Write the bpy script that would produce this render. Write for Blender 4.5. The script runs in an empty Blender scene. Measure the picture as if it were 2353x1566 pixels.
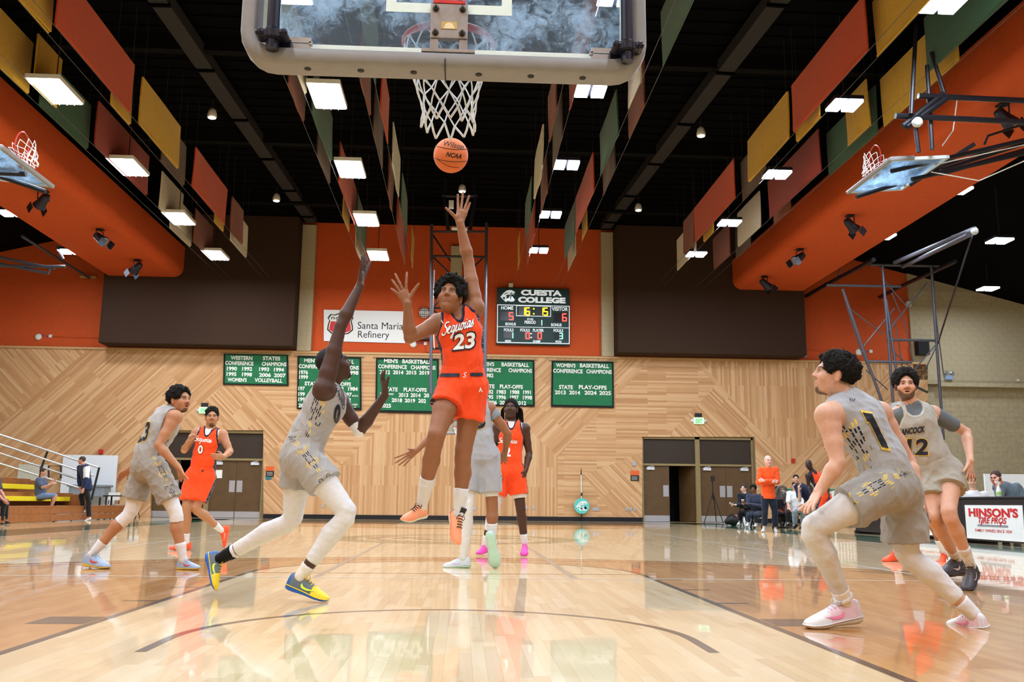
import bpy, bmesh, math, random
import numpy as np
from mathutils import Vector, Matrix
from mathutils.bvhtree import BVHTree
random.seed(7); RNG = np.random.default_rng(7)
SC = bpy.context.scene
COL = SC.collection
# ---------------------------------------------------------------- camera
FPX = 2129.68; CAM = np.array([0.1144, -2.9939, 0.6406])
FW = np.array([0.0516034, 0.983683, 0.17235096]); RT = np.array([0.99848897, -0.05408458, 0.00972817]); UP = np.array([-0.01889096, -0.17158853, 0.98498757])
cd = bpy.data.cameras.new('camera'); cam = bpy.data.objects.new('camera', cd); COL.objects.link(cam)
cd.sensor_width = 36; cd.sensor_fit = 'HORIZONTAL'; cd.lens = FPX / 2353 * 36; cd.clip_start = .05; cd.clip_end = 300
cam.matrix_world = Matrix(((RT[0], UP[0], -FW[0], CAM[0]), (RT[1], UP[1], -FW[1], CAM[1]), (RT[2], UP[2], -FW[2], CAM[2]), (0, 0, 0, 1)))
SC.camera = cam
# ---------------------------------------------------------------- world, exposure (a closed hall: the lamps in it give the light)
w = bpy.data.worlds.new('world'); SC.world = w; w.use_nodes = True
w.node_tree.nodes['Background'].inputs[0].default_value = (.9, .95, 1, 1); w.node_tree.nodes['Background'].inputs[1].default_value = .02
SC.view_settings.view_transform = 'Standard'; SC.view_settings.look = 'None'; SC.view_settings.gamma = 1; SC.view_settings.use_curve_mapping = False
SC.view_settings.exposure = 0.30
SC.cycles.max_bounces = 6; SC.cycles.diffuse_bounces = 2; SC.cycles.glossy_bounces = 3; SC.cycles.transmission_bounces = 4; SC.cycles.transparent_max_bounces = 8; SC.cycles.caustics_reflective = False; SC.cycles.caustics_refractive = False
SC.cycles.use_light_tree = False; SC.cycles.sample_clamp_indirect = 6
LAMP_W = 172.0          # watts of each hall lamp
# ---------------------------------------------------------------- pixel rays (photo pixels 2353x1566) -> points in the hall
def ray(u, v): return FW * FPX + RT * (u - 1176.5) - UP * (v - 783)
def aY(u, v, Y): d = ray(u, v); return CAM + d * (Y - CAM[1]) / d[1]
def aZ(u, v, Z): d = ray(u, v); return CAM + d * (Z - CAM[2]) / d[2]
def aX(u, v, X): d = ray(u, v); return CAM + d * (X - CAM[0]) / d[0]
def V(*a): return np.array(a, float)
def nrm(a): a = np.asarray(a, float); return a / (np.linalg.norm(a) + 1e-12)
# ---------------------------------------------------------------- materials
def lin(c):
    c = np.array(c, float) / 255; c = np.where(c <= .04045, c / 12.92, ((c + .055) / 1.055) ** 2.4); return (float(c[0]), float(c[1]), float(c[2]), 1)
MATS = {}
def mat(name, rgb=(200, 200, 200), rough=.6, metal=0., spec=.4, noise=.10, nscale=25., bump=0., bscale=60., emit=None, es=0., coat=0., sheen=0., vcol=False, sss=0.):
    if name in MATS: return MATS[name]
    m = bpy.data.materials.new(name); m.use_nodes = True; m.cycles.emission_sampling = 'NONE'; nt = m.node_tree; b = nt.nodes['Principled BSDF']; MATS[name] = m
    b.inputs['Roughness'].default_value = rough; b.inputs['Metallic'].default_value = metal; b.inputs['Specular IOR Level'].default_value = spec
    if coat: b.inputs['Coat Weight'].default_value = coat; b.inputs['Coat Roughness'].default_value = .05
    if sheen: b.inputs['Sheen Weight'].default_value = sheen
    if sss: b.inputs['Subsurface Weight'].default_value = sss; b.inputs['Subsurface Radius'].default_value = (.02, .008, .004); b.inputs['Subsurface Scale'].default_value = .5
    c = lin(rgb)
    tc = nt.nodes.new('ShaderNodeTexCoord')
    nz = nt.nodes.new('ShaderNodeTexNoise'); nz.inputs['Scale'].default_value = nscale; nz.inputs['Detail'].default_value = 4
    nt.links.new(tc.outputs['Object'], nz.inputs['Vector'])
    mr = nt.nodes.new('ShaderNodeMapRange'); mr.inputs[1].default_value = .3; mr.inputs[2].default_value = .7; mr.inputs[3].default_value = 1 - noise; mr.inputs[4].default_value = 1 + noise
    nt.links.new(nz.outputs['Fac'], mr.inputs[0])
    mx = nt.nodes.new('ShaderNodeVectorMath'); mx.operation = 'SCALE'
    if vcol:
        at = nt.nodes.new('ShaderNodeVertexColor'); at.layer_name = 'Col'; nt.links.new(at.outputs['Color'], mx.inputs[0])
    else: mx.inputs[0].default_value = c[:3]
    nt.links.new(mr.outputs[0], mx.inputs['Scale']); nt.links.new(mx.outputs[0], b.inputs['Base Color'])
    if bump:
        bn = nt.nodes.new('ShaderNodeTexNoise'); bn.inputs['Scale'].default_value = bscale; nt.links.new(tc.outputs['Object'], bn.inputs['Vector'])
        bp = nt.nodes.new('ShaderNodeBump'); bp.inputs['Strength'].default_value = bump; bp.inputs['Distance'].default_value = .01
        nt.links.new(bn.outputs['Fac'], bp.inputs['Height']); nt.links.new(bp.outputs[0], b.inputs['Normal'])
    if emit is not None: b.inputs['Emission Color'].default_value = lin(emit); b.inputs['Emission Strength'].default_value = es
    return m
# ---------------------------------------------------------------- objects
WL = {}
def link(o, parent, c):
    COL.objects.link(o); WL[o.name] = np.array(c, float)
    if parent is not None: o.parent = parent; o.location = Vector(np.array(c, float) - WL[parent.name])
    else: o.location = Vector(c)
def tag(o, label=None, cat=None, group=None, kind=None):
    if label: o['label'] = label
    if cat: o['category'] = cat
    if group: o['group'] = group
    if kind: o['kind'] = kind
    return o
def thing(name, label, cat, loc=(0, 0, 0), group=None):
    o = bpy.data.objects.new(name, None); o.empty_display_size = .1; link(o, None, loc); return tag(o, label, cat, group)
class MB:
    """collects shapes in hall coordinates; build() links them as one mesh object"""
    def __init__(s): s.v = []; s.f = []; s.m = []; s.n = 0; s.cm = 0
    def add(s, vs, fs):
        vs = np.asarray(vs, float); s.v.append(vs)
        for f in fs: s.f.append([i + s.n for i in f]); s.m.append(s.cm)
        s.n += len(vs); return s
    def hexa(s, p):  # 8 corners: bottom 4 ccw, top 4
        return s.add(p, [(3, 2, 1, 0), (4, 5, 6, 7), (0, 1, 5, 4), (1, 2, 6, 5), (2, 3, 7, 6), (3, 0, 4, 7)])
    def box(s, lo, hi):
        x0, y0, z0 = lo; x1, y1, z1 = hi
        return s.hexa([(x0, y0, z0), (x1, y0, z0), (x1, y1, z0), (x0, y1, z0), (x0, y0, z1), (x1, y0, z1), (x1, y1, z1), (x0, y1, z1)])
    def obox(s, c, ax, ay, az):  # centre and half axes
        c, ax, ay, az = map(np.asarray, (c, ax, ay, az))
        return s.hexa([c - ax - ay - az, c + ax - ay - az, c + ax + ay - az, c - ax + ay - az, c - ax - ay + az, c + ax - ay + az, c + ax + ay + az, c - ax + ay + az])
    def tube(s, pts, r, n=8, caps=True, closed=False, flat=1.):
        pts = [np.asarray(p, float) for p in pts]; k = len(pts); rs = r if hasattr(r, '__len__') else [r] * k
        vs = []; fs = []; prev = None
        for i, p in enumerate(pts):
            if closed: t = pts[(i + 1) % k] - pts[i - 1]
            else: t = pts[min(i + 1, k - 1)] - pts[max(i - 1, 0)]
            t = nrm(t)
            if prev is None:
                a = V(0, 0, 1) if abs(t[2]) < .9 else V(1, 0, 0)
            else: a = prev
            b = nrm(np.cross(t, a)); a = np.cross(b, t); prev = a
            for j in range(n):
                g = 2 * math.pi * j / n; vs.append(p + (b * math.cos(g) + a * math.sin(g) * flat) * rs[i])
        for i in range(k if closed else k - 1):
            for j in range(n):
                a0 = i * n + j; a1 = i * n + (j + 1) % n; b0 = ((i + 1) % k) * n + j; b1 = ((i + 1) % k) * n + (j + 1) % n
                fs.append((a0, a1, b1, b0))
        if caps and not closed: fs.append(tuple(range(n))[::-1]); fs.append(tuple((k - 1) * n + j for j in range(n)))
        return s.add(vs, fs)
    def lathe(s, c, ax, prof, n=16):  # prof: (radius, height) along ax from c
        ax = nrm(ax); a = nrm(np.cross(ax, V(0, 0, 1) if abs(ax[2]) < .9 else V(1, 0, 0))); b = np.cross(ax, a); c = np.asarray(c, float)
        vs = []; fs = []
        for (r, h) in prof:
            for j in range(n): g = 2 * math.pi * j / n; vs.append(c + ax * h + (a * math.cos(g) + b * math.sin(g)) * r)
        for i in range(len(prof) - 1):
            for j in range(n): fs.append((i * n + j, i * n + (j + 1) % n, (i + 1) * n + (j + 1) % n, (i + 1) * n + j))
        fs.append(tuple(range(n))[::-1]); fs.append(tuple((len(prof) - 1) * n + j for j in range(n)))
        return s.add(vs, fs)
    def prism(s, poly, d):  # polygon points (3d, planar) extruded by vector d
        poly = [np.asarray(p, float) for p in poly]; n = len(poly); d = np.asarray(d, float)
        return s.add(poly + [p + d for p in poly], [tuple(range(n)), tuple(range(2 * n - 1, n - 1, -1))] + [(i, (i + 1) % n, (i + 1) % n + n, i + n)[::-1] for i in range(n)])
    def build(s, name, mats, parent=None, smooth=False, bevel=0., label=None, cat=None, group=None, kind=None, fix=True):
        v = np.concatenate(s.v); lo, hi = v.min(0), v.max(0); c = V((lo[0] + hi[0]) / 2, (lo[1] + hi[1]) / 2, lo[2])
        me = bpy.data.meshes.new(name); me.from_pydata((v - c).tolist(), [], s.f)
        for m_ in (mats if isinstance(mats, (list, tuple)) else [mats]): me.materials.append(m_)
        if max(s.m, default=0): me.polygons.foreach_set('material_index', s.m)
        if fix:
            bm = bmesh.new(); bm.from_mesh(me); bmesh.ops.recalc_face_normals(bm, faces=bm.faces)
            if bevel: bmesh.ops.bevel(bm, geom=[e for e in bm.edges if len(e.link_faces) == 2 and e.calc_face_angle(0) > .6], offset=bevel, segments=2, affect='EDGES', profile=.5)
            bm.to_mesh(me); bm.free()
        if smooth: me.polygons.foreach_set('use_smooth', [True] * len(me.polygons))
        o = bpy.data.objects.new(name, me); link(o, parent, c); return tag(o, label, cat, group, kind)
def copy_part(o, parent, c):
    n = o.copy(); COL.objects.link(n); WL[n.name] = np.array(c, float); n.parent = parent
    n.location = Vector(np.array(c, float) - (WL[parent.name] if parent else 0)); return n
# ---------------------------------------------------------------- flat lettering
TMPS = bpy.data.scenes.new('tmp_text'); TCACHE = {}
def text_mesh(body, size=1., bold=.0, shear=0., sx=1., spacing=1., align='CENTER', res=3):
    key = (body, size, bold, shear, sx, spacing, res)
    if key in TCACHE: return TCACHE[key][0].copy(), TCACHE[key][1]
    cu = bpy.data.curves.new('t', 'FONT'); cu.body = body; cu.size = size; cu.offset = bold * size; cu.shear = shear; cu.align_x = align; cu.align_y = 'CENTER'
    cu.space_character = spacing; cu.resolution_u = res
    o = bpy.data.objects.new('t', cu); TMPS.collection.objects.link(o)
    vl = TMPS.view_layers[0]; vl.update(); ev = o.evaluated_get(vl.depsgraph); me = ev.to_mesh()
    v = np.array([tuple(x.co) for x in me.vertices]).reshape(-1, 3)[:, :2]; f = [tuple(p.vertices) for p in me.polygons]
    ev.to_mesh_clear(); bpy.data.objects.remove(o); bpy.data.curves.remove(cu)
    if len(v): v = v * V(sx, 1)
    TCACHE[key] = (v, f); return v.copy(), f
def fit_text(body, w, h, bold=.0, shear=0., spacing=1., res=3):
    """lettering scaled into a w x h box centred on 0"""
    v, f = text_mesh(body, 1., bold, shear, 1., spacing, res=res)
    lo, hi = v.min(0), v.max(0); v = (v - (lo + hi) / 2) / (hi - lo)
    return v * V(w, h), f
def place2d(v, c, ex, ez, off=0.):
    n = np.cross(ex, ez); return np.asarray(c) + v[:, :1] * np.asarray(ex) + v[:, 1:2] * np.asarray(ez) + n * off
def on_wall(name, items, parent, m, label=None):
    """items: list of (v2d, f, centre, ex, ez)"""
    b = MB()
    for v, f, c, ex, ez in items: b.add(place2d(v, c, ex, ez), f)
    return b.build(name, m, parent, fix=False, label=label)
EX = V(1, 0, 0); EY = V(0, 1, 0); EZ = V(0, 0, 1)
def stroke2d(pts, w, n=None):
    """a ribbon of width w along 2d points -> verts, faces"""
    p = np.array(pts, float); t = np.gradient(p, axis=0); t /= np.linalg.norm(t, axis=1)[:, None] + 1e-9; q = np.stack([-t[:, 1], t[:, 0]], 1)
    ws = np.array(w if hasattr(w, '__len__') else [w] * len(p))[:, None] / 2
    v = np.concatenate([p + q * ws, p - q * ws]); k = len(p); return v, [(i, i + 1, i + 1 + k, i + k) for i in range(k - 1)]
def spline2d(pts, n=6):
    p = np.array(pts, float); p = np.concatenate([[2 * p[0] - p[1]], p, [2 * p[-1] - p[-2]]]); o = []
    for i in range(1, len(p) - 2):
        for k in range(n):
            t = k / n; a, b, c, d = p[i - 1], p[i], p[i + 1], p[i + 2]
            o.append(.5 * (2 * b + (c - a) * t + (2 * a - 5 * b + 4 * c - d) * t * t + (3 * b - a - 3 * c + d) * t ** 3))
    o.append(p[-2]); return np.array(o)
def subdiv2d(v, f, lim):
    bm = bmesh.new(); vs = [bm.verts.new((x, y, 0)) for x, y in v]
    for q in f:
        try: bm.faces.new([vs[i] for i in q])
        except ValueError: pass
    bmesh.ops.triangulate(bm, faces=bm.faces)
    for _ in range(4):
        e = [x for x in bm.edges if x.calc_length() > lim]
        if not e: break
        bmesh.ops.subdivide_edges(bm, edges=e, cuts=1); bmesh.ops.triangulate(bm, faces=[q for q in bm.faces if len(q.verts) > 3])
    bm.verts.ensure_lookup_table(); bm.verts.index_update(); o = np.array([tuple(x.co)[:2] for x in bm.verts]), [tuple(x.index for x in q.verts) for q in bm.faces]; bm.free(); return o
# ================================================================= THE SETTING
YW = 32.45; ZC = 11.45
# ---- wood materials
def wood_nodes(name, cols, rot, bw, bh, mortar, rough, coat=0., zone=False):
    m = bpy.data.materials.new(name); m.use_nodes = True; nt = m.node_tree; b = nt.nodes['Principled BSDF']; N = nt.nodes.new; L = nt.links.new; MATS[name] = m
    geo = N('ShaderNodeNewGeometry'); sep = N('ShaderNodeSeparateXYZ'); L(geo.outputs['Position'], sep.inputs[0])
    cmb = N('ShaderNodeCombineXYZ')
    if zone: L(sep.outputs[1], cmb.inputs[0]); L(sep.outputs[0], cmb.inputs[1])
    else: L(sep.outputs[0], cmb.inputs[0]); L(sep.outputs[2], cmb.inputs[1])
    mp = N('ShaderNodeMapping'); mp.inputs['Rotation'].default_value = (0, 0, rot); L(cmb.outputs[0], mp.inputs['Vector'])
    br = N('ShaderNodeTexBrick'); L(mp.outputs[0], br.inputs['Vector']); br.inputs['Scale'].default_value = 1; br.offset = .37; br.offset_frequency = 2; br.squash = 1
    br.inputs['Brick Width'].default_value = bw; br.inputs['Row Height'].default_value = bh; br.inputs['Mortar Size'].default_value = mortar; br.inputs['Mortar Smooth'].default_value = .3
    br.inputs['Color1'].default_value = (0, 0, 0, 1); br.inputs['Color2'].default_value = (1, 1, 1, 1); br.inputs['Mortar'].default_value = (.35, .35, .35, 1)
    # grain along the board
    mp2 = N('ShaderNodeMapping'); mp2.inputs['Scale'].default_value = (1.2, 26, 1); L(mp.outputs[0], mp2.inputs['Vector'])
    nz = N('ShaderNodeTexNoise'); nz.inputs['Scale'].default_value = 1.6; nz.inputs['Detail'].default_value = 5; L(mp2.outputs[0], nz.inputs['Vector'])
    mixf = N('ShaderNodeMix'); mixf.data_type = 'FLOAT'; mixf.inputs[0].default_value = .45; L(br.outputs['Color'], mixf.inputs[2]); L(nz.outputs['Fac'], mixf.inputs[3])
    return m, nt, b, N, L, sep, mixf, br, nz
def ramp(N, cols, pos=None):
    r = N('ShaderNodeValToRGB'); e = r.color_ramp.elements; k = len(cols)
    while len(e) < k: e.new(.5)
    for i, c in enumerate(cols): e[i].position = (pos[i] if pos else i / (k - 1)); e[i].color = lin(c)
    return r
def wall_wood(name, deg):
    m, nt, b, N, L, sep, fx, br, nz = wood_nodes(name, None, math.radians(-deg), 2.0, .07, .0015, .5)
    r = ramp(N, [(172, 124, 82), (196, 150, 106), (208, 166, 122), (222, 188, 150)], [.08, .38, .62, .94]); L(fx.outputs[0], r.inputs[0])
    b.inputs['Roughness'].default_value = .55; b.inputs['Specular IOR Level'].default_value = .25
    L(r.outputs[0], b.inputs['Base Color']); return m
WOOD = {0: wall_wood('wall_wood_horizontal', 0), 90: wall_wood('wall_wood_vertical', 90), 45: wall_wood('wall_wood_rising', 45), -45: wall_wood('wall_wood_falling', -45)}
# ---- floor material: maple boards, amber stain between the key and the three-point line
def floor_mat(name, pieces):
    m, nt, b, N, L, sep, fx, br, nz = wood_nodes(name, None, 0, .93, .057, .0006, .1, zone=True)
    def mth(op, a, c=None):
        n = N('ShaderNodeMath'); n.operation = op
        for i, x in enumerate((a, c)):
            if x is None: continue
            if isinstance(x, (int, float)): n.inputs[i].default_value = x
            else: L(x, n.inputs[i])
        return n.outputs[0]
    x, y = sep.outputs[0], sep.outputs[1]
    src = fx.outputs[0]
    if pieces:
        at = N('ShaderNodeAttribute'); at.attribute_name = 'rnd'; oi = N('ShaderNodeObjectInfo')
        rr = mth('FRACT', mth('ADD', at.outputs['Fac'], oi.outputs['Random']))
        mf = N('ShaderNodeMix'); mf.data_type = 'FLOAT'; mf.inputs[0].default_value = .4; L(rr, mf.inputs[2]); L(nz.outputs['Fac'], mf.inputs[3]); src = mf.outputs[0]
    light = ramp(N, [(200, 170, 126), (214, 188, 146), (224, 203, 168)], [.1, .5, .9]); L(src, light.inputs[0])
    amber = ramp(N, [(172, 114, 58), (185, 131, 73), (197, 147, 90)], [.1, .5, .9]); L(src, amber.inputs[0])
    ax = mth('ABSOLUTE', x)
    def half(yy):   # amber mask of one end, yy = distance from its baseline
        y1 = mth('SUBTRACT', yy, 1.6); r3 = mth('SQRT', mth('ADD', mth('MULTIPLY', x, x), mth('MULTIPLY', y1, y1)))
        ina = mth('MULTIPLY', mth('LESS_THAN', mth('MINIMUM', r3, mth('ADD', mth('MULTIPLY', mth('GREATER_THAN', yy, 1.6), 99), ax)), 6.7), mth('GREATER_THAN', yy, 0))
        y2 = mth('MAXIMUM', mth('SUBTRACT', yy, 5.766), 0); rk = mth('SQRT', mth('ADD', mth('MULTIPLY', x, x), mth('MULTIPLY', y2, y2)))
        return mth('MULTIPLY', ina, mth('GREATER_THAN', rk, 1.804))
    msk = mth('MAXIMUM', half(y), half(mth('SUBTRACT', 28.65, y)))
    mix = N('ShaderNodeMix'); mix.data_type = 'RGBA'; L(msk, mix.inputs[0]); L(light.outputs[0], mix.inputs[6]); L(amber.outputs[0], mix.inputs[7])
    L(mix.outputs[2], b.inputs['Base Color'])
    b.inputs['Roughness'].default_value = .32; b.inputs['Specular IOR Level'].default_value = .35; b.inputs['Coat Weight'].default_value = .85; b.inputs['Coat Roughness'].default_value = .03; b.inputs['Coat IOR'].default_value = 1.5
    bz = N('ShaderNodeTexNoise'); bz.inputs['Scale'].default_value = 2.2; bz.inputs['Detail'].default_value = 3; L(geo_pos(nt), bz.inputs['Vector'])
    bp = N('ShaderNodeBump'); bp.inputs['Strength'].default_value = .05; bp.inputs['Distance'].default_value = .02; L(bz.outputs['Fac'], bp.inputs['Height']); L(bp.outputs[0], b.inputs['Coat Normal'])
    return m
def geo_pos(nt):
    return next(n for n in nt.nodes if n.type == 'NEW_GEOMETRY').outputs['Position']
M_FLOOR = floor_mat('floor_maple', False); M_PLANK = floor_mat('floor_maple_board', True)
def paint(name, rgb): return mat(name, rgb, rough=.3, coat=.8, noise=.05)
M_BLACKLINE = paint('line_black', (52, 42, 38)); M_WHITELINE = paint('line_white', (236, 232, 222)); M_BROWNLINE = paint('line_brown', (126, 84, 52)); M_GREYLINE = paint('line_grey', (150, 140, 128)); M_GREEN = paint('floor_green', (22, 84, 62)); M_OLIVE = paint('logo_olive', (128, 128, 88)); M_LOGOBROWN = paint('logo_brown', (124, 104, 76))
# ---- floor: slabs around the field of single boards near the camera
PX0, PX1, PY0, PY1 = -3.363, 3.477, 0.0, 7.2
fb = MB()
for lo, hi in (((-20, -8), (25, PY0)), ((-20, PY1), (25, YW + 3)), ((-20, PY0), (PX0, PY1)), ((PX1, PY0), (25, PY1))):
    fb.box((lo[0], lo[1], -.1), (hi[0], hi[1], 0))
floor = fb.build('floor', M_FLOOR, kind='structure', fix=False)
floor['label'] = 'glossy maple basketball court floor with amber stained wings'
sub = MB(); sub.box((PX0, PY0, -.1), (PX1, PY1, -.02)); sub.build('subfloor', M_FLOOR, floor, fix=False)
boards = []
W_ = .057; nrow = int(round((PX1 - PX0) / W_))
for i in range(nrow):
    x0 = PX0 + i * W_; yy = PY0
    L0 = random.uniform(.15, .9)
    while yy < PY1 - 1e-6:
        y1 = min(PY1, yy + L0); boards.append((x0, yy, x0 + W_, y1)); yy = y1; L0 = random.uniform(.45, 1.25)
def bdist(b): cx, cy = (b[0] + b[2]) / 2, (b[1] + b[3]) / 2; return math.hypot(cx - CAM[0], cy - CAM[1]) - .25 * (b[3] - b[1])
def visible(b):
    for (cx, cy) in ((b[0], b[1]), (b[0], b[3]), (b[2], b[3])):
        d = np.array([cx, cy, 0]) - CAM; z = d @ FW
        if abs(FPX * (d @ RT) / z) < 1176 and FPX * (-(d @ UP)) / z < 783: return True
    return False
boards.sort(key=lambda b: (not visible(b), bdist(b)))
def plank_mesh(m_, x0, y0, x1, y1):
    g = .00018
    m_.add([(x0 + g, y0 + g, 0), (x1 - g, y0 + g, 0), (x1 - g, y1 - g, 0), (x0 + g, y1 - g, 0), (x0 + g, y0 + g, -.02), (x1 - g, y0 + g, -.02), (x1 - g, y1 - g, -.02), (x0 + g, y1 - g, -.02)], [(0, 1, 2, 3), (0, 4, 5, 1), (1, 5, 6, 2), (2, 6, 7, 3), (3, 7, 4, 0)])
me = bpy.data.meshes.new('floor_board'); me.from_pydata([(-.497, -.4996, 0), (.497, -.4996, 0), (.497, .4996, 0), (-.497, .4996, 0), (-.497, -.4996, -.02), (.497, -.4996, -.02), (.497, .4996, -.02), (-.497, .4996, -.02)], [], [(0, 1, 2, 3), (0, 4, 5, 1), (1, 5, 6, 2), (2, 6, 7, 3), (3, 7, 4, 0)]); me.materials.append(M_PLANK)
for b in boards[:290]:
    o = bpy.data.objects.new('floor_board', me); link(o, floor, ((b[0] + b[2]) / 2, (b[1] + b[3]) / 2, 0)); o.scale = (b[2] - b[0], b[3] - b[1], 1)
rb = MB(); rn = []
for b in boards[290:]: plank_mesh(rb, *b); rn += [random.random()] * 5
rest = rb.build('floor_boards', M_PLANK, floor, fix=False, kind='stuff')
at = rest.data.attributes.new('rnd', 'FLOAT', 'FACE'); at.data.foreach_set('value', rn)
# ---- painted lines, thin films on the boards
ZL = .0006
def ribbon(name, pts, w, m, closed=False, z=ZL):
    v, f = stroke2d(pts, w); b = MB(); b.add(np.concatenate([v, np.full((len(v), 1), z)], 1), [x[::-1] for x in f]); return b.build(name, m, floor, fix=False)
def arc(cx, cy, r, a0, a1, n=48): return [(cx + r * math.cos(math.radians(a0 + (a1 - a0) * i / n)), cy + r * math.sin(math.radians(a0 + (a1 - a0) * i / n))) for i in range(n + 1)]
def fl(pts, flip): return [(-p[0], 28.65 - p[1]) for p in pts] if flip else pts
for F in (False, True):
    for s in (-1, 1):
        ribbon('lane_line', fl([(s * 1.804, .05), (s * 1.804, 5.766)], F), .05, M_BLACKLINE)
        ribbon('lane_block', fl([(s * 1.99, 2.13), (s * 1.99, 2.44)], F), .30, M_BLACKLINE)
        for yy in (3.29, 4.26, 5.2): ribbon('lane_mark', fl([(s * 1.83, yy), (s * 2.04, yy)], F), .05, M_BLACKLINE)
    ribbon('free_throw_line', fl([(-1.78, 5.766), (1.78, 5.766)], F), .05, M_BROWNLINE)
    ribbon('free_throw_circle', fl(arc(0, 5.766, 1.804, 0, 180), F), .05, M_BLACKLINE)
    ribbon('restricted_arc', fl([(1.244, 1.219), (1.244, 1.4)] + arc(0, 1.6, 1.244, 0, 180) + [(-1.244, 1.4), (-1.244, 1.219)], F), .05, M_BLACKLINE)
    ribbon('three_point_line', fl([(6.32, 0.05), (6.32, 1.55)] + arc(0, 1.6, 6.32, 0, 180) + [(-6.32, 1.55), (-6.32, .05)], F), .05, M_BROWNLINE)
    ribbon('three_point_line', fl([(6.7, 0.05), (6.7, 1.55)] + arc(0, 1.6, 6.7, 0, 180) + [(-6.7, 1.55), (-6.7, .05)], F), .05, M_BROWNLINE)
    ribbon('volleyball_line', fl([(-7.6, 5.26), (7.6, 5.26)], F), .05, M_WHITELINE, z=ZL * 1.6)
    ribbon('baseline', fl([(-7.62, -.03), (7.62, -.03)], F), .05, M_WHITELINE)
    ribbon('baseline_border', fl([(-9.3, -.9), (9.3, -.9)], F), 1.6, M_GREEN)
for s in (-1, 1):
    ribbon('volleyball_sideline', [(s * 4.5, 5.3), (s * 4.5, 23.3)], .05, M_WHITELINE, z=ZL * 1.6)
    ribbon('training_line', [(s * 1.12, 5.3), (s * 1.12, 12.1)], .06, M_GREYLINE, z=ZL * 1.3)
    ribbon('sideline', [(s * 7.64, 0), (s * 7.64, 28.65)], .05, M_WHITELINE)
    ribbon('sideline_border', [(s * 8.5, -1.6), (s * 8.5, 30.2)], 1.55, M_GREEN)
ribbon('centre_line', [(-7.62, 14.325), (7.62, 14.325)], .05, M_BROWNLINE)
ribbon('centre_circle', arc(0, 14.2, 1.83, 0, 360, 64), .05, M_BROWNLINE)
ribbon('centre_logo_ring', arc(0, 14.1, 1.98, 0, 360, 64), .5, M_OLIVE, z=ZL * .7)
for k, (r, a0, a1, wd) in enumerate(((1.45, 130, 300, .24), (1.0, 10, 200, .22), (.6, 180, 340, .3), (1.3, -40, 60, .2))): ribbon('centre_logo_stroke', arc(0, 14.1, r, a0, a1, 24), wd, M_OLIVE if k % 2 else M_LOGOBROWN)
# ---- far wall
M_BACK = mat('wall_back', (120, 100, 75)); M_ORANGE = mat('wall_orange', (200, 84, 40), rough=.75, spec=.2, noise=.05, nscale=6, bump=.1, bscale=90); M_BROWN = mat('panel_brown', (58, 42, 33), rough=.85, spec=.15, noise=.12, nscale=160, bump=.2, bscale=160)
M_BLOCK = mat('block_tan', (184, 171, 142), rough=.85, spec=.2, noise=.10, nscale=7, bump=.35, bscale=70); M_MORTAR = mat('mortar', (168, 156, 128), rough=.95); M_CAP = mat('wood_cap', (198, 160, 112), rough=.5, noise=.08)
M_BLACK = mat('ceiling_black', (5, 5, 6), rough=.95, spec=.05, noise=.3, nscale=3, bump=.3, bscale=20); M_BEAM = mat('beam_dark', (9, 9, 10), rough=.9, spec=.1); M_TRACK = mat('track_grey', (34, 33, 34), rough=.8); M_BASE = mat('baseboard_black', (18, 20, 28), rough=.35)
M_DARK = mat('corridor_shade_black', (12, 11, 10), rough=.9)
wf = MB(); Yb = YW + .32
dL0, dL1 = aY(345, 1100, YW)[0], aY(604, 1100, YW)[0]; dR0, dR1 = aY(1476, 1100, YW)[0], aY(1734, 1100, YW)[0]; dzt = 3.24
for x0, x1, z0, z1 in ((-20, dL0, 0, 6.25), (dL1, dR0, 0, 6.25), (dR1, 18.4, 0, 6.25), (dL0, dL1, dzt, 6.25), (dR0, dR1, dzt, 6.25)): wf.box((x0, YW + .02, z0), (x1, Yb, z1))
wall_far = wf.build('wall_far', M_BACK, kind='structure', fix=False); wall_far['label'] = 'far end wall clad in mitred fields of pale wood strips'
FIELDS = [(-45, [(-90, 789), (205, 796), (-90, 1051)]), (45, [(205, 796), (600, 805), (488, 908), (395, 988), (345, 988), (345, 1196), (-90, 1196), (-90, 1051)]),
  (-45, [(488, 908), (545, 855), (785, 1066), (660, 1196), (605, 1196), (605, 988), (395, 988)]), (0, [(600, 805), (1060, 814), (903, 956), (785, 1066), (545, 855)]),
  (90, [(785, 1066), (903, 956), (1060, 814), (1100, 870), (1210, 980), (1281, 1049), (1281, 1204), (660, 1196)]), (45, [(1060, 814), (1497, 823), (1281, 1049), (1210, 980), (1100, 870)]),
  (0, [(1497, 823), (1590, 826), (1646, 884), (1552, 981), (1540, 1003), (1476, 1003), (1476, 1040), (1340, 1090), (1281, 1049)]), (-45, [(1476, 1040), (1476, 1204), (1420, 1204), (1340, 1090)]), (0, [(1281, 1049), (1340, 1090), (1420, 1204), (1281, 1204)]),
  (-45, [(1590, 826), (1606, 826), (1814, 1068), (1740, 1150), (1734, 1003), (1540, 1003), (1552, 981), (1646, 884)]), (90, [(1606, 826), (2062, 835), (1814, 1068)]), (45, [(2062, 835), (2132, 837), (2132, 1240), (1734, 1230), (1734, 1150), (1740, 1150), (1814, 1068)])]
for deg, poly in FIELDS:
    pp = [aY(u, v, YW) for u, v in poly]; pp = [V(p[0], YW, min(max(p[2], 0), 6.25)) for p in pp]
    MB().prism(pp[::-1], (0, .1, 0)).build('wood_field', WOOD[deg], wall_far)
MB().box((-20, YW - .05, 6.22), (18.42, YW + .3, 6.3)).build('top_ledge', M_CAP, wall_far)
MB().box((-20, YW + .1, 6.3), (18.0, YW + .45, ZC + .3)).build('upper_wall', M_ORANGE, wall_far)
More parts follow.
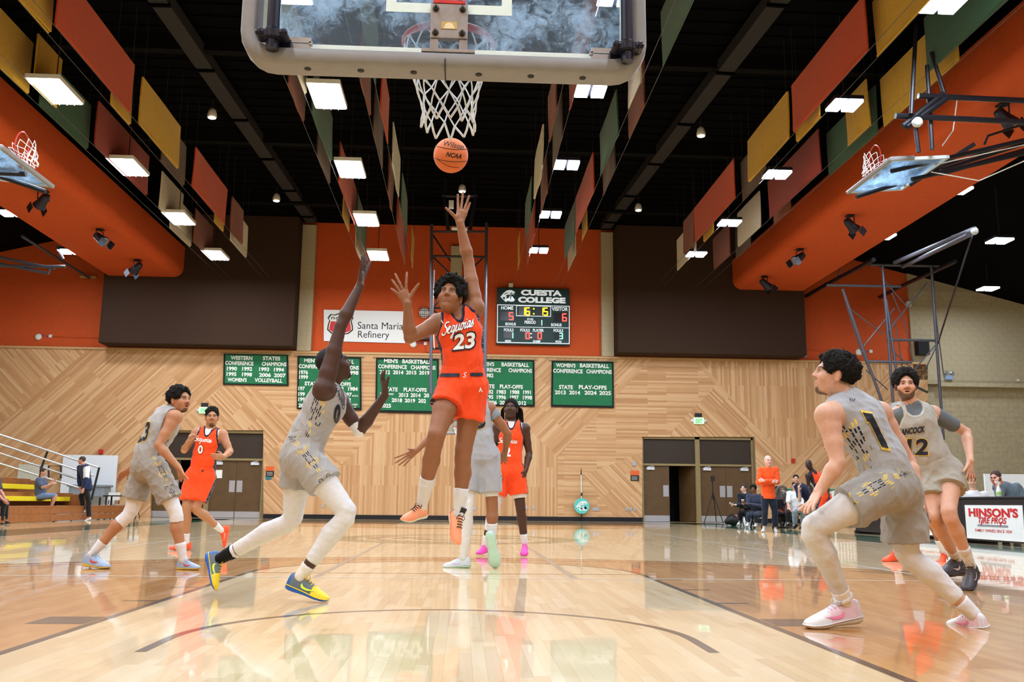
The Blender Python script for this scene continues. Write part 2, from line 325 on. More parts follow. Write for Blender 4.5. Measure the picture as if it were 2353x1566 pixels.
for nm, x0, x1 in (('baseboard_left', -7.2, 7.0), ('baseboard_right', 11.35, 18.3)):
    MB().box((x0, YW - .04, 0), (x1, YW - .003, .16)).build(nm, M_BASE, kind='structure')
# corridors behind the two doorways, their unlit gloom put into the black lining colour
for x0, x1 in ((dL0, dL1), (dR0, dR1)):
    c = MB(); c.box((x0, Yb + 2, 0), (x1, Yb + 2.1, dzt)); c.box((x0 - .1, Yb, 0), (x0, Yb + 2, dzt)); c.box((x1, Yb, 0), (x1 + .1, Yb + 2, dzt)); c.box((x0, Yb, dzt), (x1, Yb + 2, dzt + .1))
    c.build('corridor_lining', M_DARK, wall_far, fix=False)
# pilasters and block wall: every block a piece
bl = bpy.data.meshes.new('block'); bm = bmesh.new(); bmesh.ops.create_cube(bm, size=1); bm.to_mesh(bl); bm.free(); bl.materials.append(M_BLOCK)
def block(parent, lo, hi):
    lo, hi = np.array(lo), np.array(hi); c = (lo + hi) / 2; o = bpy.data.objects.new('block', bl); link(o, parent, c); o.scale = hi - lo; return o
def pilaster(x0, x1, y0, z0, z1, n):
    p = MB().box((x0, y0 + .006, z0), (x1, YW + .2, z1)).build('wall_pilaster', M_MORTAR, kind='structure'); p['label'] = n
    z = z0; k = 0
    while z < z1 - .05:
        h = min(.2, z1 - z); xm = x0 + (x1 - x0) * (.36 if k % 2 else .64)
        if (x1 - x0) > .5: block(p, (x0 + .005, y0, z + .004), (xm - .005, y0 + .1, z + h - .004)); block(p, (xm + .005, y0, z + .004), (x1 - .005, y0 + .1, z + h - .004))
        else: block(p, (x0 + .005, y0, z + .004), (x1 - .005, y0 + .1, z + h - .004))
        z += .2; k += 1
pilaster(-6.27, -5.74, YW - .1, 6.3, 11.3, 'tan block pilaster beside the brown panel above the wood wall')
pilaster(5.47, 5.95, YW - .1, 6.3, 11.3, 'narrow tan block pilaster right of the scoreboard')
pilaster(-.47, -.02, YW - .05, 6.3, 10.6, 'tan block pilaster behind the far hoop tower')
bw = MB(); bw.box((17.9, YW + .006, 5.45), (25, YW + .5, ZC)); bw.box((18.4, YW + .306, 0), (25, YW + .6, 5.45)); wall_block = bw.build('wall_block', M_MORTAR, kind='structure', fix=False); wall_block['label'] = 'tan concrete block wall beside the wood wall at the far right'
nb = 0; rest = MB()
for r in range(46):
    z = r * .2; top = 9.75 - .235 * 1
    y0 = YW if z >= 5.45 else YW + .3
    x = 17.9 if z >= 5.45 else 18.45
    x += (.2 if r % 2 else 0) - .4
    while x < 24.4:
        a, b = max(x, 17.9 if z >= 5.45 else 18.45) + .005, x + .395
        if b - a > .04:
            zt = 9.75 - (.25 * max(0, x - 18.2))
            if (z >= 5.4 and x < 22.7 and z < zt + .2 and nb < 215): block(wall_block, (a, y0, z + .004), (b, y0 + .1, z + .196)); nb += 1
            elif z < zt + .3: rest.box((a, y0, z + .004), (b, y0 + .1, z + .196))
        x += .4
rest.build('blocks', M_BLOCK, wall_block, fix=False, kind='stuff')
MB().box((18.9, YW - .12, 5.35), (25, YW + .4, 5.5)).build('wall_ledge', M_BLOCK, wall_block)
# brown acoustic panels
for nm, x0, x1 in (('left', -13.42, -6.28), ('right', 5.97, 13.32)):
    p = MB().box((x0, 31.6, 6.34), (x1, YW - .02, ZC - .05)).build('trim_brown_panel', M_BROWN, kind='structure', bevel=.04); p['label'] = 'deep brown fabric panel hung high on the %s of the end wall' % nm
# ---- ceiling, beams, soffits, side and rear walls
c = MB(); c.box((-13.4, -8, ZC), (13.4, YW + .5, ZC + .2))
for s in (-1, 1): c.prism([(s * 13.4, -8, 11.05), (s * 25, -8, 8.15), (s * 25, -8, 8.35), (s * 13.4, -8, 11.65)], (0, YW + 8.5, 0))
ceiling = c.build('ceiling', M_BLACK, kind='structure')
for yy in (6.5, 12.2, 17.9, 23.6, 29.3):
    MB().box((-13.4, yy - .12, 11.12), (13.4, yy + .12, ZC)).build('roof_beam', M_BEAM, ceiling)
rib = MB()
for k in range(60): rib.box((-13.4, k * .54, ZC - .04), (13.4, k * .54 + .2, ZC))
rib.build('deck_ribs', M_BLACK, ceiling, fix=False, kind='stuff')
for s, (a, b) in ((-1, ((360, 0), (716, 512))), (1, ((1795, 0), (1392, 525)))):
    p, q = aZ(a[0], a[1], 10.95), aZ(b[0], b[1], 11.25); q[1] = min(q[1], 32.2); d = (p - q); p = p + d * 1.2; n = nrm(np.cross(d, EZ)) * .2
    m_ = MB(); m_.hexa([p - n, p + n, q + n, q - n, p - n + V(0, 0, .3), p + n + V(0, 0, .3), q + n + V(0, 0, .3), q - n + V(0, 0, .3)]); m_.build('lighting_track', M_TRACK, ceiling)
    for t in np.arange(.04, .98, .085):
        x = p + (q - p) * t; MB().obox(x + V(0, 0, -.02), n * 1.15, nrm(d) * .035, V(0, 0, .04)).build('track_joint', M_BLACK, ceiling)
for s, nm in ((-1, 'left'), (1, 'right')):
    prof = [(10.5, 10.05), (13.25, 10.05), (13.25, 8.9), (10.86, 8.9)] + [(10.86 - .36 * math.sin(t), 9.26 - .36 * math.cos(t)) for t in np.linspace(.06, 1.57, 16)]
    m_ = MB(); m_.prism([(s * x, -8, z) for x, z in prof], (0, 39.6, 0)); so = m_.build('trim_soffit', M_ORANGE, kind='structure'); so['label'] = 'long orange boxed soffit along the %s side of the hall' % nm
    MB().box((min(s * 10.75, s * 13.3), -8, 10.05), (max(s * 10.75, s * 13.3), 31.6, ZC)).build('soffit_back', M_BLACK, ceiling)
M_SIDE = mat('side_wall_tan', (176, 158, 124), rough=.85, noise=.1, nscale=4)
for nm, lo, hi in (('wall_left', (-20.2, -8, 0), (-20, YW + .5, 10)), ('wall_right', (25, -8, 0), (25.2, YW + .5, 9)), ('wall_rear', (-20.2, -8.3, 0), (25.2, -8, ZC + .2))):
    MB().box(lo, hi).build(nm, M_SIDE if nm != 'wall_rear' else WOOD[90], kind='structure')
# ---- doors
M_FRAME = mat('door_frame_brass', (150, 132, 92), rough=.45, metal=.3); M_LEAF = mat('door_leaf_brown', (92, 68, 40), rough=.5, noise=.15, nscale=3); M_TRANS = mat('door_transom_brown', (52, 40, 30), rough=.5); M_ALU = mat('aluminium', (190, 192, 200), rough=.35, metal=.6, noise=.05); M_CLOSER = mat('closer_white', (215, 218, 226), rough=.4); M_PAPER = mat('paper_white', (235, 235, 232), rough=.7, noise=.03)
def door(nm, x0, x1, label, openpair):
    yl = YW + .2; zt = dzt
    fr = MB(); t = .07
    fr.box((x0, yl - .12, zt - .1), (x1, yl + .08, zt)); fr.box((x0, yl - .12, 0), (x0 + t, yl + .08, zt)); fr.box((x1 - t, yl - .12, 0), (x1, yl + .08, zt)); xm = (x0 + x1) / 2
    fr.box((xm - .09, yl - .12, 0), (xm + .09, yl + .08, zt)); fr.box((x0, yl - .1, 2.12), (x1, yl + .08, 2.2))
    d = fr.build(nm, M_FRAME, kind='structure', fix=False); d['label'] = label
    for a, b, op in ((x0 + t, xm - .09, openpair == 0), (xm + .09, x1 - t, openpair == 1)):
        MB().box((a, yl - .03, 2.2), (b, yl + .03, zt - .1)).build('transom_panel', M_TRANS, d)
        m2 = (a + b) / 2
        for k, (p, q) in enumerate(((a, m2 - .004), (m2 + .004, b))):
            sw = op and k == 1
            if sw:   # this leaf stands open into the corridor
                le = MB().hexa([(q - .42, yl + .9, .01), (q - .36, yl + .88, .01), (q, yl + .03, .01), (q - .05, yl + .0, .01), (q - .42, yl + .9, 2.11), (q - .36, yl + .88, 2.11), (q, yl + .03, 2.11), (q - .05, yl + .0, 2.11)]).build('door_leaf', M_LEAF, d)
                continue
            le = MB().box((p, yl - .03, .01), (q, yl + .03, 2.11)).build('door_leaf', M_LEAF, d)
            MB().box((p + .01, yl - .045, .01), (q - .01, yl - .031, .24)).build('kick_plate', M_ALU, le)
            px = (q - .24, q - .03) if k == 0 else (p + .03, p + .24)
            MB().box((px[0], yl - .042, .95), (px[1], yl - .031, 1.38)).build('push_plate', M_ALU, le)
            cx = p + .28 if k == 0 else q - .28
            cl = MB(); cl.box((cx - .15, yl - .1, 1.96), (cx + .15, yl - .031, 2.06)); cl.tube([(cx - .1, yl - .08, 2.07), (cx + .12, yl - .13, 2.1)], .012, 6); cl.build('door_closer', M_CLOSER, le)
    return d
doorL = door('door_1', dL0, dL1, 'brown double doors with transoms left of the green volleyball banner', 0)
doorR = door('door_2', dR0, dR1, 'brown double doors right of the exit sign, one leaf ajar', 0)
# ================================================================= LAMPS
M_WHITE = mat('lamp_white', (225, 225, 220), rough=.5, noise=.03)
def emis(name, rgb, s):
    m = mat(name, rgb, noise=.02); b = m.node_tree.nodes['Principled BSDF']; b.inputs['Emission Color'].default_value = lin(rgb); b.inputs['Emission Strength'].default_value = s; return m
M_GLOWW = emis('lamp_glow_warm', (250, 252, 255), 9); M_GLOWC = emis('lamp_glow_cool', (222, 232, 255), 14); M_CABLE = mat('cable_dark', (40, 40, 42), rough=.5); M_STEEL = mat('steel_dark', (38, 38, 46), rough=.4, metal=.5); M_GREYTUBE = mat('tube_grey', (84, 84, 94), rough=.4, metal=.4)
ZL_ = 8.95
def area(x, y, z, sx, sy, w, col):
    l = bpy.data.lights.new('lamp_light', 'AREA'); l.shape = 'RECTANGLE'; l.size = sx; l.size_y = sy; l.energy = w; l.color = col; l.spread = math.radians(180)
    return l
ORD = ['nearest', 'second', 'third', 'fourth', 'farthest']
def lamp(x, y, kind, label, in_view=True, group=None, w=None):
    t = thing('ceiling_lamp', label, 'lamp', (x, y, ZL_), group)
    if kind == 'panel':
        h = MB(); h.box((x - .34, y - .62, ZL_), (x + .34, y + .62, ZL_ + .09)); h.build('housing', M_WHITE, t)
        MB().box((x - .31, y - .59, ZL_ - .02), (x + .31, y + .59, ZL_ - .001)).build('diffuser', M_GLOWW, t)
        if in_view:
            for k in range(1, 4): MB().box((x - .31 + k * .155 - .006, y - .6, ZL_ - .045), (x - .31 + k * .155 + .006, y + .6, ZL_ - .021)).build('louvre', M_WHITE, t)
    else:
        h = MB(); h.box((x - .3, y - .3, ZL_ + .02), (x + .3, y + .3, ZL_ + .1)); h.build('housing', M_STEEL, t)
        for s in (-1, 1): MB().box((x + s * .17 - .13, y - .26, ZL_ - .03), (x + s * .17 + .13, y + .26, ZL_ + .019)).build('led_panel', M_GLOWC, t)
    MB().tube([(x, y, ZL_ + .09), (x, y, min(ZC, 11.0))], .012, 6).build('stem', M_CABLE, t)
    l = area(x, y, ZL_ - .1, .6, 1.1, LAMP_W if w is None else w, (.90, .95, 1.) if kind == 'panel' else (.80, .90, 1.)); lo = bpy.data.objects.new('lamp_light', l); link(lo, t, (x, y, ZL_ - .06))
    return t
cols = [('panel', [(127, 210), (294, 384), (411, 502), (495, 586)], 'white louvred lamp panel over the left sideline'), ('panel', [(752, 221), (805, 389), (842, 505), (869, 587)], 'white louvred lamp panel left of the ball'),
        ('led', [(1357, 209), (1302, 379), (1265, 493), (1238, 575)], 'cool twin lamp right of the ball'), ('led', [(2168, 10), (1940, 242), (1785, 401), (1676, 512), (1600, 584)], 'cool twin lamp over the right sideline')]
for kind, px, lb in cols:
    for i, (u, v) in enumerate(px):
        p = aZ(u, v, ZL_); k = i if len(px) == 5 else i
        lamp(p[0], p[1], kind, '%s, %s in its row from the camera' % (lb, ORD[i] if i < len(px) - 1 else 'farthest'), group='hall lamps in rows')
    x = p[0]; ys = [11.1, 6.9, 2.7, -1.6, -5.6] if len(px) == 4 else [6.9, 2.7, -1.6, -5.6]
    for y in ys: lamp(x, y, kind, 'hall lamp hanging overhead outside the picture', False, 'hall lamps overhead out of view')
for i, (u, v, lb) in enumerate([(25, 490, 'small lamp by the left soffit edge, nearer of two'), (160, 578, 'small lamp by the left soffit edge, farther of two'), (2200, 437, 'small lamp at the right soffit edge, nearer of two'), (2030, 543, 'small lamp at the right soffit edge, farther of two'), (2297, 553, 'cool lamp in the right aisle above the hoop frame'), (2270, 663, 'cool lamp in the right aisle just over the block wall')]):
    p = aZ(u, v, 8.6 if i > 3 else 8.95); ZL_ = p[2]; lamp(p[0], p[1], 'led', lb, w=LAMP_W * .75); ZL_ = 8.95
for x in (-16.5, 17.5):
    for y in (17, 10, 3): ZL_ = 8.4; lamp(x, y, 'led', 'aisle lamp outside the picture', False, 'aisle lamps out of view', w=LAMP_W * .75); ZL_ = 8.95
# small track spots on the dark tracks
M_SPOTGLOW = emis('spot_glow', (255, 244, 220), 12)
for (u, v, lb) in ((487, 270, 'small lit spot under the left track, nearer one'), (635, 461, 'small spot under the left track, farther one'), (1611, 312, 'small lit spot under the right track, nearer one'), (1467, 483, 'small spot under the right track, farther one'), (1062, 440, 'small spot above the raised hand of the shooter')):
    p = aZ(u, v, 10.62); t = thing('track_spot', lb, 'spotlight', p)
    MB().lathe(p + V(0, 0, .0), (0, 0, 1), [(.12, 0), (.13, .05), (.1, .2), (.04, .26)], 12).build('shade', M_WHITE, t, smooth=True); MB().lathe(p - V(0, 0, .012), (0, 0, 1), [(.1, 0), (.1, .011)], 12).build('bulb', M_SPOTGLOW, t); MB().tube([p + V(0, 0, .26), p + V(0, 0, .5)], .015, 6).build('stem', M_CABLE, t)
# stage lamps under the soffits
M_LENS = mat('lens_grey', (150, 150, 150), rough=.15, metal=.4)
def stage(u, v, lb, yaw, group='stage lamps under the soffits'):
    p = aZ(u, v, 8.72); t = thing('stage_lamp', lb, 'stage lamp', (p[0], p[1], 8.9), group); top = V(p[0], p[1], 8.9)
    MB().box(top - V(.1, .1, .04), top + V(.1, .1, -.001)).build('base_plate', M_STEEL, t)
    d = nrm(V(math.cos(yaw), math.sin(yaw), -.75)); s = nrm(np.cross(d, EZ)); c = top - V(0, 0, .28)
    y = MB()
    for k in (-1, 1): y.tube([c + s * .16 * k, c + s * .16 * k + V(0, 0, .2), top - V(0, 0, .05)], .018, 6)
    y.build('yoke', M_STEEL, t)
    MB().lathe(c - d * .2, d, [(.07, 0), (.11, .05), (.13, .25), (.17, .42), (.18, .43)], 14).build('lamp_body', M_STEEL, t, smooth=True); MB().lathe(c + d * .231, d, [(.15, 0), (.15, .012)], 14).build('lens', M_LENS, t)
    for k in (-1, 1): MB().obox(c + d * .34 + s * .2 * k, d * .11, np.cross(d, s) * .12, s * .006).build('barn_door', M_STEEL, t)
stage(100, 452, 'stage lamp under the left soffit beside the folded hoop', 2.5); stage(229, 539, 'middle stage lamp under the left soffit', -.3); stage(316, 608, 'stage lamp at the far end of the left soffit', 2.6)
stage(1953, 508, 'stage lamp under the right soffit below the folded hoop', .4); stage(1838, 584, 'middle stage lamp under the right soffit', 3.5); stage(1757, 645, 'stage lamp at the far end of the right soffit', .3); stage(2305, 258, 'nearest stage lamp under the right soffit', .2)
# ================================================================= HANGING FABRIC BAFFLES
FC = {'orange': (196, 66, 22), 'yellow': (206, 160, 38), 'green': (44, 88, 62), 'rust': (128, 60, 42), 'white': (214, 206, 186), 'brown': (88, 66, 54), 'red': (150, 44, 26)}
MF = {k: mat('baffle_' + k, c, rough=.85, spec=.15, noise=.06, nscale=9, bump=.15, bscale=120, sheen=.2) for k, c in FC.items()}
ZB = 8.94; BH = 1.09
def vY(v, u, z): return aZ(u, v, z)[1]
def baffle(X, u0, v0, u1, v1, col, label, h=BH):
    y0 = aZ(u0, v0, ZB)[1] if v0 is not None else u0; y1 = aZ(u1, v1, ZB)[1]
    t = thing('hanging_baffle', label, 'banner', (X, (y0 + y1) / 2, ZB), 'fabric baffles hung from the roof')
    n = max(4, int((y1 - y0) / .25)); vs = []; ph = random.uniform(0, 6); am = random.uniform(.01, .03)
    nz = 5
    for side in (0, 1):
        for k in range(nz):
            for i in range(n + 1):
                f = i / n; g = k / (nz - 1)
                vs.append((X + am * math.sin(ph + f * 5 + g * 2) * (1 - g * .6) + (.03 if side else 0), y0 + (y1 - y0) * f, ZB + h * g - (.012 * math.sin(f * 9 + ph) if k == 0 else 0)))
    m = n + 1; A = m * nz; fs = []
    for k in range(nz - 1):
        for i in range(n): fs.append((k * m + i, k * m + i + 1, (k + 1) * m + i + 1, (k + 1) * m + i)); fs.append((A + k * m + i, A + (k + 1) * m + i, A + (k + 1) * m + i + 1, A + k * m + i + 1))
    for i in range(n): fs += [(i, A + i, A + i + 1, i + 1), ((nz - 1) * m + i, (nz - 1) * m + i + 1, A + (nz - 1) * m + i + 1, A + (nz - 1) * m + i)]
    for k in range(nz - 1): fs += [(k * m, (k + 1) * m, A + (k + 1) * m, A + k * m), (k * m + n, A + k * m + n, A + (k + 1) * m + n, (k + 1) * m + n)]
    MB().add(vs, fs).build('fabric', MF[col], t, smooth=False)
    MB().tube([(X + .015, y0 + .02, ZB - .015), (X + .015, y1 - .02, ZB - .015)], .016, 6).build('hem_bar', MF[col], t)
    MB().tube([(X + .015, y0 + .02, ZB + h), (X + .015, y1 - .02, ZB + h)], .014, 6).build('top_bar', MF[col], t)
    for yy in (y0 + .1, y1 - .1): MB().tube([(X + .015, yy, ZB + h), (X + .015, yy, ZC)], .006, 5).build('hanger', M_CABLE, t)
XL1, XL1b, XL2, XL2b = -7.25, -7.5, -8.75, -9.05
XR1, XR1b, XR2, XR2b = 7.42, 7.7, 8.95, 9.28
XA, XAb, XB, XBb = -3.28, -3.55, -1.78, -2.05
XC, XCb, XD, XDb = 1.98, 2.25, 3.5, 3.8
W1 = 'in the outer left rows'; W2 = 'in the outer right rows'; W3 = 'left of the middle lamps'; W4 = 'left of the ball'; W5 = 'right of the ball'; W6 = 'right of the middle lamps'
B_ = [
 (XL1b, 7.5, None, 76, 73, 'yellow', 'yellow fabric baffle cut by the top left corner'), (XL1, 92, 52, 265, 256, 'orange', 'largest orange fabric baffle at upper left'), (XL1, 288, 280, 384, 385, 'yellow', 'yellow fabric baffle above the louvred lamp at left'), (XL1, 409, 425, 495, 514, 'orange', 'second orange fabric baffle in the outer left rows'), (XL1, 505, 528, 536, 559, 'rust', 'rust fabric baffle at the far end of the left rows'),
 (XL1b, 216, 235, 263, 284, 'yellow', 'narrow yellow baffle peeping out under the large orange one at left'), (XL1b, 462, 508, 488, 530, 'yellow', 'small yellow baffle under the second orange one at left'), (XL1b, 510, 548, 548, 590, 'white', 'pale baffle behind the rust one at far left'), (XL1b, 345, 365, 392, 425, 'brown', 'dark brown baffle behind the yellow one at left'),
 (XL2b, 8.0, None, 22, 212, 'yellow', 'yellow baffle at the left picture edge beside the bright lamp'), (XL2, 37, 190, 96, 245, 'yellow', 'ochre baffle left of the nearest left lamp'), (XL2b, 47, 235, 162, 340, 'green', 'dark green baffle below the nearest left lamp'), (XL2, 181, 330, 304, 446, 'red', 'red orange baffle between the two nearest left lamps'), (XL2, 336, 475, 393, 524, 'white', 'pale baffle behind the second left lamp'), (XL2b, 361, 520, 413, 565, 'white', 'lower pale baffle ending at the left soffit'), (XL2, 428, 552, 466, 592, 'rust', 'dark rust baffle before the farthest left lamp'),
 (XR1b, 7.4, None, 2003, 128, 'yellow', 'large yellow baffle at the top right'), (XR1, 1985, 113, 1821, 302, 'orange', 'largest orange red baffle at upper right'), (XR1, 1812, 313, 1722, 416, 'yellow', 'yellow baffle below the largest orange one at right'), (XR1, 1690, 452, 1608, 555, 'orange', 'red orange baffle in the middle of the right rows'), (XR1, 1594, 556, 1565, 582, 'rust', 'rust baffle at the far end of the right rows'),
 (XR1b, 1872, 265, 1827, 324, 'yellow', 'narrow yellow baffle under the largest orange one at right'), (XR1b, 1634, 530, 1612, 554, 'yellow', 'small yellow baffle under the red orange one at right'), (XR1b, 1592, 575, 1553, 620, 'white', 'pale baffle behind the rust one at far right'), (XR1b, 1760, 400, 1705, 460, 'brown', 'dark brown baffle behind the yellow one at right'),
 (XR2, 8.3, None, 2123, 163, 'green', 'large green baffle above the folded right hoop'), (XR2b, 2186, 133, 2028, 289, 'yellow', 'large yellow baffle beside the pulley of the folded hoop'), (XR2, 1995, 287, 1945, 334, 'yellow', 'yellow baffle behind the second right lamp'), (XR2b, 2005, 300, 1902, 401, 'green', 'dark green baffle left of the folded right hoop'), (XR2, 1880, 390, 1768, 500, 'red', 'red baffle behind the third right lamp'), (XR2b, 1806, 480, 1769, 514, 'rust', 'narrow rust baffle under the red one at right'), (XR2, 1743, 518, 1692, 565, 'white', 'pale baffle right of the fourth right lamp'), (XR2b, 1722, 560, 1688, 590, 'brown', 'dark baffle by the end of the right soffit'), (XR2, 1662, 582, 1632, 617, 'rust', 'rust baffle right of the farthest right lamp'),
 (XA, 9.5, None, 685, 214, 'white', 'pale baffle half hidden behind the backboard pad at left'), (XAb, 643, 188, 679, 277, 'rust', 'rust baffle just left of the nearest middle lamp'), (XA, 703, 256, 743, 368, 'green', 'green baffle under the nearest middle left lamp'), (XAb, 712, 355, 738, 420, 'brown', 'brown baffle behind the green one at middle left'), (XA, 762, 415, 799, 514, 'orange', 'orange baffle left of the second middle lamp'), (XAb, 770, 497, 784, 531, 'yellow', 'small yellow baffle behind the orange one at middle left'), (XA, 804, 520, 825, 577, 'green', 'small green baffle above the reaching defender'), (XAb, 801, 568, 820, 611, 'white', 'small pale baffle over the hand of the defender'),
 (XBb, 816, 175, 836, 263, 'rust', 'rust baffle left of the net'), (XB, 8.5, None, 857, 192, 'green', 'sliver of a green baffle left of the net'), (XB, 864, 252, 881, 328, 'orange', 'slim orange baffle left of the net'), (XBb, 843, 305, 863, 385, 'brown', 'brown baffle left of the ball'), (XB, 886, 375, 904, 451, 'white', 'slim pale baffle left of the ball'), (XBb, 874, 437, 888, 484, 'rust', 'slim rust baffle below left of the ball'), (XB, 905, 480, 920, 538, 'green', 'slim green baffle below left of the ball'), (XBb, 895, 527, 913, 605, 'orange', 'slim orange baffle above the open left hand'), (XB, 930, 590, 935, 614, 'yellow', 'slim yellow baffle beside the open left hand'),
 (XC, 1279, 246, 1257, 325, 'rust', 'rust baffle right of the net'), (XCb, 9.5, None, 1307, 252, 'red', 'red baffle beside the nearest right middle lamp'), (XCb, 1294, 313, 1268, 388, 'brown', 'brown baffle right of the ball'), (XC, 1247, 380, 1226, 456, 'white', 'slim pale baffle right of the ball'), (XCb, 1254, 440, 1237, 491, 'rust', 'slim rust baffle below right of the ball'), (XC, 1221, 488, 1201, 544, 'green', 'slim green baffle below right of the ball'), (XCb, 1230, 536, 1202, 607, 'orange', 'slim orange baffle above the scoreboard'), (XC, 1187, 600, 1180, 618, 'yellow', 'slim yellow baffle right of the raised arm'),
 (XD, 1465, 185, 1438, 248, 'white', 'bright pale baffle under the pad corner at right'), (XDb, 1477, 238, 1439, 316, 'rust', 'pink lit rust baffle under the pad corner at right'), (XD, 1418, 308, 1374, 401, 'green', 'green baffle right of the second middle lamp'), (XDb, 1413, 385, 1381, 447, 'brown', 'grey brown baffle behind the green one at middle right'), (XD, 1361, 438, 1315, 534, 'orange', 'orange baffle right of the third middle lamp'), (XDb, 1343, 527, 1330, 551, 'yellow', 'small yellow baffle behind the orange one at middle right'), (XD, 1313, 537, 1289, 592, 'green', 'small green baffle over the scoreboard'), (XDb, 1315, 582, 1294, 621, 'white', 'small pale baffle at the far end over the scoreboard'), (XDb, 8.0, None, 1518, 149, 'green', 'long green baffle right of the backboard')]
for a in B_: baffle(*a)
M_WIRE = mat('wire_grey', (90, 90, 92), rough=.5, metal=.3)
for i, X in enumerate((XL1, XL1b, XL2, XL2b, XR1, XR1b, XR2, XR2b, XA, XAb, XB, XBb, XC, XCb, XD, XDb)):
    side = ['outer left', 'outer right', 'middle left', 'middle right'][i // 4]
    MB().tube([(X + .015, 5, ZB - .05), (X + .015, 31.4, ZB - .05)], .006, 6).build('guide_wire', M_WIRE, label='%s guide wire from the left under the %s baffles' % (['first', 'second', 'third', 'fourth'][[[3, 2, 1, 0], [0, 1, 2, 3], [1, 0, 3, 2], [0, 1, 2, 3]][i // 4][i % 4]], side), cat='wire', group='guide wires of the %s baffles' % side)
# ================================================================= THE NEAR HOOP
M_PAD = mat('pad_grey', (136, 133, 134), rough=.5, noise=.05, nscale=14, bump=.05); M_PADHOLE = mat('pad_hole', (40, 38, 36), rough=.8); M_RIM = mat('rim_red', (196, 52, 46), rough=.35, noise=.15, nscale=30); M_NET = mat('net_white', (235, 236, 238), rough=.7, noise=.04); M_PLATE = mat('plate_grey', (150, 142, 138), rough=.4, metal=.55, noise=.12, nscale=18); M_BOLT = mat('bolt_dark', (70, 66, 62), rough=.35, metal=.7); M_TAPE = mat('tape_white', (222, 236, 232), rough=.5, noise=.03); M_BLUEBLK = mat('pipe_blueblack', (20, 18, 34), rough=.3, metal=.3)
def glass_mat(name, smear, tint=(.80, .92, 1.)):
    m = bpy.data.materials.new(name); m.use_nodes = True; nt = m.node_tree; nt.nodes.clear(); N = nt.nodes.new; L = nt.links.new; MATS[name] = m
    out = N('ShaderNodeOutputMaterial'); tr = N('ShaderNodeBsdfTransparent'); tr.inputs[0].default_value = (*tint, 1)
    gl = N('ShaderNodeBsdfGlossy'); gl.inputs['Roughness'].default_value = .04; fr = N('ShaderNodeFresnel'); fr.inputs[0].default_value = 1.35
    m1 = N('ShaderNodeMixShader'); L(fr.outputs[0], m1.inputs[0]); L(tr.outputs[0], m1.inputs[1]); L(gl.outputs[0], m1.inputs[2])
    tl = N('ShaderNodeBsdfTranslucent'); tl.inputs[0].default_value = (.5, .72, 1, 1); df = N('ShaderNodeBsdfDiffuse'); df.inputs[0].default_value = (.6, .78, .95, 1); ad = N('ShaderNodeMixShader'); L(tl.outputs[0], ad.inputs[1]); L(df.outputs[0], ad.inputs[2])
    geo = N('ShaderNodeNewGeometry'); nz = N('ShaderNodeTexNoise'); nz.inputs['Scale'].default_value = 13; nz.inputs['Detail'].default_value = 9; nz.inputs['Roughness'].default_value = .72; nz.inputs['Distortion'].default_value = 1.6; L(geo.outputs['Position'], nz.inputs['Vector'])
    n2 = N('ShaderNodeTexNoise'); n2.inputs['Scale'].default_value = 2.6; L(geo.outputs['Position'], n2.inputs['Vector'])
    ml = N('ShaderNodeMath'); ml.operation = 'MULTIPLY'; L(nz.outputs['Fac'], ml.inputs[0]); L(n2.outputs['Fac'], ml.inputs[1])
    mr = N('ShaderNodeMapRange'); mr.inputs[1].default_value = .215; mr.inputs[2].default_value = .42; mr.inputs[3].default_value = smear * .08; mr.inputs[4].default_value = smear; L(ml.outputs[0], mr.inputs[0])
    m2 = N('ShaderNodeMixShader'); L(mr.outputs[0], m2.inputs[0]); L(m1.outputs[0], m2.inputs[1]); L(ad.outputs[0], m2.inputs[2]); L(m2.outputs[0], out.inputs[0]); return m
M_GLASS = glass_mat('board_glass_smeared', .85); M_GLASS2 = glass_mat('board_glass_far', .55)
def net_mesh(b, c, ax, r0, r1, ln, n=12, rows=6, th=.0042, sway=V(0, 0, 0), jitter=.006, seed=3):
    rg = random.Random(seed); ax = nrm(ax); a = nrm(np.cross(ax, EY if abs(ax[1]) < .9 else EX)); d = np.cross(ax, a); P = {}
    for j in range(rows + 1):
        f = j / rows; r = r0 + (r1 - r0) * min(1, f * 1.25) + (.012 if j == rows else 0)
        for i in range(n):
            g = 2 * math.pi * (i + .5 * (j % 2)) / n; jit = V(rg.gauss(0, 1), rg.gauss(0, 1), rg.gauss(0, 1)) * (jitter if j else 0)
            P[i, j] = np.asarray(c) + ax * ln * f + (a * math.cos(g) + d * math.sin(g)) * r + sway * f * f + jit
    for j in range(rows):
        for i in range(n):
            k = i if j % 2 == 0 else (i + 1) % n; k2 = (i - 1) % n if j % 2 == 0 else i
            for q in (k, k2):
                p0, p1 = P[i, j], P[q, j + 1]; mid = (p0 + p1) / 2 + (nrm((p0 + p1) / 2 - np.asarray(c) - ax * ln * (j + .5) / rows)) * .004
                b.tube([p0, mid, p1], th * (1.5 if j == rows - 1 else 1), 5, caps=False)
hoop = thing('basketball_hoop', 'glass basketball hoop with grey padding seen from behind at the top', 'basketball hoop', (0, 1.2, 2.75))
YG = 1.219; XP = .925; ZPB = 2.702
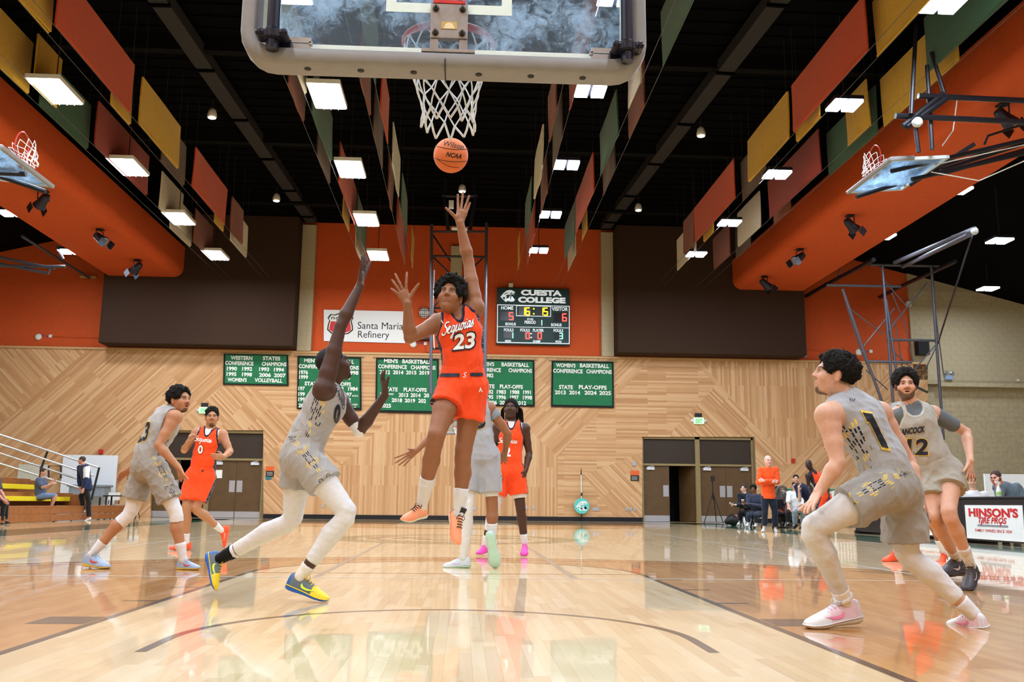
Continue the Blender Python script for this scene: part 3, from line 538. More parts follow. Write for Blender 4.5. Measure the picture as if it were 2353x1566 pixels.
# U shaped pad round the lower edge and the sides
path = [(-XP, 4.05), (-XP, 3.3), (-XP, ZPB + .12)] + [(-XP + .12 - .12 * math.cos(t), ZPB + .12 - .12 * math.sin(t)) for t in np.linspace(.3, 1.57, 5)] + [(x, ZPB) for x in np.linspace(-.6, .6, 7)] + [(XP - .12 + .12 * math.sin(t), ZPB + .12 - .12 * math.cos(t)) for t in np.linspace(0, 1.27, 5)] + [(XP, ZPB + .12), (XP, 3.3), (XP, 4.05)]
sec = []
for t in np.linspace(0, 2 * math.pi, 20, endpoint=False): c_, s_ = math.cos(t), math.sin(t); sec.append((.043 * math.copysign(abs(c_) ** .55, c_), .085 * math.copysign(abs(s_) ** .55, s_)))
pb = MB(); vs = []; P2 = np.array(path); T = np.gradient(P2, axis=0); T /= np.linalg.norm(T, axis=1)[:, None]
for p, t in zip(P2, T):
    n_ = V(-t[1], t[0])
    for a, b in sec: vs.append((p[0] + n_[0] * a, YG - .04 + b, p[1] + n_[1] * a))
K = len(path); S = len(sec); fs = [(i * S + j, i * S + (j + 1) % S, (i + 1) * S + (j + 1) % S, (i + 1) * S + j) for i in range(K - 1) for j in range(S)]
pb.add(vs, fs + [tuple(range(S)), tuple((K - 1) * S + j for j in range(S))]); pad = pb.build('board_pad', M_PAD, hoop, smooth=True)
for x in (-.65, -.4, -.15, .16, .41, .66): MB().lathe((x, YG - .06, ZPB - .046), (0, 0, 1), [(.016, 0), (.016, .012)], 10).build('pad_slot', M_PADHOLE, pad)
MB().box((-.003, YG - .127, ZPB - .0445), (.003, YG + .04, ZPB + .0)).build('pad_seam', M_PADHOLE, pad)
glass = MB().box((-.915, YG - .013, 2.743), (.915, YG, 3.962)).build('glass_board', M_GLASS, hoop, fix=False)
tp = MB()
def rect_ring(b, x0, x1, z0, z1, w, y0, y1):
    b.box((x0, y0, z0), (x1, y1, z0 + w)); b.box((x0, y0, z1 - w), (x1, y1, z1)); b.box((x0, y0, z0 + w), (x0 + w, y1, z1 - w)); b.box((x1 - w, y0, z0 + w), (x1, y1, z1 - w))
rect_ring(tp, -.296, .318, 2.993, 3.45, .05, YG - .0155, YG - .0135); tp.build('target_square', M_TAPE, hoop, fix=False)
tp = MB(); rect_ring(tp, -.9, .9, 2.757, 3.95, .05, YG - .0155, YG - .0135); tp.build('border_stripe', M_TAPE, hoop, fix=False)
fr_ = MB(); rect_ring(fr_, -.905, .905, 2.725, 3.98, .02, YG - .06, YG - .014); fr_.build('steel_frame', M_PLATE, hoop, fix=False)
# mounting plate at the back
pl = MB(); pl.box((-.077, YG - .05, 2.845), (.103, YG - .014, 3.025)); pl.box((-.077, YG - .045, 2.765), (-.037, YG - .014, 2.845)); pl.box((.063, YG - .045, 2.765), (.103, YG - .014, 2.845)); pl.box((-.115, YG - .1, 2.748), (.14, YG - .014, 2.766)); plate = pl.build('mounting_plate', M_PLATE, hoop, bevel=.003)
MB().box((-.065, YG - .052, 3.027), (.09, YG - .02, 3.043)).build('red_strip', M_RIM, plate)
MB().box((-.025, YG - .0525, 2.893), (.051, YG - .0505, 2.93)).build('maker_sticker', mat('sticker_tan', (196, 164, 96)), plate)
vv = [(-.026, -.017), (.026, -.017), (.024, -.004), (.012, .012), (-.004, .015), (-.018, .006)]
MB().add([(x + .013, YG - .0528, 2.911 + z) for x, z in vv], [tuple(range(6))]).build('sticker_tear', mat('sticker_cream', (232, 214, 172)), plate, fix=False)
for x in (-.052, .077):
    for z in (2.872, 2.997): MB().lathe((x, YG - .05, z), (0, -1, 0), [(.017, 0), (.017, .004), (.012, .0045), (.012, .016), (.006, .017), (.006, .03)], 8).build('bolt', M_BOLT, plate)
# rim, flange and net
rm = MB(); ring = [(.237 * math.cos(t), 1.6 + .237 * math.sin(t), 3.04) for t in np.linspace(0, 2 * math.pi, 48, endpoint=False)]
rm.tube(ring, .0095, 8, closed=True); k = 40; arcp = [math.radians(-170 + 160 * i / k) for i in range(k + 1)]
vs = [(.237 * math.cos(t), 1.6 + .237 * math.sin(t), 3.04 - .038 * (abs(math.sin(t)) ** .5)) for t in arcp] + [(.237 * math.cos(t), 1.6 + .237 * math.sin(t), 3.04) for t in arcp]
rm.add(vs, [(i, i + 1, i + k + 2, i + k + 1) for i in range(k)]); rm.box((-.075, YG + .003, 2.985), (.075, YG + .16, 3.045)); rm.build('rim', M_RIM, hoop, fix=False)
nb_ = MB(); net_mesh(nb_, (0, 1.6, 3.03), (0, 0, -1), .232, .13, .47, 12, 6, sway=V(.02, 0, 0)); nb_.build('net', M_NET, hoop, smooth=True, fix=False)
# black pipes at both sides, clamps and slotted brackets
for s in (-1, 1):
    xp = s * .83 + .03
    pipe = MB().tube([(xp, YG - .16, 2.70), (xp, YG - .16, 4.6)], .03, 14).build('support_pipe', M_BLUEBLK, hoop, smooth=False)
    cl = MB(); cl.lathe((xp, YG - .16, 2.745), (0, 0, 1), [(.037, 0), (.04, .01), (.04, .045), (.036, .055)], 14)
    for q in (-1, 1): cl.lathe((xp + q * .055, YG - .2, 2.768), (0, -1, 0), [(.02, -.07), (.02, 0), (.01, .004), (.01, .012)], 10); cl.obox(V(xp + q * .04, YG - .16, 2.768), V(.02, 0, 0), V(0, .035, 0), V(0, 0, .018))
    cl.obox(V(xp - s * .045, YG - .09, 2.73), V(.03, 0, 0), V(0, .02, 0), V(0, 0, .05)); cl.build('clamp', M_BLUEBLK, pipe, bevel=.003)
    br = MB(); x0, x1 = sorted((xp - s * .04, xp - s * .16)); br.box((x0, YG - .075, 2.735), (x1, YG - .065, 2.775)); br.box((x0, YG - .075, 2.783), (x1, YG - .065, 2.81)); br.box(((x1 if s < 0 else x0) - .008, YG - .075, 2.77), ((x1 if s < 0 else x0) + .008, YG - .065, 2.79)); br.build('slotted_bracket', M_PLATE, hoop)
up_ = MB(); up_.tube([(-.8, YG - .16, 4.4), (.86, YG - .16, 4.4)], .03, 10)
for s in (-1, 1): up_.tube([(s * .6, YG - .15, 4.4), (s * .6, -.9, 8.2), (s * .6, -1.2, ZC)], .045, 10)
up_.build('ceiling_mast', M_BLUEBLK, hoop)
# ================================================================= BASKETBALL
zc = FPX * .2426 / 79.5; BC = CAM + ray(1036, 357) * zc / FPX; BR = .1213
def uv_sphere(c, r, n=40, m=24):
    vs = []; fs = []
    for i in range(m + 1):
        t = math.pi * i / m
        for j in range(n): p = 2 * math.pi * j / n; vs.append(np.asarray(c) + r * V(math.sin(t) * math.cos(p), math.sin(t) * math.sin(p), math.cos(t)))
    for i in range(m):
        for j in range(n): fs.append((i * n + j, (i + 1) * n + j, (i + 1) * n + (j + 1) % n, i * n + (j + 1) % n))
    return vs, fs
M_BALL = mat('ball_orange', (222, 112, 52), rough=.55, noise=.05, nscale=20, bump=.5, bscale=420); M_BALLBLK = mat('ball_black', (34, 24, 20), rough=.6)
ball = thing('basketball', 'orange basketball in the air below the net', 'basketball', BC)
MB().add(*uv_sphere(BC, BR)).build('ball_skin', M_BALL, ball, smooth=True, fix=False)
vd = nrm(CAM - BC); br_ = nrm(np.cross(EZ, vd) * 1 + V(0, 0, -.06)); bu = nrm(np.cross(vd, br_)); br_ = np.cross(bu, vd)
sm = MB()
def on_ball(x, y, k=1.002): d = br_ * x + bu * y; q = max(1 - x * x - y * y, 0) ** .5; return BC + BR * k * (d + vd * q)
for s in (1, -1):
    pts = [on_ball(x, s * .36 - s * .0 + (.0 if s > 0 else .02) + s * -.12 * (x * x) * (1 if s > 0 else -1) * -1) for x in np.linspace(-.92, .92, 25)]
    sm.tube(pts, .0022, 5)
ringp = [BC + BR * 1.001 * (math.cos(t) * nrm(bu + vd * -.25) + math.sin(t) * nrm(br_ * .3 + np.cross(bu, br_) * 1)) for t in np.linspace(0, 2 * math.pi, 48, endpoint=False)]
sm.tube([on_ball(x, -.62 - .2 * x + .35 * x * x) for x in np.linspace(-.72, .5, 16)], .002, 5); sm.build('seam', M_BALLBLK, ball, smooth=True, fix=False)
def ball_text(s, w, h, x, y, shear, bold, rot=0.):
    v, f = fit_text(s, w, h, bold, shear); c_, s_ = math.cos(rot), math.sin(rot); v = v @ np.array([[c_, s_], [-s_, c_]])
    v, f = subdiv2d(v, f, .07); MB().add([on_ball(a + x, b + y, 1.006) for a, b in v], f).build('lettering', M_BALLBLK, ball, fix=False)
ball_text('Wilson', 1.16, .3, .12, .6, .2, .012, -.1); ball_text('NCAA', .9, .28, .16, 0.02, .35, .035, -.07)
# ================================================================= OTHER HOOPS
def hoop_generic(name, label, c, ex, ez, m_glass, frame_m, rim_len=.15, net_dir=None, pad=True):
    """c: middle of the lower board edge, ex: board width dir, ez: board up dir; rim faces ex x ez"""
    ex, ez = nrm(ex), nrm(ez); ey = np.cross(ez, ex)   # towards the rim
    t = thing(name, label, 'basketball hoop', c)
    def P(x, y, z): return np.asarray(c) + ex * x + ey * y + ez * z
    MB().obox(P(0, 0, .535), ex * .915, ey * .007, ez * .535).build('glass_board', m_glass, t, fix=False)
    f = MB()
    for x in (-.9, .9): f.obox(P(x, 0, .535), ex * .025, ey * .03, ez * .56)
    for z in (-.01, 1.08): f.obox(P(0, 0, z), ex * .925, ey * .03, ez * .025)
    f.build('board_frame', frame_m, t, fix=False)
    if pad:
        p = MB(); p.tube([P(-.95, 0, .4), P(-.95, 0, -.03), P(.95, 0, -.03), P(.95, 0, .4)], .045, 8); p.build('board_pad', M_PAD, t)
    r = MB(); o = P(0, .381, .152); r.tube([o + (ex * math.cos(g) + ey * math.sin(g)) * .236 for g in np.linspace(0, 2 * math.pi, 28, endpoint=False)], .011, 6, closed=True); r.obox(P(0, .08, .12), ex * .06, ey * .075, ez * .03); r.build('rim', M_RIM, t, fix=False)
    n = MB(); net_mesh(n, o, net_dir if net_dir is not None else -ez, .228, .12, .42, 10, 5, th=.006, seed=len(name) + int(abs(c[0]) * 10), jitter=.012); n.build('net', M_NET, t, fix=False)
    return t, P
M_FRAMEGREY = mat('board_frame_grey', (196, 204, 210), rough=.4, noise=.04)
# far hoop facing the camera, hung from a tower
YF = 27.43; far, PF = hoop_generic('basketball_hoop', 'distant hoop behind the leaping shooter', V(.05, YF, 2.9), V(-1, 0, 0), EZ, M_GLASS2, M_FRAMEGREY)
def tubes(name, segs, r, m, parent, Y=None, n=8):
    for sg in segs:
        rr = r if len(sg) < 3 or not isinstance(sg[-1], float) else sg[-1]; q = [p for p in sg if not isinstance(p, float)]
        MB().tube([aY(p[0], p[1], p[2] if len(p) > 2 else Y) for p in q], rr, n).build(name, m, parent)
tubes('tower_post', [((992, 515), (990, 905, 27.7)), ((1118, 512), (1114, 905, 27.7))], .055, M_GREYTUBE, far, 28.4)
tubes('tower_rail', [((990, 532), (1116, 532)), ((990, 588), (1116, 590)), ((990, 707), (1116, 708)), ((988, 800), (1114, 802))], .04, M_STEEL, far, 28.4)
tubes('tower_brace', [((995, 590), (1112, 705)), ((1112, 590), (995, 705)), ((995, 712), (1112, 800)), ((990, 532), (1035, 600))], .03, M_STEEL, far, 28.45)
tubes('tower_top', [((1020, 445), (1030, 530)), ((1093, 445), (1080, 530)), ((1016, 450), (1096, 450))], .06, M_STEEL, far, 27.0)
tubes('hanger_post', [((1022, 447, 27.0), (1024, 400, 27.0)), ((1091, 447, 27.0), (1089, 400, 27.0))], .05, M_STEEL, far)
tubes('pull_rope', [((998, 620), (994, 720), (998, 800))], .02, M_WHITE, far, 28.2, 5)
MB().box(aY(1037, 470, 26.8) - V(.08, .1, .12), aY(1037, 470, 26.8) + V(.08, .1, .12)).build('winch_box', M_WHITE, far)
tubes('tower_lamp', [((1038, 524), (1074, 526))], .07, M_WHITE, far, 28.2)
# left folded side hoop, partly in the frame
def fold(A, B, AD, L=1.83):
    da, db = ray(*A), ray(*B); k = da[2] / db[2]; s = L / np.linalg.norm(da - db * k); return CAM + da * s, CAM + db * k * s
pA, pB = fold((1954, 440), (2050, 366), None)
c_ = (pA + pB) / 2
rh, PR = hoop_generic('basketball_hoop', 'folded side hoop raised under the right soffit', c_, pA - pB, nrm(V(1.0, 0, .08)), M_GLASS2, M_FRAMEGREY, net_dir=V(-.4, 0, -1))
Yh = c_[1]
tubes('frame_tube', [((1968, 452, Yh + .7), (2353, 330, Yh + .7)), ((2048, 393, Yh - .5), (2353, 322, Yh - .5)), ((2090, 425, Yh + .3), (2240, 330, Yh - .4)), ((2095, 412), (2353, 352)), ((2160, 400), (2353, 345))], .045, M_STEEL, rh, Yh)
tubes('frame_bow', [((2155, 402), (2163, 382), (2353, 320)), ((2262, 332), (2270, 312), (2353, 285))], .025, M_STEEL, rh, Yh)
tubes('mast_tube', [((2130, 150, 12.9), (2142, 343, 12.9)), ((2105, 60, 12.7), (2094, 262, 12.7)), ((2140, 120, 13), (2170, 215, 13)), ((2104, 295, 12.6), (2111, 350, 12.6))], .04, M_STEEL, rh)
tubes('cross_tube', [((2110, 220), (2353, 231)), ((2058, 266), (2353, 280)), ((2075, 290), (2168, 215)), ((2083, 292), (2180, 222))], .055, M_STEEL, rh, 12.8)
MB().lathe(aY(2104, 284, 12.6), (0, -1, 0), [(.07, 0), (.09, .03), (.09, .1), (.05, .13)], 14).build('pulley', M_FRAMEGREY, rh, smooth=True)
tubes('lift_rope', [((2110, 387), (2353, 333)), ((2140, 395), (2250, 415), (2353, 370)), ((2200, 225), (2190, 300), (2165, 335))], .012, M_WHITE, rh, 13.7, 5)
pA, pB = fold((113, 425), (0, 338), None); c_ = (pA + pB) / 2
pa = aZ(113, 421, c_[2]); 
lh, PL_ = hoop_generic('basketball_hoop', 'folded side hoop cut by the left picture edge', c_ + V(-.0, .02, .0), pB - pA, nrm(V(-1, 0, .1)), M_GLASS2, M_FRAMEGREY, net_dir=V(.5, 0, -1))
Yl = c_[1]
tubes('frame_tube', [((-60, 385, Yl + .8), (105, 440, Yl + .8)), ((-60, 395, Yl - .3), (60, 400, Yl - .3))], .045, M_STEEL, lh, Yl)
tubes('mast_tube', [((-80, 300, Yl), (-80, 420, Yl))], .05, M_STEEL, lh)
# left far frame of another hoop in the aisle
lf = thing('hoop_frame', 'dark hoop frame of tubes in the left aisle under the soffit', 'hoop frame', aY(100, 600, 28))
tubes('frame_tube', [((50, 542), (205, 638, 32.3)), ((-40, 583), (125, 617)), ((-40, 598), (112, 628), (115, 617)), ((-40, 610), (95, 612), (150, 612)), ((131, 565), (145, 595))], .05, M_GREYTUBE, lf, 28)
MB().box(aY(186, 629, 32.4) - V(0, .1, .1), aY(222, 643, 32.4) + V(0, 0, .06)).build('wall_plate', M_CAP, lf)
# right aisle hoop frame
rf = thing('hoop_frame', 'tall frame of grey tubes in front of the orange and block walls at right', 'hoop frame', aY(2060, 900, 27))
tubes('frame_post', [((2028, 612), (2058, 1000), (2062, 1040)), ((2140, 610), (2150, 760), (2168, 1010)), ((1936, 664), (2000, 850), (2050, 985)), ((2036, 688), (2062, 868), (2130, 900, 28.5))], .05, M_GREYTUBE, rf, 27)
tubes('frame_rod', [((2030, 690), (2062, 760), (2075, 860)), ((2145, 690), (2155, 760), (2168, 860)), ((1942, 690), (1972, 790), (2010, 880)), ((2049, 672), (2078, 740), (2098, 830))], .02, M_GREYTUBE, rf, 27.2)
tubes('main_beam', [((1852, 680, 32.3), (1905, 650, 30.5), (2008, 596, 26)), ((2022, 682, 32.3), (2065, 660, 30), (2195, 600, 25.5))], .075, M_STEEL, rf)
tubes('cross_beam', [((1900, 655), (2070, 658)), ((1998, 608), (2158, 611)), ((2038, 780), (2148, 782)), ((1990, 830), (2095, 832))], .045, M_GREYTUBE, rf, 27)
tubes('brace', [((1950, 707), (2030, 768)), ((1980, 800), (2055, 708)), ((2030, 642), (2082, 702)), ((2040, 760), (2130, 650)), ((2044, 800), (2100, 850)), ((2100, 850), (2150, 792)), ((1990, 850), (2040, 895)), ((2064, 905), (2092, 930)), ((1935, 607, 29), (1922, 640, 29.5))], .022, M_GREYTUBE, rf, 27)
tubes('roof_strut', [((2056, 603, 26), (2240, 525, 20)), ((2075, 612, 26), (2225, 540, 20)), ((2235, 530, 20), (2190, 545, 22))], .07, M_GREYTUBE, rf)
tubes('hoist_cable', [((2236, 535, 20), (2155, 790, 27), (2125, 850, 27)), ((2232, 545, 20.2), (2160, 770, 27))], .02, M_STEEL, rf, 27, 5)
MB().lathe(aY(2236, 533, 20), (0, -1, 0), [(.06, 0), (.09, .04), (.09, .12), (.05, .16)], 12).build('pulley', M_FRAMEGREY, rf)
bl_ = MB(); p0, p1 = aY(2046, 926, 27), aY(2062, 1030, 27); bl_.box((p0[0], 26.2, p1[2]), (p0[0] + .3, 27.0, p0[2])); bl_.build('side_board_edge', M_FRAMEGREY, rf)
# ================================================================= THINGS ON THE FAR WALL
YO = YW + .1     # face of the orange wall
def wp(u, v, Y=YW): return aY(u, v, Y)
def px2m(u, v, Y): return np.linalg.norm(aY(u + 1, v, Y) - aY(u, v, Y))
def lettering(parent, words, Y, m, h=None, bold=.03, name='lettering', tilt=0.):
    """words: (text, cx, cy, w, h) in photo pixels on the plane Y"""
    b = MB()
    for tx in words:
        s, cx, cy, w, hh = tx[:5]; k = px2m(cx, cy, Y); v, f = fit_text(s, w * k, hh * k, bold, tx[5] if len(tx) > 5 else 0.); c = aY(cx, cy, Y)
        MB().add(place2d(v, c, nrm(V(1, 0, tilt)), EZ), f).build(name, m, parent, fix=False)
M_BGREEN = mat('banner_green', (24, 112, 70), rough=.8, sheen=.3, noise=.08, nscale=5); M_BBLACK = mat('banner_black', (16, 22, 20), rough=.8); M_BWHITE = mat('banner_white', (232, 238, 232), rough=.7, noise=.03)
def champ(x0, y0, x1, y1, label, words, wave=.012):
    Y = YW - .07; A, B, C_, D = wp(x0, y0, Y), wp(x1, y0 + (x1 - x0) * .02, Y), wp(x0 - 2, y1, Y), wp(x1 + 1, y1 + (x1 - x0) * .02, Y)
    t = thing('championship_banner', label, 'banner', (C_ + D) / 2, 'green championship banners')
    def cloth(i0, i1, j0, j1, yo, n=28, m=6):
        vs = []; 
        for j in range(m + 1):
            for i in range(n + 1):
                f = i0 + (i1 - i0) * i / n; g = j0 + (j1 - j0) * j / m; p = A * (1 - f) * (1 - g) + B * f * (1 - g) + C_ * (1 - f) * g + D * f * g
                vs.append(p + V(0, yo + wave * math.sin(f * 23 + 1.3 * math.sin(f * 9 + y0)) * g, 0))
        return vs, [(j * (n + 1) + i, (j + 1) * (n + 1) + i, (j + 1) * (n + 1) + i + 1, j * (n + 1) + i + 1) for j in range(m) for i in range(n)]
    bx = .028; by = .045
    b = MB(); v, f = cloth(0, 1, 0, 1, .012); b.add(v, f); v2, f2 = cloth(0, 1, 0, 1, .03); b.add(v2, [q[::-1] for q in f2]); b.build('border_cloth', M_BBLACK, t, smooth=True, fix=False)
    v, f = cloth(bx, 1 - bx, by, 1 - by, 0.); MB().add(v, f).build('green_cloth', M_BGREEN, t, smooth=True, fix=False)
    MB().tube([A + V(-.12, .03, .0), B + V(.12, .03, 0)], .022, 8).build('hanging_rod', mat('rod_brass', (190, 176, 130), rough=.3, metal=.6), t)
    bt = MB()
    for s, cx, cy, w, h in words:
        k = px2m(cx, cy, Y); v, f = fit_text(s, w * k, h * k, .035); c = aY(cx, cy, Y - .004 - wave); MB().add(place2d(v, c, nrm(V(1, 0, -.012)), EZ), f).build('lettering', M_BWHITE, t, fix=False)
H = 9.4
champ(514, 811, 662, 883, 'wide green volleyball banner above the left doors', [('WESTERN', 555, 822, 50, H), ('STATES', 624, 823, 40, H), ('CONFERENCE', 550, 834, 65, H), ('CHAMPIONS', 630, 836, 57, H), ('1990', 533, 846.5, 23, H), ('1992', 568, 847, 23, H), ('1993', 607, 848, 23, H), ('1994', 641, 849, 23, H), ('1995', 532, 859, 22.5, H), ('1998', 567.5, 860, 23, H), ('2006', 609, 861, 27, H), ('2007', 643, 862, 27, H), ("WOMEN'S", 545, 872, 44, H), ('VOLLEYBALL', 617, 873.5, 64, H)], .003)
champ(684, 816, 830, 939, 'green banner half covered by the reaching defender', [("MEN'S", 715, 828, 32, H), ('BASKETBALL', 779, 830, 70, H), ('CONFERENCE', 719, 841.5, 65, H), ('CHAMPIONS', 796, 844, 57, H), ('1976', 697.5, 855, 20.6, H), ('1997', 784, 856, 23, H), ('1998', 812, 856, 23.5, H), ('1999', 697.5, 866, 20.6, H), ('2010', 793, 867, 24, H), ('STATE', 717, 881, 34, H), ('PLAY-OFFS', 781, 882, 51, H), ('197', 693, 892, 15, H), ('2', 787, 893, 5.5, H), ('1984', 811, 893, 22, H), ('199', 693, 905, 15, H), ('1997', 797, 906, 23, H), ('ELITE 8', 816, 909, 13, 3.6), ('199', 693, 917, 15, H), ('02', 800, 918.5, 13, H), ('20', 692, 931, 13, H), ('2010', 796, 931.5, 24, H), ('SWEET', 816, 929, 12, 3.6), ('16', 816, 934.5, 4, 3.4)])
champ(864, 820, 1008, 947, 'green banner left of the shooter behind the defender hand', [("MEN'S", 898.5, 829, 32, H), ('BASKETBALL', 958, 830.5, 67, H), ('CONFERENCE', 902, 842, 66, H), ('CHAMPIONS', 972.5, 844, 57, H), ('2012', 884.5, 854.5, 24, H), ('2014', 915, 855, 24, H), ('2015', 945, 855.5, 24, H), ('2019', 975, 856, 24, H), ('STATE', 898, 894, 32, H), ('PLAY-OFFS', 954, 895, 53, H), ('20', 879, 906, 12, H), ('SWEET', 899, 905, 12, 3.6), ('2013', 927, 907, 22, H), ('2014', 955, 907.5, 23, H), ('20', 980, 908, 12, H), ('2', 874, 918, 5.5, H), ('2018', 912, 919, 24, H), ('2019', 942, 920, 24, H), ('202', 970, 920.5, 18, H), ('2025', 886.5, 931.5, 24, H)])
champ(1080, 823, 1228, 931, 'green banner between the shooter and the dreadlocked player', [("MEN'S", 1123, 836, 25, H), ('BASKETBALL', 1184, 837.5, 63, H), ('CONFERENCE', 1118, 849, 66, H), ('CHAMPIONS', 1195.5, 851, 54, H), ('1982', 1123.5, 862, 21, H), ('STATE', 1120, 887, 33, H), ('PLAY-OFFS', 1175, 888, 53, H), ('1982', 1123, 899.5, 21, H), ('1983', 1152, 900, 21, H), ('1988', 1183, 900.5, 21, H), ('1991', 1211, 901, 18, H), ('1995', 1123, 911.5, 21, H), ('1996', 1152, 912, 21, H), ('1997', 1182, 912.5, 20, H), ('1998', 1212, 913, 21, H), ('2006', 1129, 924, 26, H), ('20', 1154, 924.5, 12, H), ('2012', 1197, 925.5, 24, H)])
champ(1268, 827, 1410, 934, 'green womens basketball banner right of the scoreboard end', [("WOMEN'S", 1300, 839, 45, H), ('BASKETBALL', 1366, 840, 67, H), ('CONFERENCE', 1305, 852, 68, H), ('CHAMPIONS', 1376.5, 853.5, 58, H), ('STATE', 1300.5, 889, 32, H), ('PLAY-OFFS', 1362, 889.5, 64, H), ('2013', 1287.5, 901, 25, H), ('2014', 1320.5, 901.5, 25, H), ('2024', 1357, 902, 28, H), ('2025', 1390.5, 902.5, 27, H)])
# ---- refinery banner
Y = YO - .05; t = thing('sponsor_banner', 'white refinery banner with a red shield on the orange wall', 'banner', wp(838, 787, Y))
P4 = [wp(744, 711, Y), wp(744, 783, Y), wp(931, 788, Y), wp(929, 715, Y)]; MB().prism(P4, (0, .012, 0)).build('vinyl_sheet', mat('vinyl_white', (232, 236, 240), rough=.45, noise=.02), t)
M_INK = mat('ink_black', (18, 18, 20), rough=.6); M_INKRED = mat('ink_red', (216, 44, 54), rough=.5)
lettering(t, [('Santa Maria', 874, 748, 104, 16.5), ('Refinery', 858.5, 770.5, 72, 21)], Y - .004, M_INK, bold=.0)
def shield(parent, sc, m, Yo, part=0, nm='shield'):
    s = [(0, 27), (5, 25.5), (14, 22), (24, 23), (30, 14), (26, 8), (29, -4), (30, -14), (20, -23), (6, -25.5), (0, -29)]; s = s + [(-x, y) for x, y in s[-2:0:-1]]
    v = np.array(s) * sc
    if part: v = np.array([(-22, 6), (22, 6), (24, -4), (25, -14), (17, -19), (5, -21.5), (0, -24), (-5, -21.5), (-17, -19), (-25, -14), (-24, -4)]) * sc
    k = px2m(782, 744, Y); MB().add(place2d(v * k, aY(782, 744, Yo), EX, EZ), [tuple(range(len(v)))]).build(nm, m, parent, fix=False)
shield(t, 1., M_INK, Y - .004, 0, 'shield_outline'); shield(t, .9, M_BWHITE, Y - .006, 0, 'shield_face'); shield(t, 1., M_INKRED, Y - .008, 1, 'shield_field')
lettering(t, [('PHILLIPS', 782, 731, 42, 7)], Y - .008, M_INK, bold=.02); lettering(t, [('66', 782, 750, 30, 20)], Y - .0095, M_BWHITE, bold=.05)
# ---- scoreboard
Y = YO - .22; SB = lambda u, v: wp(u, v, Y)
t = thing('scoreboard', 'dark green electronic scoreboard reading 16:15 on the orange wall', 'scoreboard', wp(1226, 793, Y))
M_SB = mat('scoreboard_green', (28, 62, 64), rough=.5, noise=.04); M_SBW = emis('scoreboard_white', (228, 240, 246), .35); M_SBK = mat('scoreboard_window', (22, 20, 26), rough=.3)
a, b = SB(1142.5, 660), SB(1309, 793); MB().box((a[0], Y, b[2]), (b[0], YO + .02, a[2])).build('cabinet', M_SB, t, bevel=.02)
Ys = Y - .004
def frame_px(x0, y0, x1, y1, wpx, m, nm, yo=Ys):
    a, b = aY(x0, y0, yo), aY(x1, y1, yo); k = px2m(x0, y0, yo) * wpx; m_ = MB(); rect_ring(m_, a[0], b[0], b[2], a[2], k, yo - .006, yo); return m_.build(nm, m, t, fix=False)
def pane(x0, y0, x1, y1, m, nm, yo=Ys): a, b = aY(x0, y0, yo), aY(x1, y1, yo); return MB().box((a[0], yo - .003, b[2]), (b[0], yo, a[2])).build(nm, m, t, fix=False)
frame_px(1142.5, 699, 1309, 790, 1.8, M_SBW, 'border_line'); a, b = aY(1144, 750.5, Ys), aY(1308, 752.5, Ys); MB().box((a[0], Ys - .006, b[2]), (b[0], Ys, a[2])).build('border_line', M_SBW, t, fix=False)
frame_px(1186, 701, 1266, 727.5, 1.6, M_SBW, 'clock_border')
for r in ((1149, 715, 1181, 736.5), (1272, 718, 1303, 739.5), (1192, 704, 1220, 725), (1233, 704.5, 1262, 725), (1157.5, 761.5, 1180, 777.5), (1223, 762, 1245, 779), (1205, 762, 1219.5, 779), (1272, 763.5, 1294, 780), (1236, 733.5, 1247, 749)): pane(*r, M_SBK, 'digit_window')
DY = emis('digit_yellow', (255, 190, 30), 2.2); DR = emis('digit_red', (255, 70, 60), 2.2); DG = emis('digit_green', (120, 235, 180), 2.0)
SEG = {'0': 'abcdef', '1': 'bc', '2': 'abged', '3': 'abgcd', '4': 'fgbc', '5': 'afgcd', '6': 'afgedc', '7': 'abc', '8': 'abcdefg', '9': 'abcdfg'}
def digit(ch, cx, cy, w, h, m):
    b = MB(); k = px2m(cx, cy, Ys); c = aY(cx, cy, Ys - .006); th = w * .24; x, z = w / 2 - th / 2, h / 2 - th / 2
    S = {'a': (0, z, 1), 'd': (0, -z, 1), 'g': (0, 0, 1), 'b': (x, z / 2, 0), 'c': (x, -z / 2, 0), 'f': (-x, z / 2, 0), 'e': (-x, -z / 2, 0)}
    for s in SEG[ch]:
        px, pz, hz = S[s]; hx, hh = ((w / 2 - th * .35), th / 2) if hz else (th / 2, h / 4 - th * .1); p = c + (EX * px + EZ * pz) * k; b.box(p - V(hx * k, .006, hh * k), p + V(hx * k, 0, hh * k))
    b.build('digit', m, t, fix=False)
for ch, x, y, w, h, m in (('5', 1174.5, 726, 11, 19, DR), ('6', 1297, 729, 11, 19, DR), ('1', 1202, 714.5, 9, 19, DY), ('6', 1212.5, 715, 10.5, 19, DY), ('1', 1244, 715, 9, 19, DY), ('5', 1254, 715.5, 10.5, 19, DY), ('1', 1175, 770, 9, 15, DG), ('3', 1289, 771.5, 9, 15, DG), ('0', 1212.5, 771, 10, 16, DR), ('0', 1240, 771, 10, 16, DR), ('1', 1242, 741, 8, 14, DG)): digit(ch, x, y, w, h, m)
for x, y, m in ((1226.5, 709, DY), (1226.5, 720.5, DY), (1220.5, 766, M_SBW), (1220.5, 775, M_SBW)): k = px2m(x, y, Ys); c = aY(x, y, Ys - .006); MB().box(c - V(1.6 * k, .004, 1.6 * k), c + V(1.6 * k, 0, 1.6 * k)).build('colon_dot', m, t, fix=False)
lettering(t, [('CUESTA', 1244, 672.5, 94, 13.5), ('COLLEGE', 1245, 689, 109, 14), ], Ys - .004, M_SBW, bold=.06)
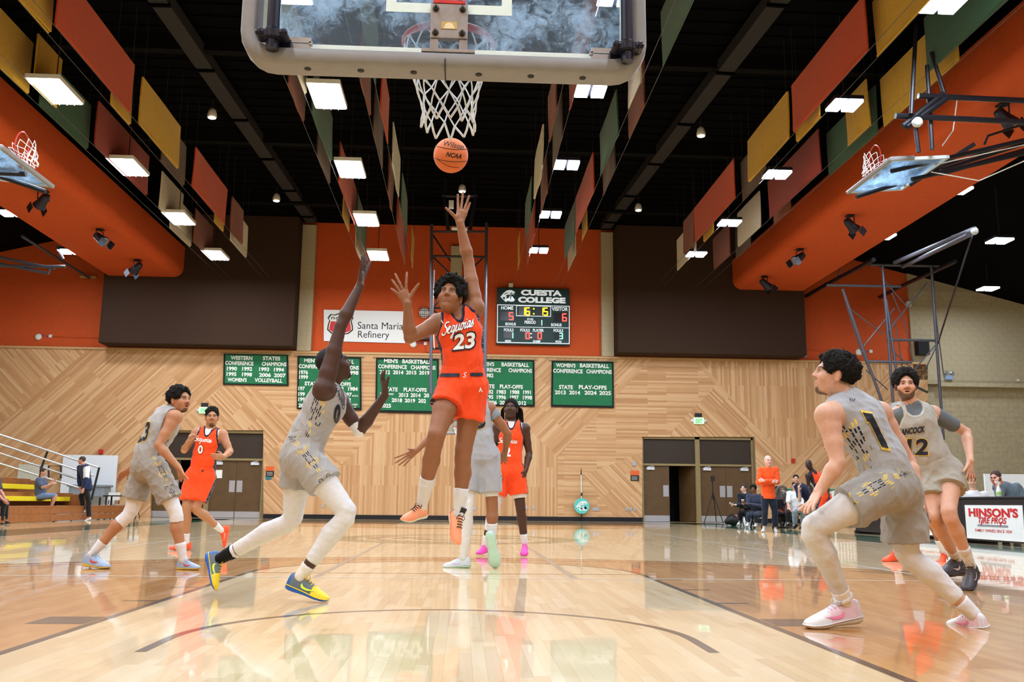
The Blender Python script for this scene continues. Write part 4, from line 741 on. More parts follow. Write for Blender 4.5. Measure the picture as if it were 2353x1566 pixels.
lettering(t, [('HOME', 1165.5, 707, 28, 8.6), ('VISITOR', 1286.5, 709.5, 37, 9), ('BONUS', 1173.5, 744, 24, 7), ('BONUS', 1278.5, 746, 24, 7), ('POSS', 1218.5, 733, 14, 5), ('PERIOD', 1218.5, 740, 26, 7.5), ('FOULS', 1169, 757.5, 22, 7), ('FOULS', 1206.5, 758, 22, 7), ('PLAYER', 1237, 758.5, 25, 7), ('FOULS', 1283, 759, 22, 7), ('WON', 1167.5, 783, 14, 5.5, .3), ('GAME', 1233.5, 783.5, 18, 5.5, .3), ('WON', 1283.5, 784.5, 14, 5.5, .3)], Ys - .004, M_SBW, bold=.03)
# snarling cat emblem: pale head shapes and a C
def emblem(parent, c, k, m1, m2, off=.0):
    S1 = [(-17, -2), (-10, 7), (-3, 13), (6, 15), (14, 12), (17, 8), (12, 7), (15, 3), (10, 5), (4, 3), (0, 4), (-6, 0), (-2, -1), (-5, -6), (2, -12), (8, -13), (14, -12), (16, -8), (11, -9), (6, -8), (5, -4), (8, 2), (4, 0), (1, -5), (2, -9), (-4, -14), (-9, -10)]
    C1 = [(13, 4), (9, 6), (6, 3), (5, -3), (7, -8), (12, -9), (15, -6), (16, -9), (12, -12.5), (5, -12), (1, -7), (0, 0), (3, 7), (8, 10), (14, 9)]
    MB().add(place2d(np.array(S1) * k, c, EX, EZ, off), [tuple(range(len(S1)))]).build('emblem', m1, parent, fix=False)
    for p in ([(-12, 3), (-5, 7), (3, 9), (-4, 5)], [(-13, -3), (-6, -2), (-8, -9)], [(4, 6), (10, 9), (11, 7), (6, 4.5)], [(5, -2), (9, 3), (9, 0), (7, -5), (9, -8), (6, -7)]):
        MB().add(place2d(np.array(p) * k, c, EX, EZ, off + .003), [tuple(range(len(p)))]).build('emblem_cut', m2, parent, fix=False)
emblem(t, aY(1167, 680, Ys - .003), px2m(1167, 680, Ys), M_SBW, M_SB)
MB().box(aY(1169, 659, Y) + V(0, .02, 0), aY(1179, 650, Y) + V(0, .15, 0)).build('camera_bracket', M_WHITE, t)
# ---- small wall fittings
M_RED = mat('alarm_red', (200, 40, 36), rough=.4); M_EXIT = emis('exit_glow', (206, 238, 206), .35); M_EXITG = emis('exit_green', (70, 190, 110), .4); M_NOTO = mat('notice_orange', (226, 96, 44)); M_NOTB = mat('notice_black', (32, 32, 32)); M_TEALS = mat('notice_teal', (40, 120, 130)); M_BLUEBOX = mat('box_blue', (142, 168, 206), rough=.4)
def plaque(name, label, cat, x0, y0, x1, y1, m, d=.04, Y=YW, group=None, extra=None):
    a, b = wp(x0, y0, Y), wp(x1, y1, Y); o = MB().box((a[0], Y - d, b[2]), (b[0], Y + .003, a[2])).build(name, m, bevel=.004, label=label, cat=cat, group=group); return o
def exit_sign(cx, cy, lb):
    t = thing('exit_sign', lb, 'exit sign', wp(cx, cy + 10)); k = px2m(cx, cy, YW); c = wp(cx, cy)
    MB().box(c - V(12 * k, .09, 7 * k), c + V(12 * k, .004, 8 * k)).build('sign_body', M_EXIT, t, bevel=.02); v, f = fit_text('EXIT', 15 * k, 9 * k, .03); MB().add(place2d(v, c - V(0, .094, 0), EX, EZ), f).build('lettering', M_EXITG, t, fix=False)
    for s in (-1, 1): MB().lathe(c + V(s * 14.5 * k, -.04, 1 * k), (s * .5, -1, 0), [(.03, -.06), (.055, 0), (.06, .03), (.02, .035)], 10).build('lamp_head', M_WHITE, t)
    MB().box(c + V(-8.5 * k, -.03, 9.5 * k), c + V(8 * k, .004, 18 * k)).build('notice_plate', M_NOTB, t)
exit_sign(1605, 967, 'lit green exit sign above the right doors'); exit_sign(470, 943, 'lit green exit sign behind the head of the orange player at left')
def notice(x, y, lb, teal):
    t = thing('wall_notice', lb, 'notice', wp(x, y + 12)); MB().box(wp(x - 9, y - 2) - V(0, .02, 0), wp(x + 10, y - 12) + V(0, .003, 0)).build('orange_sheet', M_NOTO, t)
    MB().box(wp(x - 9, y + 11) - V(0, .025, 0), wp(x + 10, y - 1) + V(0, .003, 0)).build('black_plate', M_NOTB, t); lettering(t, [('CAPACITY', x, y + 3, 12, 1.6), ('NOTICE', x, y + 6, 14, 1.6)][:0] or [('-----', x, y + 2, 13, .8), ('-----', x, y + 5, 13, .8), ('-----', x, y + 8, 13, .8)], YW - .027, M_WHITE, name='print_line')
    if teal: MB().box(wp(x - 10, y + 18) - V(0, .02, 0), wp(x + 4, y + 12) + V(0, .003, 0)).build('teal_card', M_TEALS, t)
notice(1458, 1093, 'orange and black notice left of the right doors', False); notice(620, 1083, 'orange and black notice with a teal card right of the left doors', True)
plaque('thermostat', 'small grey thermostat above the notice by the right doors', 'thermostat', 1452.5, 1060, 1461.5, 1070, M_ALU)
plaque('fire_alarm', 'small red fire alarm box above the whiteboard at left', 'alarm', 229, 1032, 237, 1042, M_RED, .08); plaque('fire_alarm', 'small red fire alarm box on the wood wall above the bench', 'alarm', 1818, 1053, 1826, 1063, M_RED, .08)
for x, y, w_, lb in ((665, 1165, 3, 'left outlet plate beside the left doors'), (675, 1165, 3, 'right outlet plate beside the left doors'), (742, 1162, 3, 'outlet plate low on the wood wall behind the defender knee'), (1090, 1168, 4, 'outlet plate low on the wood wall left of the dreadlocked player'), (1209, 1166, 3, 'left of two outlet plates right of the dreadlocked player'), (1226, 1166, 3, 'right of two outlet plates right of the dreadlocked player'), (1369, 1169, 8, 'wide outlet plate right of the teal disc'), (1439, 1169, 3, 'first of three outlet plates left of the right doors'), (1449, 1169, 3, 'second of three outlet plates left of the right doors'), (1459, 1170, 3, 'third of three outlet plates left of the right doors')):
    o = plaque('outlet_plate', lb, 'outlet', x - w_, y - 4, x + w_, y + 4, M_ALU, .02)
def wifi(u, v, lb, Y=YO):
    t = thing('wall_sensor', lb, 'sensor', wp(u, v, Y)); k = px2m(u, v, Y); c = wp(u, v, Y); MB().lathe(c, (0, -1, 0), [(7 * k, -.004), (8 * k, .03), (7 * k, .07), (3 * k, .09)], 12).build('sensor_dome', M_WHITE, t, smooth=True)
    MB().box(c + V(24 * k, -.05, -1 * k), c + V(31 * k, .003, 6 * k)).build('junction_box', M_WHITE, t); MB().tube([c + V(7 * k, -.03, 2 * k), c + V(12 * k, -.06, 6 * k), c + V(18 * k, -.04, 1 * k), c + V(24 * k, -.03, 4 * k)], .01, 5).build('cable', mat('cable_violet', (120, 90, 170)), t)
    return t, c, k
t_, c, k = wifi(89, 774, 'white wall sensor on the orange wall at far left'); MB().tube([c + V(31 * k, -.02, 2 * k), c + V(143 * k, -.02, .3 * k)], .02, 6).build('conduit', M_ORANGE, t_)
t_, c, k = wifi(950, 791, 'white wall sensor below the bent elbow of the shooter'); MB().tube([c + V(28 * k, -.02, 0), c + V(28 * k, -.02, -17 * k), c + V(60 * k, -.02, -18 * k)], .02, 6).build('conduit', M_ORANGE, t_)
t_, c, k = wifi(1973, 809, 'white wall sensor on the orange wall behind the right tower'); MB().tube([c + V(-31 * k, -.02, 2 * k), c + V(-120 * k, -.02, 2.3 * k)], .02, 6).build('conduit', M_ORANGE, t_)
c = wp(975, 719, YO); t = thing('wall_clock', 'round caged wall clock beside the far hoop tower', 'clock', c); k = px2m(975, 719, YO); MB().lathe(c, (0, -1, 0), [(11 * k, 0), (12 * k, .05), (11 * k, .08)], 20).build('clock_face', M_PAPER, t)
g = MB()
for x in (-9, -4.5, 0, 4.5, 9): g.tube([c + V(x * k, -.12, -14 * k), c + V(x * k, -.12, 14 * k)], .008, 5)
for z in (-9, -4.5, 4.5, 9): g.tube([c + V(-14 * k, -.12, z * k), c + V(14 * k, -.12, z * k)], .008, 5)
for sx in (-14, 14): g.tube([c + V(sx * k, -.12, 0), c + V(sx * k, 0, 0)], .012, 5); g.tube([c + V(0, -.12, sx * k), c + V(0, 0, sx * k)], .012, 5)
g.build('wire_cage', M_STEEL, t, fix=False); MB().box(c + V(-.3 * k, -.09, -1 * k), c + V(.5 * k, -.081, 8 * k)).build('clock_hand', M_NOTB, t)
c = wp(972, 777, YO); t = thing('beacon_lamp', 'red beacon lamp behind the elbow of the shooter', 'lamp', c); MB().lathe(c + V(0, -.2, 0), (0, 0, 1), [(.16, 0), (.15, .06), (.08, .1)], 12).build('red_lens', emis('beacon_red', (255, 90, 60), 1.2), t); MB().box(c + V(-.3, -.3, -.08), c + V(.3, .003, 0)).build('bracket', M_STEEL, t)
plaque('electrical_box', 'pale blue electrical box beside the right brown panel', 'electrical box', 1835, 790, 1850, 821, M_BLUEBOX, .2, YO)
o = plaque('wall_speaker', 'black loudspeaker on the block wall behind the right tower', 'loudspeaker', 2100, 783, 2127, 817, mat('speaker_black', (22, 22, 24), rough=.8), .35, YW - .0)
c = wp(2176, 866, YW); t = thing('emergency_light', 'grey twin headed emergency light on the block wall', 'emergency light', c); k = px2m(2176, 866, YW); MB().box(c + V(-6 * k, -.1, -6 * k), c + V(11 * k, .003, 4 * k)).build('battery_box', M_BLUEBOX, t)
for sx in (-4, 10): MB().lathe(c + V(sx * k, -.06, 8 * k), (0, -1, .2), [(.03, -.05), (.07, .03), (.08, .06), (.05, .07)], 10).build('lamp_head', M_LENS, t)
plaque('wall_camera', 'small white camera box on the block pier behind the tower', 'camera', 2081, 693, 2091, 705, M_WHITE, .15, YW)
plaque('wall_button', 'tiny white disc on the block wall ledge at right', 'sensor', 2336, 871, 2341, 876, M_WHITE, .05, YW)
# teal disc on a pole leaning on the wall
t = thing('disc_on_pole', 'teal round disc with a white cat emblem on an upright pole', 'floor sign', wp(1337, 1196, YW - .25)); Yp = YW - .25
M_TEAL = mat('disc_teal', (92, 200, 196), rough=.5); c = wp(1337, 1162, Yp); k = px2m(1337, 1162, Yp)
MB().lathe(c, (0, 1, 0), [(17 * k, 0), (17.6 * k, .01), (17.6 * k, .04), (17 * k, .05)], 32).build('disc', M_TEAL, t); emblem(t, c - V(0, .004, 0), k * .8, M_BWHITE, M_TEAL)
MB().tube([wp(1337, 1178, Yp) + V(0, .07, 0), wp(1336, 1090, Yp) + V(0, .07, 0)], .018, 8).build('pole', M_BWHITE, t); MB().tube([wp(1336, 1090, Yp) + V(0, .07, 0), wp(1336, 1076, Yp) + V(0, .07, 0)], [.024, .012], 8).build('grip', M_NOTB, t)
MB().tube([wp(1337, 1178, Yp) + V(0, .07, 0), V(wp(1337, 1190, Yp)[0], Yp + .1, .0)], .02, 8).build('foot', M_STEEL, t); MB().obox(wp(1337, 1135, Yp) + V(0, .07, 0), V(.03, 0, 0), V(0, .03, 0), V(0, 0, .06)).build('sleeve', M_NOTB, t)
# papers on the left doors
for x, y, m, lb in ((503, 1089, M_PAPER, 'white flyer taped to the left doors'), (487, 1093, M_NOTB, 'dark notice taped to the left doors beside the orange player')):
    plaque('door_flyer', lb, 'flyer', x - 7, y - 10, x + 7, y + 9, m, .006, YW + .165)
# ================================================================= BLEACHERS AND FURNITURE AT LEFT
M_BWOOD = mat('bleacher_wood', (150, 92, 48), rough=.5, noise=.15, nscale=5, coat=.2); M_YEL = mat('seat_yellow', (232, 214, 40), rough=.45, noise=.04); M_RAIL = mat('rail_steel', (190, 196, 206), rough=.3, metal=.6); M_WB = mat('whiteboard', (228, 234, 242), rough=.35, noise=.02); M_BINGREY = mat('bin_grey', (138, 148, 158), rough=.5)
X0 = -11.35
t = thing('bleachers', 'wooden bleachers with yellow seat boards at the left', 'bleachers', (X0 - 1, 22, 0)); yf = 30.2
def bbox(nm, x0, x1, y0, y1, z0, z1, m): return MB().box((min(x0, x1), y0, z0), (max(x0, x1), y1, z1)).build(nm, m, t, bevel=.008)
bbox('front_riser', X0, X0 - .05, 12, yf, .02, .2, M_BWOOD); bbox('front_riser', X0 - .03, X0 - .08, 12, yf, .21, .40, M_BWOOD); bbox('foot_board', X0 - .03, X0 - .75, 12, yf, .40, .44, M_BWOOD)
for y0, y1 in ((12, 16.6), (16.62, 21.2), (21.22, 26.75)): bbox('seat_board', X0 - .6, X0 - .95, y0, y1, .57, .70, M_YEL)
bbox('seat_riser', X0 - .95, X0 - .99, 12, yf - 2.4, .44, .78, M_BWOOD); bbox('foot_board', X0 - .95, X0 - 1.7, 12, yf - 2.4, .78, .82, M_BWOOD)
for y0, y1 in ((12, 19), (19.02, 26.1)): bbox('seat_board', X0 - 1.4, X0 - 1.75, y0, y1, .91, 1.05, M_YEL)
bbox('seat_riser', X0 - 1.9, X0 - 1.95, 12, 27.2, .82, 1.2, M_BWOOD); bbox('foot_board', X0 - 1.95, X0 - 2.8, 12, 27, 1.2, 1.24, M_BWOOD); bbox('seat_board', X0 - 2.5, X0 - 2.85, 12, 26.0, 1.25, 1.38, M_YEL); bbox('seat_riser', X0 - 2.9, X0 - 2.95, 12, 26.5, 1.24, 1.65, M_BWOOD)
bbox('end_panel', X0 - .1, X0 - 1.0, yf - 3.4, yf - 3.36, .44, .78, M_BWOOD)
for yy in (14, 17, 20, 23, 26): bbox('leg', X0 - .7, X0 - .75, yy, yy + .05, 0.002, .56, M_STEEL)
r = thing('handrail', 'sloping handrail of four steel bars on the left bleachers', 'handrail', aY(225, 1150, 27.2))
tubes('rail_bar', [((-60, 978, 25), (226, 1073, 27.2)), ((-60, 1000, 25), (215, 1092, 27.2)), ((-60, 1021, 25), (185, 1102, 27.2)), ((-60, 1046, 25), (186, 1122, 27.2))], .03, M_RAIL, r)
tubes('rail_post', [((110, 1034, 26.3), (96, 1072, 26.3), (90, 1108, 26.3)), ((228, 1073, 27.2), (210, 1148, 27.2))], .035, M_NOTB, r)
a, b = wp(152, 1045), wp(265, 1188); o = MB().box((a[0], YW - .25, b[2]), (b[0], YW - .2, a[2])).build('whiteboard', M_WB, bevel=.006, label='large white board leaning on the wall behind the walking man', cat='board')
plaque('wall_panel', 'pale panel on the wall behind the seated spectator', 'panel', 44, 1066, 104, 1135, mat('panel_pale', (206, 204, 190)), .05, YW - .02)
t = thing('wire_frame', 'dark wire frame leaning on the wall behind the handrail', 'frame', wp(127, 1100, YW - .3)); tubes('frame_bar', [((112, 1100), (112, 1070), (140, 1070), (140, 1098))], .03, M_STEEL, t, YW - .3)
t = thing('storage_bin', 'grey plastic cart behind the walking man', 'cart', wp(205, 1165, YW - .9)); a, b = wp(166, 1114, YW - .9), wp(243, 1165, YW - .9)
MB().box((a[0], YW - 1.2, b[2] + .35), (b[0], YW - .5, a[2])).build('bin_body', M_BINGREY, t, bevel=.05); MB().box((a[0] - .05, YW - 1.25, a[2] - .06), (b[0] + .05, YW - .45, a[2] + .02)).build('bin_rim', M_BINGREY, t, bevel=.02)
for x in (a[0] + .15, b[0] - .15): MB().tube([(x, YW - 1.1, .12), (x, YW - 1.1, b[2] + .36)], .03, 6).build('leg', M_STEEL, t); MB().lathe((x - .03, YW - 1.1, .06), (1, 0, 0), [(.06, 0), (.06, .06)], 10).build('caster', M_NOTB, t)
def chair(p, s, m, lb, yaw=0.):
    t = thing('folding_chair', lb, 'chair', p); c, q = math.cos(yaw), math.sin(yaw); R = lambda x, y, z: np.asarray(p) + V(x * c - y * q, x * q + y * c, z) * s
    MB().obox(R(0, 0, .45), V(c, q, 0) * .2 * s, V(-q, c, 0) * .2 * s, V(0, 0, .02)).build('seat', m, t); MB().obox(R(0, .2, .75), V(c, q, 0) * .2 * s, V(-q, c, 0) * .015, V(0, 0, .14)).build('backrest', m, t)
    for x in (-.18, .18): MB().tube([R(x, -.2, 0), R(x, .2, .45), R(x, .21, .88)], .014, 6).build('leg', M_STEEL, t); MB().tube([R(x, .22, 0), R(x, -.15, .45)], .014, 6).build('leg', M_STEEL, t)
p = wp(270, 1188, YW - 1.2); chair((p[0] - .25, YW - 1.2, 0), 1, M_WHITE, 'left of two white folding chairs by the cart'); chair((p[0] + .45, YW - 1.0, 0), 1, M_WHITE, 'right of two white folding chairs beside the small table')
p = wp(268, 1133, YW - 1.8); t = thing('folding_table', 'small dark table behind the grey shirted player at left', 'table', (p[0], YW - 1.8, 0)); MB().box((p[0] - .35, YW - 2.1, .74), (p[0] + .75, YW - 1.5, .78)).build('table_top', M_NOTB, t)
for x in (-.25, .6):
    for y in (-2.05, -1.55): MB().tube([(p[0] + x, YW + y, 0), (p[0] + x, YW + y, .74)], .03, 6).build('leg', M_NOTB, t)
# tripod before the right doors
c = wp(1638, 1095, 31.2); t = thing('tripod', 'thin black tripod standing before the right doors', 'tripod', (c[0], 31.2, 0)); tubes('leg', [((1638, 1130, 31.2), (1618, 1201, 31.0)), ((1638, 1130, 31.2), (1662, 1201, 31.0)), ((1639, 1130, 31.2), (1646, 1198, 31.6))], .018, M_NOTB, t); tubes('column', [((1638, 1148, 31.2), (1637, 1098, 31.2))], .022, M_NOTB, t); MB().box(c - V(.06, .06, .16), c + V(.06, .06, .03)).build('camera_head', M_NOTB, t)
# ================================================================= RIGHT SIDE: SCORER TABLE, BENCH SIDE, FENCE
M_TBLK = mat('table_black', (22, 24, 32), rough=.45, noise=.06)
def adtable(y0, y1, label, xa=9.42, ad=True):
    t = thing('scorer_table', label, 'table', (xa + .3, (y0 + y1) / 2, 0)); hgt = .80
    MB().box((xa, y0, .06), (xa + .06, y1, hgt)).build('front_panel', M_TBLK, t, bevel=.01); MB().box((xa - .02, y0 - .02, hgt), (xa + .65, y1 + .02, hgt + .04)).build('table_top', M_TBLK, t, bevel=.01)
    for y in (y0 + .03, y1 - .09): MB().box((xa + .06, y, 0), (xa + .6, y + .06, hgt)).build('side_panel', M_TBLK, t)
    for y in (y0, y1 - .1): MB().box((xa - .03, y, 0), (xa + .05, y + .1, .08)).build('foot', M_TBLK, t)
    if not ad: return t
    MB().box((xa - .012, y0 + .14, .09), (xa - .001, y1 - .14, .69)).build('advert_panel', mat('advert_white', (238, 238, 240), rough=.35, noise=.02), t)
    ex = V(0, -1, 0); cy = (y0 + y1) / 2; w = (y1 - y0) - .28; xx = xa - .016; M_ADR = mat('advert_red', (206, 36, 44), rough=.4); M_ADG = mat('advert_grey', (140, 142, 148))
    def ln(s, yo, z, ww, h, m, bold, shear=0., nm='lettering'):
        v, f = fit_text(s, ww, h, bold, shear); MB().add(place2d(v, V(xx, cy + yo, z), ex, EZ), f).build(nm, m, t, fix=False)
    ln("HINSON'S", 0, .56, w * .86, .16, M_ADR, .045); ln('TIRE PROS', 0.02, .425, w * .5, .11, M_ADR, .03, .3); MB().box((xx, cy - w * .25, .315), (xx + .003, cy + w * .28, .35)).build('grey_bar', M_ADG, t); ln('FAMILY OWNED SINCE 1954!', .02, .245, w * .64, .052, M_ADR, .01, .1)
    for yo in (.145, -.08): v, f = stroke2d([(0, 0), (.04, .08)], .03); MB().add(place2d(v, V(xx - .001, cy + yo * w * 1.5, .33), ex, EZ), f).build('letter_tail', M_ADR, t, fix=False)
    return t
adtable(12.05, 14.12, 'black scorer table with a red and white tire advert at right', 9.45)
adtable(14.4, 16.7, 'black scorer table behind the legs of the player in number 12', 9.6); adtable(17.2, 19.5, 'black scorer table behind the player in number 1', 9.7, False); adtable(9.6, 11.95, 'black scorer table cut by the right picture edge', 9.4, False)
# spray bottle on the table
p = aY(2292, 1140, 12.9); p = V(9.8, 13.45, .841); t = thing('spray_bottle', 'spray bottle with a red trigger and green label on the scorer table', 'bottle', p); M_BOT = mat('bottle_white', (232, 236, 230), rough=.4)
MB().lathe(p, EZ, [(.04, 0), (.045, .02), (.045, .1), (.025, .17), (.014, .2), (.014, .23)], 14).build('bottle_body', M_BOT, t, smooth=True); MB().lathe(p + V(0, 0, .03), EZ, [(.0465, 0), (.0465, .06)], 14).build('bottle_label', mat('label_green', (170, 214, 120)), t); MB().box(p + V(-.06, -.015, .23), p + V(.03, .015, .27)).build('nozzle', M_BOT, t, bevel=.004); MB().hexa([p + V(-.075, -.01, .2), p + V(-.06, -.01, .2), p + V(-.06, .01, .2), p + V(-.075, .01, .2), p + V(-.06, -.01, .26), p + V(-.04, -.01, .26), p + V(-.04, .01, .26), p + V(-.06, .01, .26)]).build('trigger', M_RED, t)
# board and rails at the right aisle
a, b = aY(2262, 1088, 18.6), aY(2420, 1150, 18.6); t = thing('white_panel', 'white panel behind the man in glasses at right', 'panel', ((a[0] + b[0]) / 2, 18.6, 0)); MB().box((a[0], 18.6, b[2]), (b[0], 18.65, a[2])).build('panel_sheet', M_WB, t)
for x in (a[0] + .1, b[0] - .3): MB().box((x, 18.61, 0), (x + .06, 18.64, b[2])).build('leg', M_STEEL, t)
M_GREENR = mat('rail_green', (30, 120, 74), rough=.4); M_LAT = mat('lattice_white', (226, 230, 228), rough=.6)
t = thing('barrier_fence', 'white mesh barrier with a green top rail behind the bench', 'fence', (13, 27, 0)); xa, xb = aY(1800, 1130, 28)[0], aY(2030, 1130, 28)[0]; zt = aY(1850, 1124, 28)[2]; zb = aY(1850, 1170, 28)[2]
MB().tube([(xa, 28, zt), (xb, 28, zt)], .035, 8).build('top_rail', M_GREENR, t)
lat = MB(); x = xa
while x < xb: lat.box((x, 27.99, zb), (x + .035, 28.01, zt)); x += .11
z = zb
while z < zt: lat.box((xa, 27.985, z), (xb, 27.995, z + .035)); z += .11
lat.build('mesh_panel', M_LAT, t, fix=False)
for x in np.linspace(xa, xb, 5): MB().tube([(x, 28, 0), (x, 28, zt)], .03, 8).build('post', M_LAT, t)
# round fan behind the coach
c = aY(1795, 1136, 24.5); t = thing('floor_fan', 'round grey floor fan behind the coach in orange', 'fan', (c[0], 24.5, 0)); R_ = 19 * px2m(1795, 1136, 24.5); g = MB()
for rr in (.35, .6, .82, 1.): g.tube([c + V(R_ * rr * .8 * math.cos(q), -.1, R_ * rr * 1.0 * math.sin(q)) for q in np.linspace(0, 6.283, 28, endpoint=False)], .012 if rr < 1 else .03, 5, closed=True)
for q in np.linspace(0, 6.283, 20, endpoint=False): g.tube([c + V(0, -.11, 0), c + V(R_ * .8 * math.cos(q), -.1, R_ * math.sin(q))], .008, 4)
g.build('wire_guard', mat('fan_grey', (110, 104, 100), rough=.4, metal=.3), t, fix=False); fb_ = MB()
for q in (0, 2.09, 4.19): a_, b_ = math.cos(q), math.sin(q); fb_.add([c + V(0, 0, 0), c + V(R_ * .7 * math.cos(q - .45), .03, R_ * .9 * math.sin(q - .45)), c + V(R_ * .72 * a_, -.02, R_ * .9 * b_), c + V(R_ * .5 * math.cos(q + .5), -.05, R_ * .6 * math.sin(q + .5))], [(0, 1, 2, 3)])
fb_.build('blades', mat('fan_blade', (130, 122, 116)), t, fix=False); MB().tube([c + V(0, .05, 0), V(c[0], 24.6, .05)], .03, 8).build('stand', M_STEEL, t); MB().lathe((c[0], 24.6, 0), EZ, [(.25, 0), (.25, .03), (.05, .05)], 16).build('base', M_STEEL, t)
# bag by the bench
c = aZ(1682, 1207, 0); t = thing('gym_bag', 'black sports bag on the floor at the left end of the bench', 'bag', c); s = 1 / (FPX / 27.5)
vs, fs = uv_sphere((0, 0, 0), 1, 16, 10); vs = [np.asarray(c) + V(p[0] * .25 * (1 - .3 * max(p[2], 0)), p[1] * .18, .17 + p[2] * .17 - (.03 * math.sin(p[0] * 5))) for p in vs]; MB().add(vs, fs).build('bag_body', M_NOTB, t, smooth=True, fix=False); MB().tube([c + V(-.14, -.08, .3), c + V(-.03, -.12, .38), c + V(.1, -.08, .31)], .015, 6).build('handle', M_NOTB, t); MB().box(c + V(.08, -.1, .32), c + V(.15, -.05, .35)).build('pink_tag', mat('tag_pink', (240, 120, 180)), t)
for x_, y_, lb in ((1711, 1190, 'first water bottle on the floor by the bench'), (1722, 1188, 'second water bottle between the seated players')):
    c = aZ(x_, 1205, 0); t = thing('water_bottle', lb, 'bottle', c); MB().lathe(c, EZ, [(.035, 0), (.037, .02), (.037, .17), (.02, .21)], 12).build('bottle_body', mat('bottle_clear', (200, 212, 220), rough=.2), t, smooth=True); MB().lathe(c + V(0, 0, .21), EZ, [(.02, 0), (.02, .03)], 10).build('cap', M_WHITE, t)
